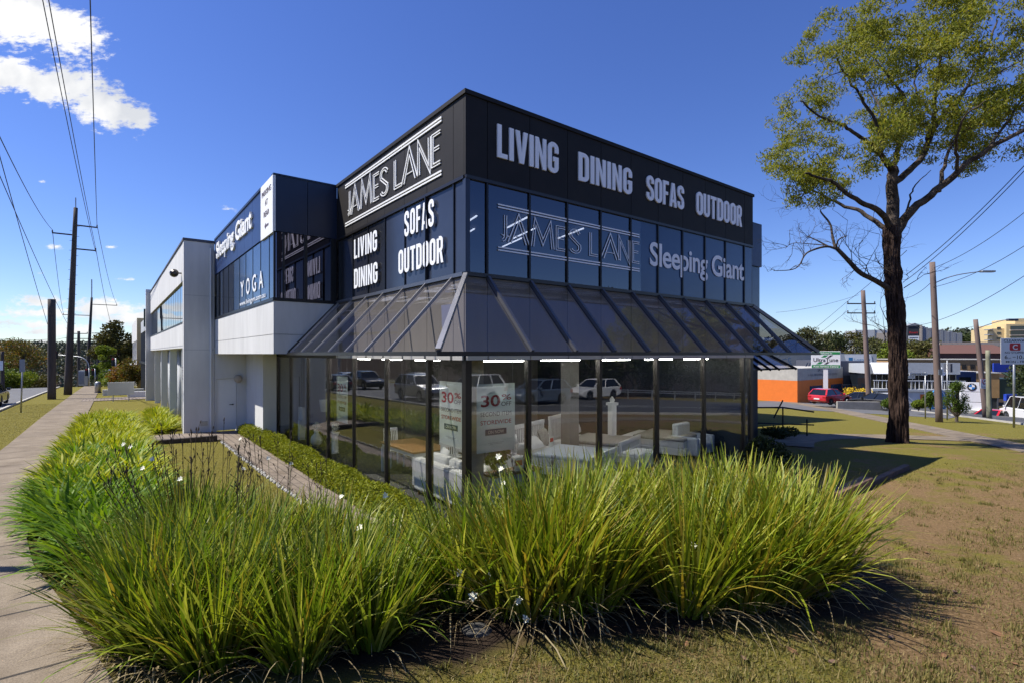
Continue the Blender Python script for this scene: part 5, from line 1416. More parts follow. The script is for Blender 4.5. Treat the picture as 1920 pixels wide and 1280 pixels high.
def stalk(px, py, D):
    p = at(px, py, D); c = nearest_clump(p.x, p.y); inv = c.matrix_world.inverted(); q = inv @ p
    mb = MB(); base = Vector((q.x * .5, q.y * .5, .2)); mid = base.lerp(q, .6) + Vector((0, 0, .06))
    pts = smooth_pts([base, mid, q], 2); mb.tube(pts, .004, 5)
    for t in (.55, .7, .82, .92):
        a_ = pts[int(t * (len(pts) - 1))]; d = Vector((random.uniform(-.08, .08), random.uniform(-.05, .05), random.uniform(.06, .14)))
        mb.tube([a_, a_ + d * .6, a_ + d], [.003, .004, .002], 5); e = a_ + d
        mb.tube([e, e + d.normalized() * .02, e + d.normalized() * .045], [.003, .009, .003], 6)
    mb.tube([q, q + Vector((0, 0, .03)), q + Vector((0, 0, .06))], [.004, .011, .004], 6)
    o = mb.build('seed_stalk', 'seed', c, recalc=False)
for k in range(46):
    px = g.uniform(180, 640); py = g.uniform(806, 880) + (px - 300) * .04 + (40 if px < 250 else 0)
    stalk(px, py, g.uniform(5.8, 7.0))
for px, py, D in ((368, 808, 6.4), (420, 790, 6.6), (545, 815, 6.8), (1035, 870, 6.4), (960, 868, 6.5), (655, 1010, 5.4)): stalk(px, py, D)

# low hedge along the left-hand shopfront
V = []; 
hx = thing('hedge', 'low clipped green groundcover hedge along the left-hand shopfront', 'hedge', (*AB(15, 4.32), 0), TH)
n = 30000
gg = np.random.default_rng(5)
ya = gg.uniform(-7.6, 7.7, n); ang = gg.uniform(0, np.pi, n); rr = .27 + .03 * np.sin(ya * 2.1) + gg.normal(size=n) * .03
wave = .02 * np.sin(ya * 1.3) + .02 * np.sin(ya * 3.7)
hxx = np.sign(np.cos(ang)) * np.abs(np.cos(ang)) ** .7 * rr * 1.35 - .02
hg = ground_z(*AB(15 + ya, 4.32 + hxx)); hb = np.maximum(hg, -.06)
P = np.stack([hxx, ya, hb + np.maximum(np.sin(ang), 0) ** .6 * (rr + .06 + wave)], -1)
ax = gg.normal(size=(n, 3)); ax /= np.linalg.norm(ax, axis=1)[:, None]; sd = np.cross(ax, gg.normal(size=(n, 3))); sd /= np.linalg.norm(sd, axis=1)[:, None]
Lh = (.020 + .018 * gg.random(n))[:, None]
VV = np.stack([P - ax * Lh, P + sd * Lh * .55, P + ax * Lh, P - sd * Lh * .55], 1).reshape(-1, 3)
npmesh('foliage', VV, np.arange(4 * n).reshape(-1, 4), 'leaf_hedge', hx)
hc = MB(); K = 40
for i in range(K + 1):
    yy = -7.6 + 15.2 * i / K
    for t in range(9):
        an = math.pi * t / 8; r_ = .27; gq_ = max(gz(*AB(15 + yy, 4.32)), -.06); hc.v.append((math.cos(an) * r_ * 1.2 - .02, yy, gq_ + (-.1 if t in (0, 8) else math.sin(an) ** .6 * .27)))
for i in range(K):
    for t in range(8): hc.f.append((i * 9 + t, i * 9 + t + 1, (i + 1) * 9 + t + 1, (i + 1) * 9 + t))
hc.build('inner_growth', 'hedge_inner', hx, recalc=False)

# short grass on the lawn near the camera
from mathutils import noise as mno0
def lawn(n, seed, region, name, name_g=True, lab='short dry grass over the bare earth in front of the strappy bed', hs_=1.0):
    gq = np.random.default_rng(seed)
    X, Y = region(gq, n)
    pat = np.array([mno0.noise(Vector((x_ * .55, y_ * .55, 2))) + .6 * mno0.noise(Vector((x_ * 1.9, y_ * 1.9, 5))) for x_, y_ in zip(X, Y)])
    keep = ~in_poly(X, Y, BEDXY) & (pat + gq.normal(size=len(X)) * .12 > (np.interp(X, [1, 6], [-.35, -.12]) if name_g else -2)); X, Y = X[keep], Y[keep]; n = len(X)
    Z = ground_z(X, Y); t = gq.random(n) * 6.283; h = (.012 + .032 * gq.random(n) ** 2) * hs_; w = .004 + .004 * gq.random(n); lean = gq.normal(size=n) * .03
    c, s = np.cos(t), np.sin(t)
    V = np.stack([np.stack([X - c * w, Y - s * w, Z - .004], -1), np.stack([X + c * w, Y + s * w, Z - .004], -1), np.stack([X - s * lean, Y + c * lean, Z + h], -1)], 1).reshape(-1, 3)
    return tag(npmesh(name, V, np.arange(3 * n).reshape(-1, 3), 'blade_lawn'), lab, 'grass', None, 'stuff')
def reg1(gq, n):
    D = 3.4 + 11 * gq.random(n) ** 1.6; k = gq.uniform(-.25, 1.0, n); X = D * k; Y = D.copy(); m = n // 3
    X[:m] = -2.5 + 13 * gq.random(m); Y[:m] = 4.6 - 9 * gq.random(m) ** 1.7; return X, Y
lawn(125000, 3, reg1, 'grass')
def reg2(gq, n):
    a_ = 7 + 40 * gq.random(n) ** 1.5; b_ = np.where(gq.random(n) < .55, gq.uniform(-4.8, -2.8, n), gq.uniform(.75, 2.95, n)); ok = ~((b_ > 0) & (a_ > 20.7))
    return (a_ * LD[0] + b_ * RD[0])[ok], (a_ * LD[1] + b_ * RD[1])[ok]
def reg3(gq, n):
    m = n // 45; D = 3.7 + 9 * gq.random(m) ** 1.3; k = gq.uniform(-.2, 1.0, m); r_ = .02 + .09 * gq.random(m); i = np.repeat(np.arange(m), 45)
    return D[i] * k[i] + gq.normal(size=len(i)) * r_[i], D[i] + gq.normal(size=len(i)) * r_[i]
lawn(24000, 6, reg3, 'grass', False, 'small tufts of green grass dotted over the bare earth', 2.2)
lawn(60000, 4, reg2, 'grass', False, 'short mown grass of the left-hand verge and the little lawn')
# fallen leaves
LF = MB().add([(-.05, 0, .004), (-.02, -.022, .012), (.03, -.02, .006), (.06, 0, .014), (.03, .022, .01), (-.02, .024, .004)], [(0, 1, 2, 3), (0, 3, 4, 5)])
LFM = [mesh_only(LF.build('fallen_leaf', m, recalc=False)) for m in ('dead_leaf', 'timber')]
for px, py in ((1288, 1210), (1485, 1222), (1560, 1243), (1670, 1196), (1770, 1230), (1830, 1258), (1870, 1190), (1735, 1036), (1395, 1236), (1790, 1110), (1700, 960), (1540, 1190), (1900, 1245)):
    D = 4.0
    for _ in range(30): z = gz((px - 960) / F * D, D); D = (CAMZ - z) * F / (py - 663)
    p = at(px, py, D); o = inst('fallen_leaf', random.choice(LFM)); o.location = (p.x, p.y, gz(p.x, p.y) + .012); o.rotation_euler = (random.uniform(-.2, .2), random.uniform(-.2, .2), random.random() * 6); sc = random.uniform(.6, 1.2); o.scale = (sc,) * 3
    tag(o, 'dry brown leaf lying on the bare ground in front of the bed', 'leaf', 'fallen leaves on the bare ground')

# stones, sleepers, edging
def sleeper(label, p, q, w, h, z, m='timber', name='timber_sleeper', group='timber sleepers'):
    p = Vector((*p, 0)); q = Vector((*q, 0)); d = q - p
    o = thing(name, label, 'sleeper', (p.x, p.y, z), math.atan2(d.y, d.x), group)
    MB().box(0, -w / 2, -.4, d.length, w / 2, h).build('beam', m, o, bevel=.015)
sleeper('weathered timber sleeper nearest the strappy bed, edging the sunken strip', AB(4.35, 11.6), AB(4.42, 13.6), .24, .14, .12)
sleeper('long timber sleeper behind the near one, half in shadow', AB(4.50, 13.65), AB(4.6, 17.0), .14, .06, .02, 'timber')
sleeper('dark timber edging across the far end of the little lawn', AB(20.9, -.1), AB(20.9, 2.95), .2, .14, gz(*AB(20.9, 1)), 'timber_dark')
sleeper('short dark timber block ending the strap-leaved row', AB(27, .7), AB(27.3, 1.4), .2, .25, gz(*AB(27, 1)), 'timber_dark')
eb = MB(); ge = random.Random(4)
for k in range(90):
    a_ = 9.5 + 11.2 * k / 90; x, y = AB(a_, 3.03 + ge.uniform(-.03, .03)); r = ge.uniform(.03, .06); eb.lathe([(r * .5, -.02), (r, .02), (r * .7, .05), (.01, .06)], (x, y, gz(x, y)), 7)
o = eb.build('pebbles', 'concrete_light', None, smooth=True); tag(o, 'line of pale pebbles edging the little lawn beside the paved path', 'pebbles', None, 'stuff')
rk = thing('rock', 'grey rock half hidden under the strappy clumps', 'rock', at(893, 1190, 4.85)); rk.location.z = gz(rk.location.x, rk.location.y) - .03
mb = MB(); mb.lathe([(.07, -.05), (.13, .02), (.12, .06), (.06, .09), (.02, .10)], n=9)
for i, v in enumerate(mb.v): mb.v[i] = (v[0] * random.uniform(.9, 1.3), v[1] * random.uniform(.8, 1.1), v[2])
mb.build('stone', 'rock', rk)
# shrub at the far end of the shopfront and ramp handrail
def shrub(label, x, y, r, h, m, n, ls, z=None, name='shrub', cat='shrub', group=None, seed=1, flat=1.):
    z = gz(x, y) if z is None else z
    o = thing(name, label, cat, (x, y, z), 0, group)
    gq = np.random.default_rng(seed); cs = []; rs = []
    for k in range(9):
        t = gq.random() * 6.28; d = gq.random() ** .5 * r * .6; cs.append((d * math.cos(t), d * math.sin(t) * flat, h * gq.uniform(.3, .72))); q = gq.uniform(.3, .5); rs.append((r * q, r * q, h * q * .75))
    V, Fc = leaf_cloud(cs, rs, n, ls, .5, seed=seed, shell=.45); V[:, 2] = np.maximum(V[:, 2], .0)
    npmesh('foliage', V, Fc, m, o)
    mb = MB()
    for c in cs[:5]: mb.tube([(0, 0, -.05), (c[0] * .5, c[1] * .5, c[2] * .6), c], [.03, .02, .008], 5)
    mb.build('stem', 'bark_plain', o)
    return o
shrub('dark rounded shrub at the far end of the right-hand shopfront', *AB(6.75, 13.6), .75, .95, 'leaf_dark', 2600, .09, seed=21)
shrub('low dark shrub in the shade behind the strappy bed', *AB(6.6, 12.1), .6, .7, 'leaf_dark', 1600, .09, seed=22)
shrub('dark ivy-like shrub under the ramp handrail', 10.6, 20.6, .9, .55, 'leaf_dark', 1600, .10, seed=23)
hr = thing('handrail', 'black metal ramp handrail beside the shaded side path', 'railing', (10.3, 21.9, -.2), .05)
for x in (0, 1.15, 2.2): MB().tube([(x, 0, -.5), (x, 0, 1.0 if x < 2 else .5)], .03, 8).build('post', 'dark_steel' if x else 'galv', hr)
MB().tube([(-.1, 0, 1.0), (1.15, 0, 1.0), (2.5, 0, .8)], .032, 8).tube([(-.1, 0, .35), (2.5, 0, .25)], .028, 8).tube([(.75, 0, .55), (1.15, 0, 1.3)], .03, 8).build('rail', 'dark_steel', hr)

# ------------------------------------------------------------------ the big gum tree
TD = 20.3
def tp(px, py, dy=0.): return at(px, py, TD) * 1.0 + Vector((0, dy, 0)) if abs(dy) < 1e-6 else at(px, py, TD + dy)
tree = thing('gum_tree', 'tall dark-trunked gum tree with an airy olive crown beside the right-hand footpath', 'tree', (0, 0, 0))
tb = tp(1684, 822); tb.z = gz(tb.x, tb.y) - .2
tree.location = (tb.x, tb.y, tb.z)
TO = Vector(tree.location)
def limb(pts, r0, r1, n=10, it=2, wob=.0):
    pts = smooth_pts([Vector(p) - TO for p in pts], it)
    r0 *= .74; r1 *= .74
    return pts, [r0 + (r1 - r0) * (i / (len(pts) - 1)) ** .8 for i in range(len(pts))]
# trunk: ridged bark as real relief
trunk_pts = [tb, tp(1684, 780), tp(1684, 700), tp(1681, 600), tp(1674, 520), tp(1672, 470), tp(1672, 425)]
tpts = smooth_pts([Vector(p) - TO for p in trunk_pts], 3)
NR = 190; NC = 96
cum = [0]
for a_, b_ in zip(tpts[:-1], tpts[1:]): cum.append(cum[-1] + (b_ - a_).length)
from mathutils import noise as mno
mb = MB()
for i in range(NR + 1):
    s_ = cum[-1] * i / NR
    j = max(0, min(len(cum) - 2, next((q for q in range(len(cum) - 1) if cum[q + 1] >= s_), len(cum) - 2)))
    p = tpts[j].lerp(tpts[j + 1], (s_ - cum[j]) / max(cum[j + 1] - cum[j], 1e-6))
    tt = i / NR
    r = np.interp(tt, [0, .04, .12, .35, .6, .85, 1], [.425, .355, .32, .295, .275, .265, .285])
    for k in range(NC):
        th = 2 * math.pi * k / NC
        q = Vector((math.cos(th) * 2.6, math.sin(th) * 2.6, s_ * .55))
        rid = abs(mno.noise(q * 1.35)) * .9 + abs(mno.noise(q * 3.1 + Vector((7, 1, 3)))) * .5
        lump = mno.noise(Vector((math.cos(th), math.sin(th), s_ * .9))) * .05 + mno.noise(Vector((math.cos(th) * 3, math.sin(th) * 3, s_ * 2.4))) * .035
        rr_ = r + .035 - rid * .115 + lump - .05 * max(0, mno.noise(q * 6.5))
        mb.v.append((p.x + math.cos(th) * rr_, p.y + math.sin(th) * rr_, p.z))
for i in range(NR):
    for k in range(NC):
        a0 = i * NC + k; a1 = i * NC + (k + 1) % NC; mb.f.append((a0, a1, a1 + NC, a0 + NC))
trunk = mb.build('trunk', 'bark_dark', tree, smooth=False)
LIMBS = [  # (points (px, py, depth offset), r0, r1)
    ([(1672, 440, 0), (1674, 395, 0), (1674, 350, 0), (1673, 318, 0)], .34, .24),
    ([(1673, 450, 0), (1700, 405, -.2), (1735, 372, -.5), (1790, 332, -1), (1812, 305, -1.2), (1860, 275, -1.6), (1925, 240, -2.2), (1990, 225, -2.8)], .27, .06),
    ([(1674, 345, 0), (1700, 325, .5), (1728, 300, .9), (1745, 255, 1.2), (1760, 225, 1.4), (1800, 185, 1.8), (1815, 160, 2), (1850, 95, 2.6), (1870, 40, 3)], .21, .04),
    ([(1673, 430, 0), (1655, 402, -.4), (1628, 384, -.9), (1600, 375, -1.2), (1570, 345, -1.7), (1548, 335, -2.1), (1510, 325, -2.5)], .19, .04),
    ([(1673, 445, 0), (1650, 418, .4), (1610, 395, .9), (1570, 382, 1.4), (1530, 362, 1.9), (1500, 340, 2.2)], .17, .03),
    ([(1673, 322, 0), (1660, 300, -.3), (1648, 285, -.6), (1630, 268, -1.0), (1602, 252, -1.4), (1580, 232, -1.8), (1545, 225, -2.2), (1500, 190, -2.6)], .17, .03),
    ([(1652, 290, -.5), (1655, 262, -.6), (1640, 225, -.8), (1610, 175, -1), (1590, 150, -1.2), (1570, 110, -1.4)], .12, .03),
    ([(1673, 318, 0), (1684, 285, .3), (1684, 255, .5), (1700, 210, .8), (1690, 170, 1.1), (1662, 140, 1.3), (1640, 110, 1.5)], .17, .03),
    ([(1740, 262, 1.1), (1756, 215, .8), (1752, 180, .5), (1762, 120, .1), (1765, 80, -.2), (1790, 30, -.6)], .14, .03),
    ([(1756, 225, 1), (1730, 195, 1.6), (1712, 165, 2.2), (1720, 115, 2.8), (1735, 60, 3.2)], .08, .02),
    ([(1760, 360, -.8), (1770, 315, -.6), (1778, 280, -.2), (1800, 250, .4), (1830, 235, 1)], .12, .03),
    ([(1792, 325, -1), (1795, 290, -1.5), (1792, 255, -2.2), (1810, 215, -3), (1850, 190, -3.6)], .10, .02),
    ([(1850, 282, -1.5), (1890, 230, -1.2), (1920, 180, -.8), (1960, 140, -.2), (2010, 110, .4)], .08, .02),
    ([(1812, 165, 2), (1860, 145, 2.2), (1920, 110, 2.5), (1980, 90, 3)], .08, .02),
    ([(1700, 395, -.2), (1708, 362, .3), (1722, 340, .8), (1745, 320, 1.6)], .06, .015),
    ([(1684, 270, .4), (1665, 240, 1.5), (1650, 200, 2.6), (1620, 150, 3.4), (1600, 90, 4)], .10, .02),
]
SK = []
mbl = MB()
for pts, r0, r1 in LIMBS:
    P_, Rr = limb([tp(*q) for q in pts], r0, r1, it=2)
    for i in range(1, len(P_) - 1):
        P_[i] = P_[i] + Vector((random.uniform(-1, 1), random.uniform(-1, 1), random.uniform(-1, 1))) * .035
    mbl.tube(P_, Rr, 10)
    SK += [(p, r) for p, r in zip(P_, Rr)]
# crown clumps, each tied back to the nearest wood already there
gt = np.random.default_rng(17)
def pxm(px, py): v = at(px, py, TD); return np.array([v.x, 0, v.z])
ELL = [((1745, 130), 6.0, 5.2, 3.6, 250), ((1570, 270), 2.5, 3.2, 2.0, 84), ((1640, 150), 3.6, 4.0, 2.6, 135), ((1880, 120), 5.2, 4.6, 3.0, 180), ((1505, 280), 1.3, 2.2, 2.0, 38),
       ((1540, 365), 1.4, 1.8, .8, 18), ((1870, 255), 3.2, 3.4, 1.0, 60), ((1990, 190), 3.4, 4, 2.6, 70), ((1690, 250), 2.2, 2.5, 1.4, 24), ((1850, 10), 4.5, 4, 2.2, 110), ((1720, 60), 2.6, 3, 1.6, 55)]
CL = []
for (c, rx_, ry_, rz_, k) in ELL:
    c0 = pxm(*c); made = 0
    while made < k:
        d = gt.normal(size=3); d /= np.linalg.norm(d); rho = gt.uniform(.35, 1) ** .6
        p = np.array([c0[0] + d[0] * rx_ * rho, TD + d[1] * ry_ * rho, c0[2] + d[2] * rz_ * rho])
        if mno.noise(Vector(p) * .45 + Vector((3, 8, 1))) < -.06: 
            made += .34; continue
        pxq = 960 + F * p[0] / p[1]; pyq = 663 - F * (p[2] - CAMZ) / p[1]
        if pyq > np.interp(pxq, [1440, 1500, 1560, 1640, 1700, 1760, 1850, 1920, 2100], [330, 388, 380, 330, 335, 345, 318, 292, 280]): made += .2; continue
        CL.append(Vector(p) - TO); made += 1
sk_p = [p for p, r in SK]; sk_r = [r for p, r in SK]
cen = Vector((1.2, 0, 9.5))
CL.sort(key=lambda p: min((p - q).length for q in sk_p[::3]))
arr = np.array([tuple(p) for p in sk_p]); rad_ = list(sk_r)
for c in CL:
    cc = np.array(tuple(c)); d = np.linalg.norm(arr - cc, axis=1) + .25 * np.maximum(arr[:, 2] - cc[2], 0); j = int(d.argmin()); s = Vector(arr[j]); L = (c - s).length
    if L < .08: continue
    mid = s.lerp(c, .5) + Vector((gt.normal() * .12, gt.normal() * .12, .06 + gt.normal() * .1)) * min(L, 1.5)
    r0 = min(rad_[j] * .75, .012 + .013 * L); P_ = smooth_pts([s, mid, c], 2)
    rs = [r0 + (.007 - r0) * i / (len(P_) - 1) for i in range(len(P_))]
    mbl.tube(P_, rs, 6, caps=False)
    arr = np.concatenate([arr, np.array([tuple(p) for p in P_[1:]])]); rad_ += rs[1:]
# dead limb and bare twigs
dead = [([(1672, 545, 0), (1640, 525, -.3), (1612, 513, -.6), (1592, 490, -.8), (1568, 465, -1)], .15, .09), ([(1568, 467, -1), (1550, 461, -1.2), (1520, 470, -1.6), (1508, 478, -1.8), (1500, 498, -2), (1486, 507, -2.2), (1450, 508, -2.4)], .07, .012),
        ([(1566, 466, -1), (1560, 440, -.7), (1558, 420, -.5), (1540, 400, -.3), (1538, 395, -.3)], .08, .03), ([(1552, 462, -1.1), (1530, 450, -.8), (1512, 443, -.6)], .05, .015), ([(1545, 460, -1.1), (1510, 457, -.7), (1484, 455, -.5), (1472, 467, -.4)], .03, .008),
        ([(1568, 462, -1), (1572, 448, -1.2), (1588, 443, -1.5)], .05, .02)]
mdb = MB()
ends = []
for pts, r0, r1 in dead:
    P_, Rr = limb([tp(*q) for q in pts], r0, r1); mdb.tube(P_, Rr, 8); ends += P_[len(P_) // 3:]
def twig(p, d, L, r, depth):
    n = 4; P_ = [p]
    for i in range(n):
        d = (d + Vector((random.gauss(0, .25), random.gauss(0, .25), random.gauss(0, .2)))).normalized(); P_.append(P_[-1] + d * L / n)
    mdb.tube(P_, [r * (1 - .7 * i / n) for i in range(n + 1)], 5, caps=False)
    if depth:
        for q in P_[1:]:
            if random.random() < .75: twig(q, (d + Vector((random.gauss(0, .7), random.gauss(0, .7), random.gauss(.15, .5)))).normalized(), L * .55, r * .6, depth - 1)
for k in range(26): twig(random.choice(ends), Vector((random.gauss(-.3, .6), random.gauss(0, .6), random.gauss(.3, .6))).normalized(), random.uniform(.4, 1.0), .012, 2)
for (px, py) in ((1630, 520), (1640, 525), (1598, 495), (1620, 517), (1650, 530)): twig(tp(px, py, -.5) - TO, Vector((random.gauss(0, .2), random.gauss(0, .3), 1)).normalized(), random.uniform(1.3, 2.0), .016, 2)
sk2 = tp(1662, 650, .3) - TO
for k in range(12): twig(sk2 + Vector((0, 0, .35 * k)), Vector((-.35 + random.gauss(0, .3), random.gauss(0, .3), .9)).normalized(), random.uniform(.9, 1.7), .014, 2)
for k in range(10): twig(tp(random.uniform(1450, 1520), random.uniform(370, 400), -1) - TO, Vector((-.7, random.gauss(0, .3), random.gauss(-.2, .4))).normalized(), .7, .007, 1)
twig(tp(1695, 540, 0) - TO, Vector((.9, 0, .25)), 1.2, .02, 2); twig(tp(1693, 530, 0) - TO, Vector((.5, 0, .6)), .8, .012, 1)
mbl.build('limbs', 'bark_limb', tree, smooth=True, recalc=False)
mdb.build('dead_branch', 'bark_limb', tree, smooth=True, recalc=False)
# leaves: narrow hanging blades in loose clumps
cl = np.array([tuple(c) for c in CL]); per = 92
k = np.repeat(np.arange(len(cl)), per); n = len(k)
sz = gt.uniform(.26, .52, len(cl))[k]
d = gt.normal(size=(n, 3)); d /= np.linalg.norm(d, axis=1)[:, None]
P = cl[k] + d * (sz * gt.random(n) ** .45)[:, None] * np.array([1.15, 1.15, .62])
ax = gt.normal(size=(n, 3)) * .7; ax[:, 2] -= .75; ax /= np.linalg.norm(ax, axis=1)[:, None]
sd = np.cross(ax, gt.normal(size=(n, 3))); sd /= np.linalg.norm(sd, axis=1)[:, None]
Ll = (.056 + .046 * gt.random(n))[:, None]; Wl = Ll * .27
bend = np.cross(ax, sd) * Ll * .15
Vt = np.stack([P - ax * Ll, P + sd * Wl + bend, P + ax * Ll, P - sd * Wl + bend], 1).reshape(-1, 3)
npmesh('crown', Vt, np.arange(4 * n).reshape(-1, 4), 'leaf_gum', tree)

# ------------------------------------------------------------------ other trees
def bgtree(label, pos, h, w, m, n, ls, trunk=.3, seed=1, name='tree', group=None, flat=1., nb=12, squash=1.):
    o = thing(name, label, 'tree', pos, 0, group)
    gq = np.random.default_rng(seed); cs = []; rs = []
    for k in range(nb):
        t = gq.random() * 6.283; zz = gq.random(); prof = math.sin(math.pi * (.18 + .75 * zz)) 
        d = gq.uniform(.2, .75) * w / 2 * prof; q = gq.uniform(.22, .40) * w / 2
        cs.append((d * math.cos(t), d * math.sin(t) * flat, h * (trunk + (1 - trunk) * (.12 + .78 * zz)))); rs.append((q * 1.1, q * 1.1, q * .85 * squash))
    V, Fc = leaf_cloud(cs, rs, n, ls, .55, seed=seed, shell=.35)
    npmesh('crown', V, Fc, m, o)
    mb = MB().tube([(0, 0, -.6), (w * .02, 0, h * trunk), (0, 0, h * .75)], [w * .035 + .05, w * .028 + .03, .03], 8)
    for c in cs[:7]: mb.tube([(w * .01, 0, h * trunk * .9), (c[0] * .5, c[1] * .5, (h * trunk + c[2]) / 2), c], [.10, .07, .03], 6)
    mb.build('trunk', 'bark_plain', o)
    return o
P_ = at(224, 722, 92); bgtree('tall dark olive tree rising behind the far office block', (P_.x, P_.y, -3.6), 12.8, 9.0, 'leaf_olive', 9000, .42, .18, 31, nb=22)
P_ = at(205, 722, 76); bgtree('bright yellow-green tree in front of the dark olive one', (P_.x - .5, P_.y, -2.2), 6.6, 4.6, 'leaf_bright', 5200, .28, .12, 32, nb=14)
P_ = at(186, 724, 82); bgtree('small green tree at the end of the footpath', (P_.x, P_.y, -2.4), 4.2, 3.4, 'leaf_green', 2600, .25, .1, 33)
for i, (px, D, r, h, m, lab) in enumerate(((208, 62, 2.0, 1.6, 'leaf_bright', 'yellow-green shrub in the far planter'), (228, 60, 1.7, 2.6, 'leaf_rust', 'rusty red spiky shrub in the far planter'), (246, 58, 1.5, 3.4, 'leaf_autumn', 'yellow and orange shrub against the far office'),
                                           (216, 66, 2.2, 2.3, 'leaf_green', 'green shrub behind the far planter'))):
    P_ = at(px, 730, D); shrub(lab, P_.x, P_.y, r, h, m, 2200, .22, z=gz(P_.x, P_.y), seed=41 + i)
P_ = at(40, 735, 78); bgtree('spreading autumn tree with orange tips across the street', (P_.x, P_.y, -1.2), 6.0, 9.0, 'leaf_autumn', 6000, .26, .22, 34, nb=18)
for i, (px, D, r, h, m, lab) in enumerate(((18, 70, 3.4, 3.6, 'leaf_green', 'bright green hedge-like shrub under the autumn tree'), (34, 68, 2.6, 3.0, 'leaf_bright', 'lime green shrub across the street'), (62, 72, 3.0, 3.2, 'leaf_olive', 'dark brown rounded shrub across the street'), (84, 84, 3.2, 1.7, 'leaf_dark', 'low dark hedge at the bend of the street'),
                                           (118, 96, 3.6, 3.0, 'leaf_bright', 'pale green shrub between the two big poles'), (-10, 66, 3.6, 4.4, 'leaf_green', 'green shrub cut by the left edge of the photo'))):
    P_ = at(px, 735, D); shrub(lab, P_.x, P_.y, r, h, m, 2600, .26, z=gz(P_.x, P_.y) - .3, seed=51 + i)
# trees across both streets, which the shopfront mirrors
for i, (a_, b_) in enumerate(((6, -25), (14, -27), (21, -24), (29, -27), (37, -25), (45, -27), (54, -26))):
    x, y = AB(a_, b_); bgtree('dark leafy tree across the left-hand street, seen only in the glass', (x, y, gz(x, y)), 9 + (i % 3), 8.5, ('leaf_dark', 'leaf_olive', 'leaf_dark')[i % 3], 3000, .36, .15, 60 + i, group='trees across the left-hand street')
for i, (a_, b_) in enumerate(((-21, 8), (-19, 15), (-22, 21), (-19.5, 27), (-22, 33), (-20, 39), (-22, 46), (-24, 53), (-15, 2))):
    x, y = AB(a_, b_); bgtree('dark leafy tree behind the palisade fence, seen only in the glass', (x, y, gz(x, y)), 9 + (i % 3), 8.5, ('leaf_dark', 'leaf_dark', 'leaf_olive')[i % 3], 3000, .36, .08, 80 + i, group='trees behind the palisade fence')
def belt(label, P, h, d, m, n, ls, seed):
    o = thing('hedge', label, 'hedge', (0, 0, 0)); gq = np.random.default_rng(seed); Q = resample(P, 1.6); cs = []; rs = []
    for q in Q:
        for k in range(3):
            r_ = gq.uniform(1.0, 1.7); x = q.x + gq.normal() * d * .4; y = q.y + gq.normal() * d * .4; cs.append((x, y, gz(x, y) + gq.uniform(.15, .85) * h)); rs.append((r_, r_, r_ * .9))
    V, Fc = leaf_cloud(cs, rs, n, ls, .6, seed=seed, shell=.3); npmesh('foliage', V, Fc, m, o)
    mb = MB()
    for q in Q[::2]: mb.tube([(q.x, q.y, gz(q.x, q.y) - .2), (q.x + .2, q.y, gz(q.x, q.y) + h * .7)], [.09, .03], 6)
    mb.build('stem', 'bark_plain', o)
belt('tall dark overgrown hedge behind the palisade fence', [AB(-17.5, -2), AB(-17.5, 30), AB(-15.5, 58)], 5.5, 1.6, 'leaf_dark', 16000, .30, 201)
belt('tall dark overgrown hedge across the left-hand street', [AB(-8, -23.5), AB(66, -23.5)], 5.0, 1.6, 'leaf_dark', 18000, .30, 202)
# palisade fence and guard rail across the right street (mirrored)
def along(P, st):
    Q = resample(P, st); return Q
fp = [AB(-15.5, 9), AB(-15.5, 30), AB(-13.5, 52)]
fo = thing('palisade_fence', 'dark steel palisade fence across the right-hand street, mirrored in the shopfront', 'fence', (0, 0, 0))
pal = MB(); Q = along(fp, .16)
for q in Q: z = gz(q.x, q.y); pal.box(q.x - .035, q.y - .015, z, q.x + .035, q.y + .015, z + 2.6)
pal.build('pales', 'dark_steel', fo, recalc=False)
rl_ = MB(); Q2 = along(fp, 3)
for p, q in zip(Q2[:-1], Q2[1:]):
    for h in (.4, 2.2): rl_.bar((p.x, p.y, gz(p.x, p.y) + h), (q.x, q.y, gz(q.x, q.y) + h), .05, .07)
rl_.build('rail', 'dark_steel', fo)
gr_ = thing('guard_rail', 'grey corrugated steel guard rail across the right-hand street', 'guard rail', (0, 0, 0))
gb_ = MB(); gp = MB(); Q2 = along([AB(-12.2, 18), AB(-12.2, 30), AB(-10.2, 52)], 2.5)
for p, q in zip(Q2[:-1], Q2[1:]):
    for h in (.58, .74): gb_.bar((p.x, p.y, gz(p.x, p.y) + h), (q.x, q.y, gz(q.x, q.y) + h), .04, .09)
    gp.box(p.x - .05, p.y - .05, gz(p.x, p.y) - .2, p.x + .05, p.y + .05, gz(p.x, p.y) + .8)
gb_.build('beam', 'galv', gr_); gp.build('post', 'galv', gr_)
x, y = AB(26, -24); hs_ = thing('house', 'brown brick house across the left-hand street, mirrored in the shopfront', 'house', (x, y, gz(x, y)), TH)
MB().box(-6, 0, 0, 0, 14, 4.5).build('wall', 'brick_brown', hs_)
for k in range(3): MB().box(.003, 1.5 + k * 4, 1.6, .05, 4 + k * 4, 3.2).build('window', 'window_dark', hs_)
MB().prism([(-6.4, 4.5), (.4, 4.5), (-3, 6.6)], 'y', -.4, 14.4).build('roof', 'roof_brown', hs_)

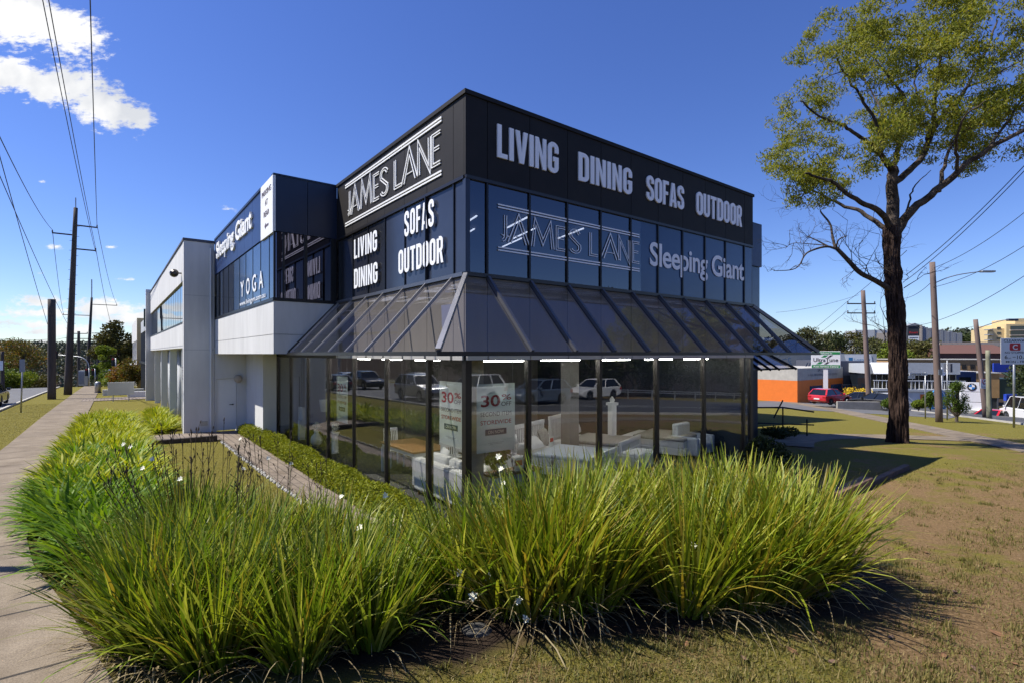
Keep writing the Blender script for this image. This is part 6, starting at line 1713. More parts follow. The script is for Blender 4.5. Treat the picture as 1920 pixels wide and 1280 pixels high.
# wooded hill beyond the left-hand street
gq = np.random.default_rng(77); cs = []; rs = []
for k in range(2100):
    px = gq.uniform(-160, 330); D = 150 + 560 * gq.random() ** .75; x = (px - 960) / F * D; z = gz(x, D) if False else None
    cs.append((x, D)); 
cs = np.array(cs); zz = ground_z(cs[:, 0], cs[:, 1]); rr = gq.uniform(.55, 1.15, len(cs)) * np.interp(cs[:, 1], [150, 350, 700], [3.0, 5.6, 7.5]); cc = np.stack([cs[:, 0], cs[:, 1], zz + rr * .75], -1)
V, Fc = leaf_cloud(cc, np.stack([rr, rr, rr * .85], -1), 90000, 1.5, .7, seed=78, shell=.5)
wood = tag(npmesh('woodland', V, Fc, 'leaf_far'), 'grey-green wooded hill far beyond the left-hand street', 'woodland', None, 'stuff')
# ------------------------------------------------------------------ beyond the right street
def wpt(px, py, D): return at(px, py, D)
def place(name, label, cat, px, D, zb, rz=0., group=None):
    p = at(px, 663, D); return thing(name, label, cat, (p.x, p.y, zb), rz, group)
def zpx(py, D): return CAMZ - (py - 663) / F * D
# orange and white workshop
ow_ = place('workshop', 'white and orange painted workshop behind the shop canopy', 'building', 1495, 60, 0, TH)
zt, zm, zb_ = zpx(690, 60), zpx(713, 60), zpx(752, 60)
MB().box(0, 0, zm, 14, 24, zt).build('upper_wall', 'concrete_light', ow_)
MB().box(-.01, -.01, zb_ - 1.5, 14, 24, zm - .004).build('lower_wall', 'orange_paint', ow_)
MB().box(1.2, 12, zt, 13, 20, zt + .9).build('roof_box', 'mid_grey', ow_)
for x0 in (3.2, 9.2): MB().box(x0, -.06, zb_ - .5, x0 + 3.4, -.015, zm - .75).build('roller_door', 'window_blue', ow_)
MB().box(-.02, 7.9, zb_ - 1, 0.0 - .012, 8.0, zm - .01).build('seam', 'timber', ow_)
FW_ = Frame((0, 0, 0), (1, 0, 0), (0, 0, 1), (0, -1, 0))
for txt, xx, zz_, w_, h_, b_ in (('547 2080', 5.4, zm + .95, 3.0, .42, .01), ('A FULL MECHANICAL SERVICE CENTRE', 2.8, zm + .45, 8.4, .24, 0)):
    mb = MB(); put_text(mb, txt, shift(FW_, xx, zz_), w_, h_, .02, b_); mb.build('wall_lettering', 'navy_ink', ow_)
for xx in (2.0, 2.75):
    mb = MB(); put_polys(mb, [[(0, 0), (.5, 1), (1, 1), (.5, 0)]], shift(FW_, xx, zm + 1.62), .8, .42, .01, .03); mb.build('wall_stripe', 'navy_ink', ow_)
gw = place('warehouse', 'long pale weathered warehouse wall with faint graffiti behind the workshop', 'building', 1395, 92, 0, .12)
MB().box(0, 0, zpx(694, 92), 19, 8, zpx(662, 92)).build('wall', 'concrete_light', gw); MB().box(-.2, -.15, zpx(662, 92), 19.2, 8, zpx(660.5, 92)).build('coping', 'mid_grey', gw)
mb = MB()
for k in range(14):
    x = 5 + random.random() * 12; z = zpx(678, 92) + random.uniform(-.6, .6); put_polys(mb, stroke(arc(x, z, random.uniform(.2, .6), random.uniform(.15, .4), random.uniform(0, 180), random.uniform(200, 400)), .10), FW_, 1, 1, .004, .012)
mb.build('graffiti', 'sign_teal', gw, recalc=False)
# service sign on its post
us = place('service_sign', 'tall white and green car service sign on a white post', 'sign', 1548, 53, 0, -.5)
x0, x1 = -1.28, 1.28; za, zb2 = zpx(690, 53), zpx(658, 53)
MB().box(-.20, -.15, zpx(752, 53), .20, .15, za).build('post', 'white_paint', us); MB().box(x0, -.2, za, x1, .2, zb2).build('cabinet', 'sign_face', us, bevel=.02)
FU = Frame((0, -.2, 0), (1, 0, 0), (0, 0, 1), (0, -1, 0)); hh = zb2 - za
MB().box(x0 + .05, -.212, zb2 - .32, x1 - .05, -.201, zb2 - .06).box(x0 + .05, -.212, za + .06, x1 - .05, -.201, za + .36).build('green_band', 'sign_green', us)
mb = MB(); put_text(mb, 'Welcome to', shift(FU, -.55, zb2 - .27, .012), 1.1, .16, .004, .012); put_text(mb, 'Auto Service Centre', shift(FU, -1.1, za + .13, .012), 2.2, .17, .004, .016); mb.build('band_lettering', 'sign_white', us, recalc=False)
mb = MB(); put_text(mb, 'UltraTune', shift(FU, -1.08, za + .68), 2.16, .40, .008, .018)
put_polys(mb, [[(0, 0), (.45, 1), (.85, 1), (.4, 0)]], shift(FU, .12, za + 1.12), .62, .22, .003, .006); put_polys(mb, [[(0, 0), (.45, 1), (.85, 1), (.4, 0)]], shift(FU, -.16, za + .42), .62, .22, .003, .006); mb.build('black_lettering', 'sign_black', us, recalc=False)
for xx, zz_ in ((-.42, za + 1.12), (-.86, za + .42)):
    mb = MB(); put_polys(mb, [[(0, 0), (.5, 1), (1.15, 1), (.65, 0)]], shift(FU, xx, zz_), .58, .22, .003, .006); mb.build('green_stripe', 'sign_green', us, recalc=False)
# dark grey building with pale sign box behind it
dg_ = place('workshop', 'dark slate workshop beside the service sign', 'building', 1562, 68, 0, -.06)
MB().box(0, 0, zpx(703, 68), 4.3, 10, zpx(676, 68)).build('upper_wall', 'slate', dg_); MB().box(.02, .05, zpx(760, 68), 4.25, 10, zpx(703, 68) - .004).build('lower_wall', 'charcoal', dg_)
MB().box(.3, -.05, zpx(745, 68), 4.0, .03, zpx(722, 68)).build('fence_panel', 'window_blue', dg_)
for k in range(6): MB().box(.3 + k * .72, -.12, zpx(745, 68), .36 + k * .72, -.055, zpx(720, 68)).build('post', 'galv', dg_)
MB().box(.2, -.13, zpx(721, 68), 4.1, -.055, zpx(719.5, 68)).build('rail', 'galv', dg_)
lg = place('shed', 'pale grey shed with a lettered white gable behind the slate workshop', 'building', 1571, 84, 0, -.2)
MB().box(0, 0, zpx(700, 84), 5.6, 6, zpx(663, 84)).build('wall', 'pale_grey', lg)
p0, p1 = zpx(680, 84), zpx(665, 84)
MB().prism([(1.3, p0), (5.0, p0), (4.8, p1), (1.0, p1)], 'y', -.06, -.004).build('sign_panel', 'sign_face', lg)
mb = MB(); put_text(mb, 'Logoodi', shift(FW_, 2.4, p0 + .38, .062), 2.2, .42, .003); put_polys(mb, [[(0, 0), (1, 0), (1, 1), (0, 1)]], shift(FW_, 1.55, p0 + .30, .062), .6, .6, .002, .006); mb.build('sign_lettering', 'sign_teal', lg, recalc=False)
# white-roofed showroom with balcony
wr_ = place('car_showroom', 'white-roofed glass showroom with a railed balcony behind the tree trunk', 'building', 1632, 62, 0, -.22)
wr_.scale.x = .84
D = 62
zr0, zr1, zg, zd, zb3 = zpx(680, D), zpx(700, D), zpx(702, D), zpx(727, D), zpx(772, D)
MB().prism([(-.9, zr1), (0, zr0), (0, zr0 + .08), (-.95, zr1 + .08)], 'x', 0, 3.8).build('sloping_roof', 'sign_white', wr_)
MB().box(3.81, -.1, zr1, 10.9, .3, zr0 + .05).build('fascia', 'pale_grey', wr_); MB().box(-.1, .31, zr1, 11, 9, zr0 - .1).build('roof', 'pale_grey', wr_)
MB().box(.1, .6, zb3, 10.8, 9, zr1 - .01).build('core', 'window_dark', wr_)
for k in range(15): MB().box(.2 + k * .75, .45, zd, .26 + k * .75, .58, zr1).build('mullion', 'alu', wr_)
MB().box(-.2, -1.0, zd - .25, 11, .44, zd).build('balcony_floor', 'pale_grey', wr_)
for k in range(22): MB().box(.0 + k * .5, -.98, zd, .05 + k * .5, -.92, zd + .95).build('baluster', 'white_paint', wr_)
MB().box(-.1, -1.0, zd + .95, 11, -.90, zd + 1.03).build('handrail', 'white_paint', wr_)
MB().box(4.2, -.8, zb3, 10.6, .4, zd - .26).build('base_wall', 'white_render', wr_); MB().box(5.7, -.83, zpx(758, D), 8.1, -.805, zpx(736, D)).build('mural', 'orange_paint', wr_)
MB().box(-.1, -.5, zb3, 1.9, .4, zd - .26).build('base_wall', 'mid_grey', wr_)
MB().box(-.15, -.62, zpx(742, D), 0.62, -.501, zpx(730, D)).build('air_conditioner', 'white_paint', wr_); MB().lathe([(.22, 0), (.20, -.03)], (.2, -.625, zpx(736, D)), 14, 'y').build('fan', 'sign_black', wr_)
mb = MB()
for k in range(9): mb.box(2.2 + k * .33, -1.1, zd - .3 - k * .28, 2.55 + k * .33, -.2, zd - .2 - k * .28)
mb.build('stair', 'galv', wr_)
MB().bar((2.0, -1.1, zd + .8), (5.2, -1.1, zd - 1.7), .05).bar((2.0, -1.1, zd + .4), (5.2, -1.1, zd - 2.1), .05).build('stair_rail', 'white_paint', wr_)
nb_ = place('workshop', 'navy blue annexe at the right end of the balcony', 'building', 1783, 66, 0, 0)
MB().box(0, 0, zpx(772, 66), 3.2, 6, zpx(696, 66)).build('wall', 'navy_panel', nb_); MB().box(1.0, -.06, zpx(718, 66), 2.5, -.004, zpx(706, 66)).build('window', 'window_dark', nb_)
# tan brick workshop with green end
tb_ = place('brick_workshop', 'tan brick workshop with a green metal end behind the white pylon', 'building', 1802, 74, 0, -.25)
D = 74
MB().box(0, 0, zpx(744, D), 4.55, 10, zpx(699, D)).build('wall', 'brick_tan', tb_); MB().box(.1, .1, zpx(790, D), 4.5, 10, zpx(744, D) - .004).build('undercroft', 'charcoal', tb_)
MB().box(-.15, -.15, zpx(699, D), 4.7, 10, zpx(697, D)).build('roof', 'concrete_light', tb_)
MB().box(4.56, .2, zpx(746, D), 8.0, 8, zpx(709, D)).build('green_wall', 'dark_green', tb_)
MB().prism([(4.7, zpx(697, D)), (8.3, zpx(697, D)), (8.3, zpx(704, D)), (6.2, zpx(709, D))], 'y', -.2, .19).build('green_hood', 'green_metal', tb_)
for k in range(5): MB().box(.3 + k * 1.0, .0, zpx(790, D), .45 + k * 1.0, .095, zpx(744, D) - .006).build('post', 'slate', tb_)
# pylon with roundel
bp_ = place('pylon_sign', 'white three-panel pylon sign with a blue and white roundel', 'sign', 1821, 50, 0, -.5)
D = 50; w2 = .84
MB().box(-w2 + .05, -.18, zpx(774, D) - .6, w2 - .05, .18, zpx(716, D) - .02).build('core', 'slate', bp_)
zs = [zpx(716, D), zpx(733, D), zpx(734, D), zpx(752, D), zpx(753, D), zpx(772, D)]
for i in range(3): MB().box(-w2, -.2, zs[2 * i + 1], w2, .2, zs[2 * i]).build('panel', 'sign_white', bp_, bevel=.01)
cz = (zs[0] + zs[1]) / 2; FB = Frame((0, -.2, cz), (1, 0, 0), (0, 0, 1), (0, -1, 0)); R1 = .36
MB().lathe([(R1, 0), (R1, -.02)], (0, -.2, cz), 28, 'y').build('roundel', 'sign_black', bp_)
sec = lambda a0, a1, r: [(0, 0)] + arc(0, 0, r, r, a0, a1, 6)
mb = MB(); put_polys(mb, [sec(90, 180, .23), sec(270, 360, .23)], FB, 1, 1, .021, .026); mb.build('blue_quarter', 'emblem_blue', bp_, recalc=False)
mb = MB(); put_polys(mb, [sec(0, 90, .23), sec(180, 270, .23)], FB, 1, 1, .021, .026)
for t, ch in ((128, 'B'), (90, 'M'), (52, 'W')): put_text(mb, ch, shift(FB, .285 * math.cos(R_(t)) - .04, .285 * math.sin(R_(t)) - .045, .022), .09, .09, .003, .02)
mb.build('white_quarter', 'sign_white', bp_, recalc=False)
# arched blue sign
ab_ = place('arched_sign', 'blue arched sign board on the ground behind the middle pole', 'sign', 1759, 46, 0, 0); D = 46
zz0, zz1 = zpx(766, D), zpx(742, D)
shp = [(-.62, zz0), (.62, zz0), (.62, zz1)] + [(.62 * math.cos(R_(t)), zz1 + .62 * math.sin(R_(t))) for t in range(15, 180, 15)] + [(-.62, zz1)]
MB().prism(shp, 'y', -.08, .08).build('board', 'sign_teal', ab_)
mb = MB(); put_polys(mb, stroke(arc(0, zz1, .5, .5, 0, 180, 12), .05), Frame((0, -.08, 0), (1, 0, 0), (0, 0, 1), (0, -1, 0)), 1, 1, .002, .006); 
mb.lathe([(.10, 0), (.10, -.012)], (-.05, -.082, zz1 + .18), 12, 'y').lathe([(.11, 0), (.11, -.012)], (.12, -.082, zz1 - .35), 12, 'y'); mb.box(-.45, -.09, zz0 + .15, .45, -.082, zz0 + .30)
mb.build('symbols', 'sign_white', ab_, recalc=False)
# blue hoardings
for lab, px0, px1, py0, py1, D in (('large royal blue hoarding beside the parking restriction sign', 1862, 1900, 680, 697, 90), ('small royal blue billboard on two legs above the showroom roof', 1780, 1798, 681, 691, 72)):
    c = (px0 + px1) / 2; o = place('billboard', lab, 'billboard', c, D, 0); w = (px1 - px0) / F * D / 2
    MB().box(-w, -.1, zpx(py1, D), w, .1, zpx(py0, D)).build('board', 'sign_blue', o)
    for s in (-.6, .6): MB().box(s * w - .08, -.06, zpx(py1 + 12, D), s * w + .08, .06, zpx(py1, D) - .002).build('leg', 'slate', o)
py_ = place('pylon_sign', 'blue-topped grey pylon sign beside the white van', 'sign', 1894, 46, 0, 0); D = 46
MB().box(-.46, -.14, zpx(750, D), .46, .14, zpx(738, D)).build('top_panel', 'sign_blue', py_); MB().box(-.45, -.12, zpx(774, D), .45, .12, zpx(750, D) - .004).build('panel', 'slate', py_); MB().box(-.47, -.15, zpx(789, D), .47, .15, zpx(774, D) - .006).build('base', 'sign_white', py_)
# far roofs and buildings
o = place('warehouse', 'long brown-roofed warehouse below the apartment block', 'building', 1752, 120, 0, -.2); D = 120
MB().box(0, 0, zpx(674, D), 17, 14, zpx(662, D)).build('wall', 'brick_brown', o); MB().prism([(0, zpx(662, D) + .004), (12, zpx(646, D)), (12.5, zpx(646, D))] , 'x', 0, .1).build('gutter', 'beige', o)
MB().prism([(-.3, zpx(662, D)), (9, zpx(645, D)), (9, zpx(662, D))], 'x', .0, 17).build('roof', 'roof_brown', o)
MB().box(6, 9.2, zpx(648, D), 20, 16, zpx(640, D)).build('rear_wall', 'beige', o)
o = place('warehouse', 'tan rendered warehouse with a flat parapet behind the showroom', 'building', 1700, 100, 0, -.2); D = 100
MB().box(0, 0, zpx(700, D), 18.5, 12, zpx(674, D)).build('wall', 'brick_tan', o); MB().box(-.2, -.15, zpx(674, D), 18.7, 12, zpx(672.5, D)).build('coping', 'concrete_light', o)
for k in range(6): MB().box(9.2 + k * 1.4, -.05, zpx(690, D), 9.9 + k * 1.4, -.004, zpx(682, D)).build('window', 'window_dark', o)
o = place('factory', 'pale ribbed factory on the skyline left of the tree trunk', 'building', 1604, 260, 0, -.35); D = 260
MB().box(0, 0, zpx(662, D), 20, 20, zpx(619, D)).build('wall', 'pale_grey', o); MB().box(9, -.3, zpx(646, D), 24, 12, zpx(625, D)).build('annexe', 'beige', o)
for k in range(5): MB().box(k * 4, -.35, zpx(660, D), k * 4 + .3, -.01, zpx(617, D)).build('rib', 'galv', o)
o = place('shopping_centre', 'grey shopping centre with a tall sign tower on the skyline', 'building', 1702, 230, 0, -.3); D = 230
MB().box(0, 0, zpx(665, D), 4.4, 5, zpx(611, D)).build('sign_tower', 'charcoal', o); MB().prism([(-.3, zpx(611, D)), (5.2, zpx(611, D)), (2.6, zpx(606, D))], 'y', -.3, 5).build('tower_cap', 'mid_grey', o)
MB().box(4.45, -.4, zpx(665, D), 5.3, 4, zpx(610, D)).build('pillar', 'beige', o)
MB().box(.25, -.12, zpx(650, D), 4.2, -.004, zpx(630, D)).build('white_panel', 'sign_face', o)
FS = Frame((0, -.12, 0), (1, 0, 0), (0, 0, 1), (0, -1, 0))
mb = MB(); put_text(mb, 'Kmart', shift(FS, .5, zpx(625.5, D)), 3.3, .95, .02, .02); put_text(mb, 'COLES', shift(FS, .5, zpx(653, D)), 3.4, .6, .02, .03); mb.build('red_lettering', 'sign_red', o, recalc=False)
mb = MB()
for k, (t, w) in enumerate((('TARGET', 2.4), ('BIG SHOPS', 3.2), ('CENTRE', 2.8))) if False else (): pass
for k in range(4): mb.box(.6 + .2 * (k % 2), -.15, zpx(634 + k * 4.2, D), 3.8 - .3 * (k % 2), -.125, zpx(634 + k * 4.2, D) + .35)
mb.build('panel_lines', 'slate', o)
mb = MB()
for k in range(13): mb.box(5.4 + k * 1.12, .1 * (k % 2), zpx(665, D), 6.45 + k * 1.12, 12, zpx(612 + k * 1.1 + (k % 3), D))
mb.build('ribbed_wall', 'mid_grey', o)
o = place('apartment_block', 'cream stepped apartment block on the right skyline', 'building', 1862, 150, 0, -.3); D = 150
MB().box(3.1, 0, zpx(675, D), 18, 14, zpx(608, D)).build('wall', 'cream', o); MB().box(5.4, .5, zpx(608, D) + .004, 18, 12, zpx(598, D)).build('penthouse', 'cream', o)
MB().box(.2, 1, zpx(675, D), 3.09, 12, zpx(616, D)).build('stair_wing', 'cream', o)
for k in range(6):
    z = zpx(611 + k * 9.5, D)
    MB().box(4.0, -.25, z - 1.15, 17.8, -.004, z - .1).build('window_band', 'window_dark', o); MB().box(3.6, -1.0, z - 1.45, 17.9, -.26, z - 1.2).build('balcony', 'beige', o)
    MB().box(-.7, .2, z - 1.2, .19, 3, z - .95).build('balcony', 'mid_grey', o); MB().box(1.4, .93, z - .9, 2.3, .996, z - .3).build('window', 'window_dark', o)
for x in (8.5, 13.0): MB().box(x, -1.05, zpx(670, D), x + .25, -1.005, zpx(606, D)).build('pilaster', 'orange_paint', o)
# clearway sign
D = 29.9
cs_ = thing('parking_sign', 'grey clearway no stopping sign on a steel post at the right edge', 'sign', at(1903, 663, D)); cs_.location.z = 0
zg_ = zpx(796, D)
MB().tube([(0, .06, zg_ - .3), (0, .06, zpx(634, D))], .055, 10).build('post', 'galv', cs_, smooth=True)
zt_, zb4 = zpx(634, D), zpx(682.5, D); xl_, xr_ = -.83, .86
MB().box(xl_, -.02, zb4, xr_, .0, zt_).build('plate', 'sign_face', cs_, bevel=.008)
FC = Frame((0, -.02, 0), (1, 0, 0), (0, 0, 1), (0, -1, 0)); H_ = zt_ - zb4; W2 = xr_ - xl_
mb = MB()
for t, x, z, w, h, b in (('CLEARWAY', .10, .855, .80, .105, .012), ('NO STOPPING', .14, .415, .76, .085, .012), ('6', .13, .215, .10, .145, .012), ('AM', .25, .215, .09, .055, 0), ('10', .55, .215, .17, .145, .012), ('AM', .74, .215, .09, .055, 0), ('MON - FRI', .17, .065, .66, .085, .012)):
    put_text(mb, t, shift(FC, xl_ + x * W2, zb4 + z * H_), w * W2, h * H_, .003, b)
mb.box(xl_ + .40 * W2, -.026, zb4 + .275 * H_, xl_ + .50 * W2, -.022, zb4 + .295 * H_); mb.build('black_lettering', 'sign_black', cs_, recalc=False)
rp = [(p[0], p[1]) for p in arc(.9, .8, .1, .2, 0, 90, 4) + arc(.1, .8, .1, .2, 90, 180, 4) + arc(.1, .2, .1, .2, 180, 270, 4) + arc(.9, .2, .1, .2, 270, 360, 4)]
mb = MB(); put_polys(mb, [rp], shift(FC, xl_ + .30 * W2, zb4 + .53 * H_), .37 * W2, .28 * H_, .001, .004); mb.build('red_square', 'sign_red', cs_, recalc=False)
mb = MB(); put_text(mb, 'C', shift(FC, xl_ + .40 * W2, zb4 + .575 * H_), .17 * W2, .19 * H_, .006, .03); mb.build('white_lettering', 'sign_white', cs_, recalc=False)
MB().tube([(-.15, .05, zb4 + .3), (.15, .05, zb4 + .3)], .02, 6).build('bracket', 'galv', cs_)
# street name sign
D = 36
o = thing('street_name_sign', 'white street name blade on a steel post right of the tree trunk', 'sign', at(1735, 663, D)); o.location.z = 0
MB().tube([(0, 0, zpx(777, D) - .3), (0, 0, zpx(697, D))], .04, 10).build('post', 'galv', o, smooth=True)
MB().box(-1.15, -.06, zpx(703, D), .08, -.03, zpx(698, D)).build('blade', 'sign_face', o); MB().box(-1.5, -.06, zpx(709, D), -.75, -.03, zpx(703.5, D)).build('number_plate', 'sign_face', o)
mb = MB(); FN = Frame((0, -.06, 0), (1, 0, 0), (0, 0, 1), (0, -1, 0)); put_text(mb, 'PORTER LN', shift(FN, -1.0, zpx(702.2, D)), .95, .11, .003, .012); put_text(mb, '17', shift(FN, -1.05, zpx(708, D)), .2, .13, .003, .012); mb.build('lettering', 'sign_black', o, recalc=False)
# poles of the right street
def zg(px, D): p = at(px, 663, D); return gz(p.x, p.y)
q = at(1757, 663, 33); P1 = Vector((q.x + .15, q.y, zg(1757, 33))); T1_ = at(1748, 492, 33)
pR1, _ = pole('utility_pole', 'tall brown power pole with a long street lamp arm behind the gum tree', P1, T1_, .20, .15, 'pole_wood_warm')
am = MB().tube(smooth_pts([(T1_.x - P1.x, 0, zpx(533, 33) - P1.z), (T1_.x - P1.x + 1.2, -.1, zpx(517, 33) - P1.z), (T1_.x - P1.x + 2.9, -.2, zpx(510, 33) - P1.z), (T1_.x - P1.x + 3.5, -.2, zpx(510, 33) - P1.z)]), .03, 8).build('lamp_arm', 'galv', pR1, smooth=True)
MB().box(T1_.x - P1.x + 2.9, -.33, zpx(512, 33) - P1.z, T1_.x - P1.x + 3.75, -.07, zpx(508.5, 33) - P1.z).build('lamp_head', 'galv', am, bevel=.03)
MB().box(-.24, -.24, zpx(702, 33) - P1.z, .0, -.205, zpx(692, 33) - P1.z).build('number_tag', 'galv', pR1)
q = at(1630, 663, 50); P2 = Vector((q.x, q.y, zg(1630, 50))); T2_ = at(1618, 545, 50)
pR2, eR2 = pole('utility_pole', 'brown power pole with two crossarms between the canopy and the gum tree', P2, T2_, .24, .18, 'pole_wood_warm', None, [(1.25, 1.4, 1.4, (1, .05, 0)), (2.15, 1.4, 1.4, (1, .05, 0))])
q = at(1848, 663, 41); P3 = Vector((q.x, q.y, zpx(776, 41))); T3_ = at(1829, 599, 41)
pR3, _ = pole('utility_pole', 'leaning dark red-brown pole with a small lamp arm and a turn sign', P3, T3_, .19, .15, 'pole_wood_warm')
v = T3_ - P3
am = MB().tube(smooth_pts([(v.x + .1, 0, v.z - .75), (v.x + 1.0, 0, v.z - .4), (v.x + 2.2, 0, v.z - .05), (v.x + 2.7, 0, v.z - .05)]), .03, 8).build('lamp_arm', 'galv', pR3, smooth=True)
MB().box(v.x + 2.5, -.12, v.z - .13, v.x + 3.3, .12, v.z + .05).build('lamp_head', 'slate', am, bevel=.03)
tsn = MB().box(-.62, -.26, zpx(727, 41) - P3.z, .02, -.24, zpx(709, 41) - P3.z).build('turn_sign', 'sign_face', pR3)
FT = Frame((-.30, -.26, 0), (1, 0, 0), (0, 0, 1), (0, -1, 0))
mb = MB(); put_polys(mb, stroke(arc(0, zpx(713.5, 41) - P3.z, .20, .20, 0, 360, 16)[:-1], .05, True) + stroke([(-.15, zpx(713.5, 41) - P3.z - .15), (.15, zpx(713.5, 41) - P3.z + .15)], .04), FT, 1, 1, .002, .005); mb.build('red_ring', 'sign_red', tsn, recalc=False)
mb = MB(); put_text(mb, 'NO', shift(FT, -.13, zpx(720.5, 41) - P3.z), .26, .11, .003, .01); put_text(mb, 'TURNS', shift(FT, -.22, zpx(725.5, 41) - P3.z), .44, .10, .003, .01); put_polys(mb, stroke(arc(.02, zpx(713.5, 41) - P3.z - .04, .09, .10, 180, 20, 6), .045), FT, 1, 1, .006, .008); mb.build('black_lettering', 'sign_black', tsn, recalc=False)
q = at(1855, 663, 39); pole('pole_stub', 'pale greenish timber pole stub beside the leaning pole', (q.x, q.y, zpx(779, 39)), at(1852, 656, 39), .17, .14, 'pole_wood_pale')
q = at(1776, 663, 35); o = thing('street_sign', 'grey sign seen edge-on on a thin steel post by the middle pole', 'sign', (q.x, q.y, 0)); MB().tube([(0, 0, zpx(780, 35) - .3), (0, 0, zpx(675, 35))], .04, 10).build('post', 'galv', o, smooth=True); MB().box(-.03, -.3, zpx(697, 35), .1, .25, zpx(681, 35)).build('plate', 'slate', o)
q = at(1766, 663, 52); o = thing('street_sign', 'narrow white signs stacked on a post just right of the middle pole', 'sign', (q.x, q.y, 0)); MB().tube([(0, 0, zpx(745, 52)), (0, 0, zpx(688, 52))], .06, 10).build('post', 'white_paint', o); MB().box(-.25, -.1, zpx(703, 52), .25, -.065, zpx(691, 52)).build('plate', 'sign_face', o)
# wires of the right street
wire('black wire from the two-arm pole up across the gum tree trunk', eR2[0] if eR2 else T2_, at(1700, 470, 30), .1, .018)
for lab, p, q, s in (('wire from the brown power pole to the upper right edge', T1_ + Vector((0, 0, -.4)), at(2000, 330, 24), .5), ('second wire from the brown power pole to the right edge', T1_ + Vector((0, 0, -1.6)), at(2000, 405, 24), .5),
                     ('lower service wire crossing in front of the brown pole', at(1690, 613, 45), at(2010, 455, 22), .9), ('wire slanting up from the gum tree to the top right corner', at(1700, 515, 26), at(1990, 235, 18), .3),
                     ('second wire slanting up from the gum tree to the top right corner', at(1700, 525, 27), at(1990, 245, 18.5), .3), ('wire from the two-arm pole down towards the shop', eR2[0], at(1395, 712, 75), .4), ('second wire from the two-arm pole towards the shop', eR2[2], at(1440, 690, 80), .4),
                     ('faint wire on the skyline left of the leaning pole', at(1700, 603, 70), T3_ + Vector((0, 0, -.5)), .8), ('faint high wire between the shop and the gum tree', at(1455, 586, 60), at(1610, 553, 55), .3),
                     ('wire between the brown pole and the gum tree', at(1692, 560, 40), T1_ + Vector((0, 0, -1.2)), .25)):
    wire(lab, p, q, s, .016)
# cars in the car park and down the right street
def carpx(label, px, py, D, hd, paint, kind, g='cars beyond the right-hand verge'):
    p = at(px, py, D); return car(label, p.x, p.y, hd, paint, kind, g, z=p.z)
carpx('red hatchback seen from behind in the car park by the service sign', 1556, 757, 50, R_(28), 'car_red', 'hatch')
carpx('black sedan half hidden behind the orange workshop corner', 1499, 752, 66, R_(8), 'car_black', 'sedan')
carpx('black hatchback under the two-arm power pole', 1640, 766, 48, R_(120), 'car_black', 'hatch')
carpx('dark grey sedan between the red car and the two-arm pole', 1603, 762, 52, R_(150), 'car_navy', 'sedan')
carpx('white van cut by the right edge of the photo', 1934, 792, 44, R_(75), 'car_white', 'van')
carpx('red car partly hidden behind the grass verge by the white van', 1870, 797, 47, R_(20), 'car_red', 'sedan')
carpx('white car just left of the red one behind the verge', 1850, 796, 50, R_(20), 'car_white', 'hatch')
ribbon('car_park', [(24, 44), (36, 56), (60, 70)], -10, 8, .02, 'asphalt_light', nw=6, st=2)
q = at(1612, 760, 47); o = thing('kerb_block', 'low concrete wall in front of the dark parked sedan', 'wall', q, -.1); MB().box(-1.9, 0, -.6, 1.9, .25, .38).build('block', 'concrete', o, bevel=.02)
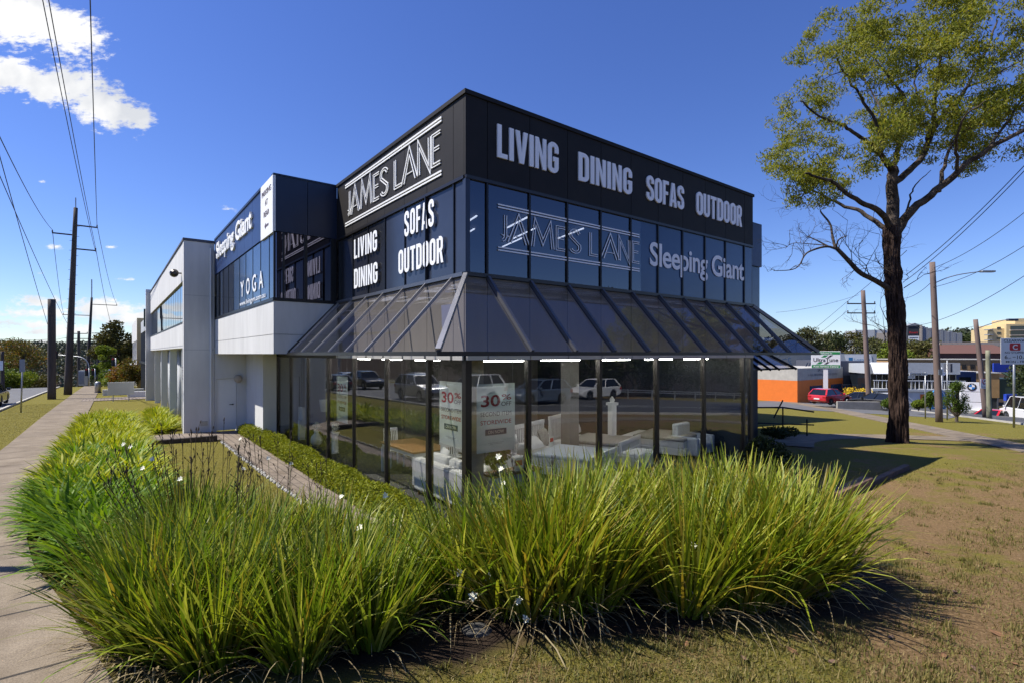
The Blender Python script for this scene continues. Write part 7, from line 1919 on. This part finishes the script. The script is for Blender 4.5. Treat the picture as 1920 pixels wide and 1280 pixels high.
# small trees and shrubs on the right
q = at(1793, 663, 33.5)
o = bgtree('small round magnolia-like tree on the grass verge', (q.x, q.y, zg(1793, 33.5)), 2.6, 1.75, 'leaf_green', 4200, .085, .16, 91, nb=26, squash=1.25)
q = at(1603, 745, 58); shrub('yellow flowering shrub behind the parked cars', q.x, q.y, 1.7, 1.4, 'yellow_flower', 900, .2, z=q.z - .2, seed=92)
for i, (px, py, D, r, h, m, lab) in enumerate(((1722, 768, 42, .7, .8, 'leaf_bright', 'yellow-green shrub at the foot of the street name post'), (1745, 768, 43, .6, 1.6, 'leaf_green', 'slim dark shrub beside the blue arched sign'), (1672, 765, 44, .9, 1.0, 'leaf_green', 'green shrub just left of the gum tree trunk'), (1938, 745, 62, 3.0, 5.6, 'leaf_dark', 'large dark bushy tree at the right edge behind the clearway sign'))):
    q = at(px, py, D); shrub(lab, q.x, q.y, r, h, m, 2600, .16 if r < 2 else .3, z=q.z, seed=93 + i)
gq = np.random.default_rng(9)
for i, (px, py, D, h, w, mt) in enumerate(((1512, 672, 150, 12, 15, 'leaf_far_right'), (1545, 674, 170, 12, 16, 'leaf_olive'), (1575, 674, 160, 11, 14, 'leaf_dark'), (1600, 672, 150, 10.5, 13, 'leaf_olive'), (1625, 676, 140, 10, 13, 'leaf_far_right'), (1650, 680, 125, 8.5, 12, 'leaf_far_right'),
                                           (1672, 680, 120, 8, 10, 'leaf_bright'), (1705, 684, 125, 8.5, 11, 'leaf_far_right'), (1728, 684, 120, 8.4, 11, 'leaf_olive'), (1750, 684, 130, 9, 11, 'leaf_far_right'), (1480, 674, 170, 11, 15, 'leaf_olive'), (1450, 676, 180, 11, 15, 'leaf_far_right'))):
    q = at(px, py, D); bgtree('olive and green tree in the row behind the workshops', (q.x, q.y, q.z - 3), h, w, mt, 2600, .55, .12, 110 + i, group='trees behind the workshops')
for i, (px, py, D, h, w) in enumerate(((1795, 664, 260, 18, 20), (1812, 662, 250, 13, 18), (1830, 662, 240, 12, 16), (1783, 668, 250, 13, 16), (1760, 668, 210, 12, 14))):
    q = at(px, py, D); bgtree('dark tree on the skyline between the shopping centre and the apartments', (q.x, q.y, q.z - 4), h, w, 'leaf_dark', 1800, .9, .12, 130 + i, group='trees on the right skyline')
for i, (px, D, lab) in enumerate(((1525, 420, 'left'), (1590, 430, 'right'))):
    pass
V, Fc = leaf_cloud([((px - 960) / F * D, D, gz((px - 960) / F * D, D) + 6) for px, D in zip(np.linspace(1380, 2100, 90), np.random.default_rng(2).uniform(380, 480, 90))], [(10, 10, 7)] * 90, 9000, 2.2, .7, seed=4)
tag(npmesh('woodland', V, Fc, 'leaf_far'), 'far tree-covered ridge behind the shops and factories', 'woodland', None, 'stuff')

# still air: a thin haze round everything seen from here
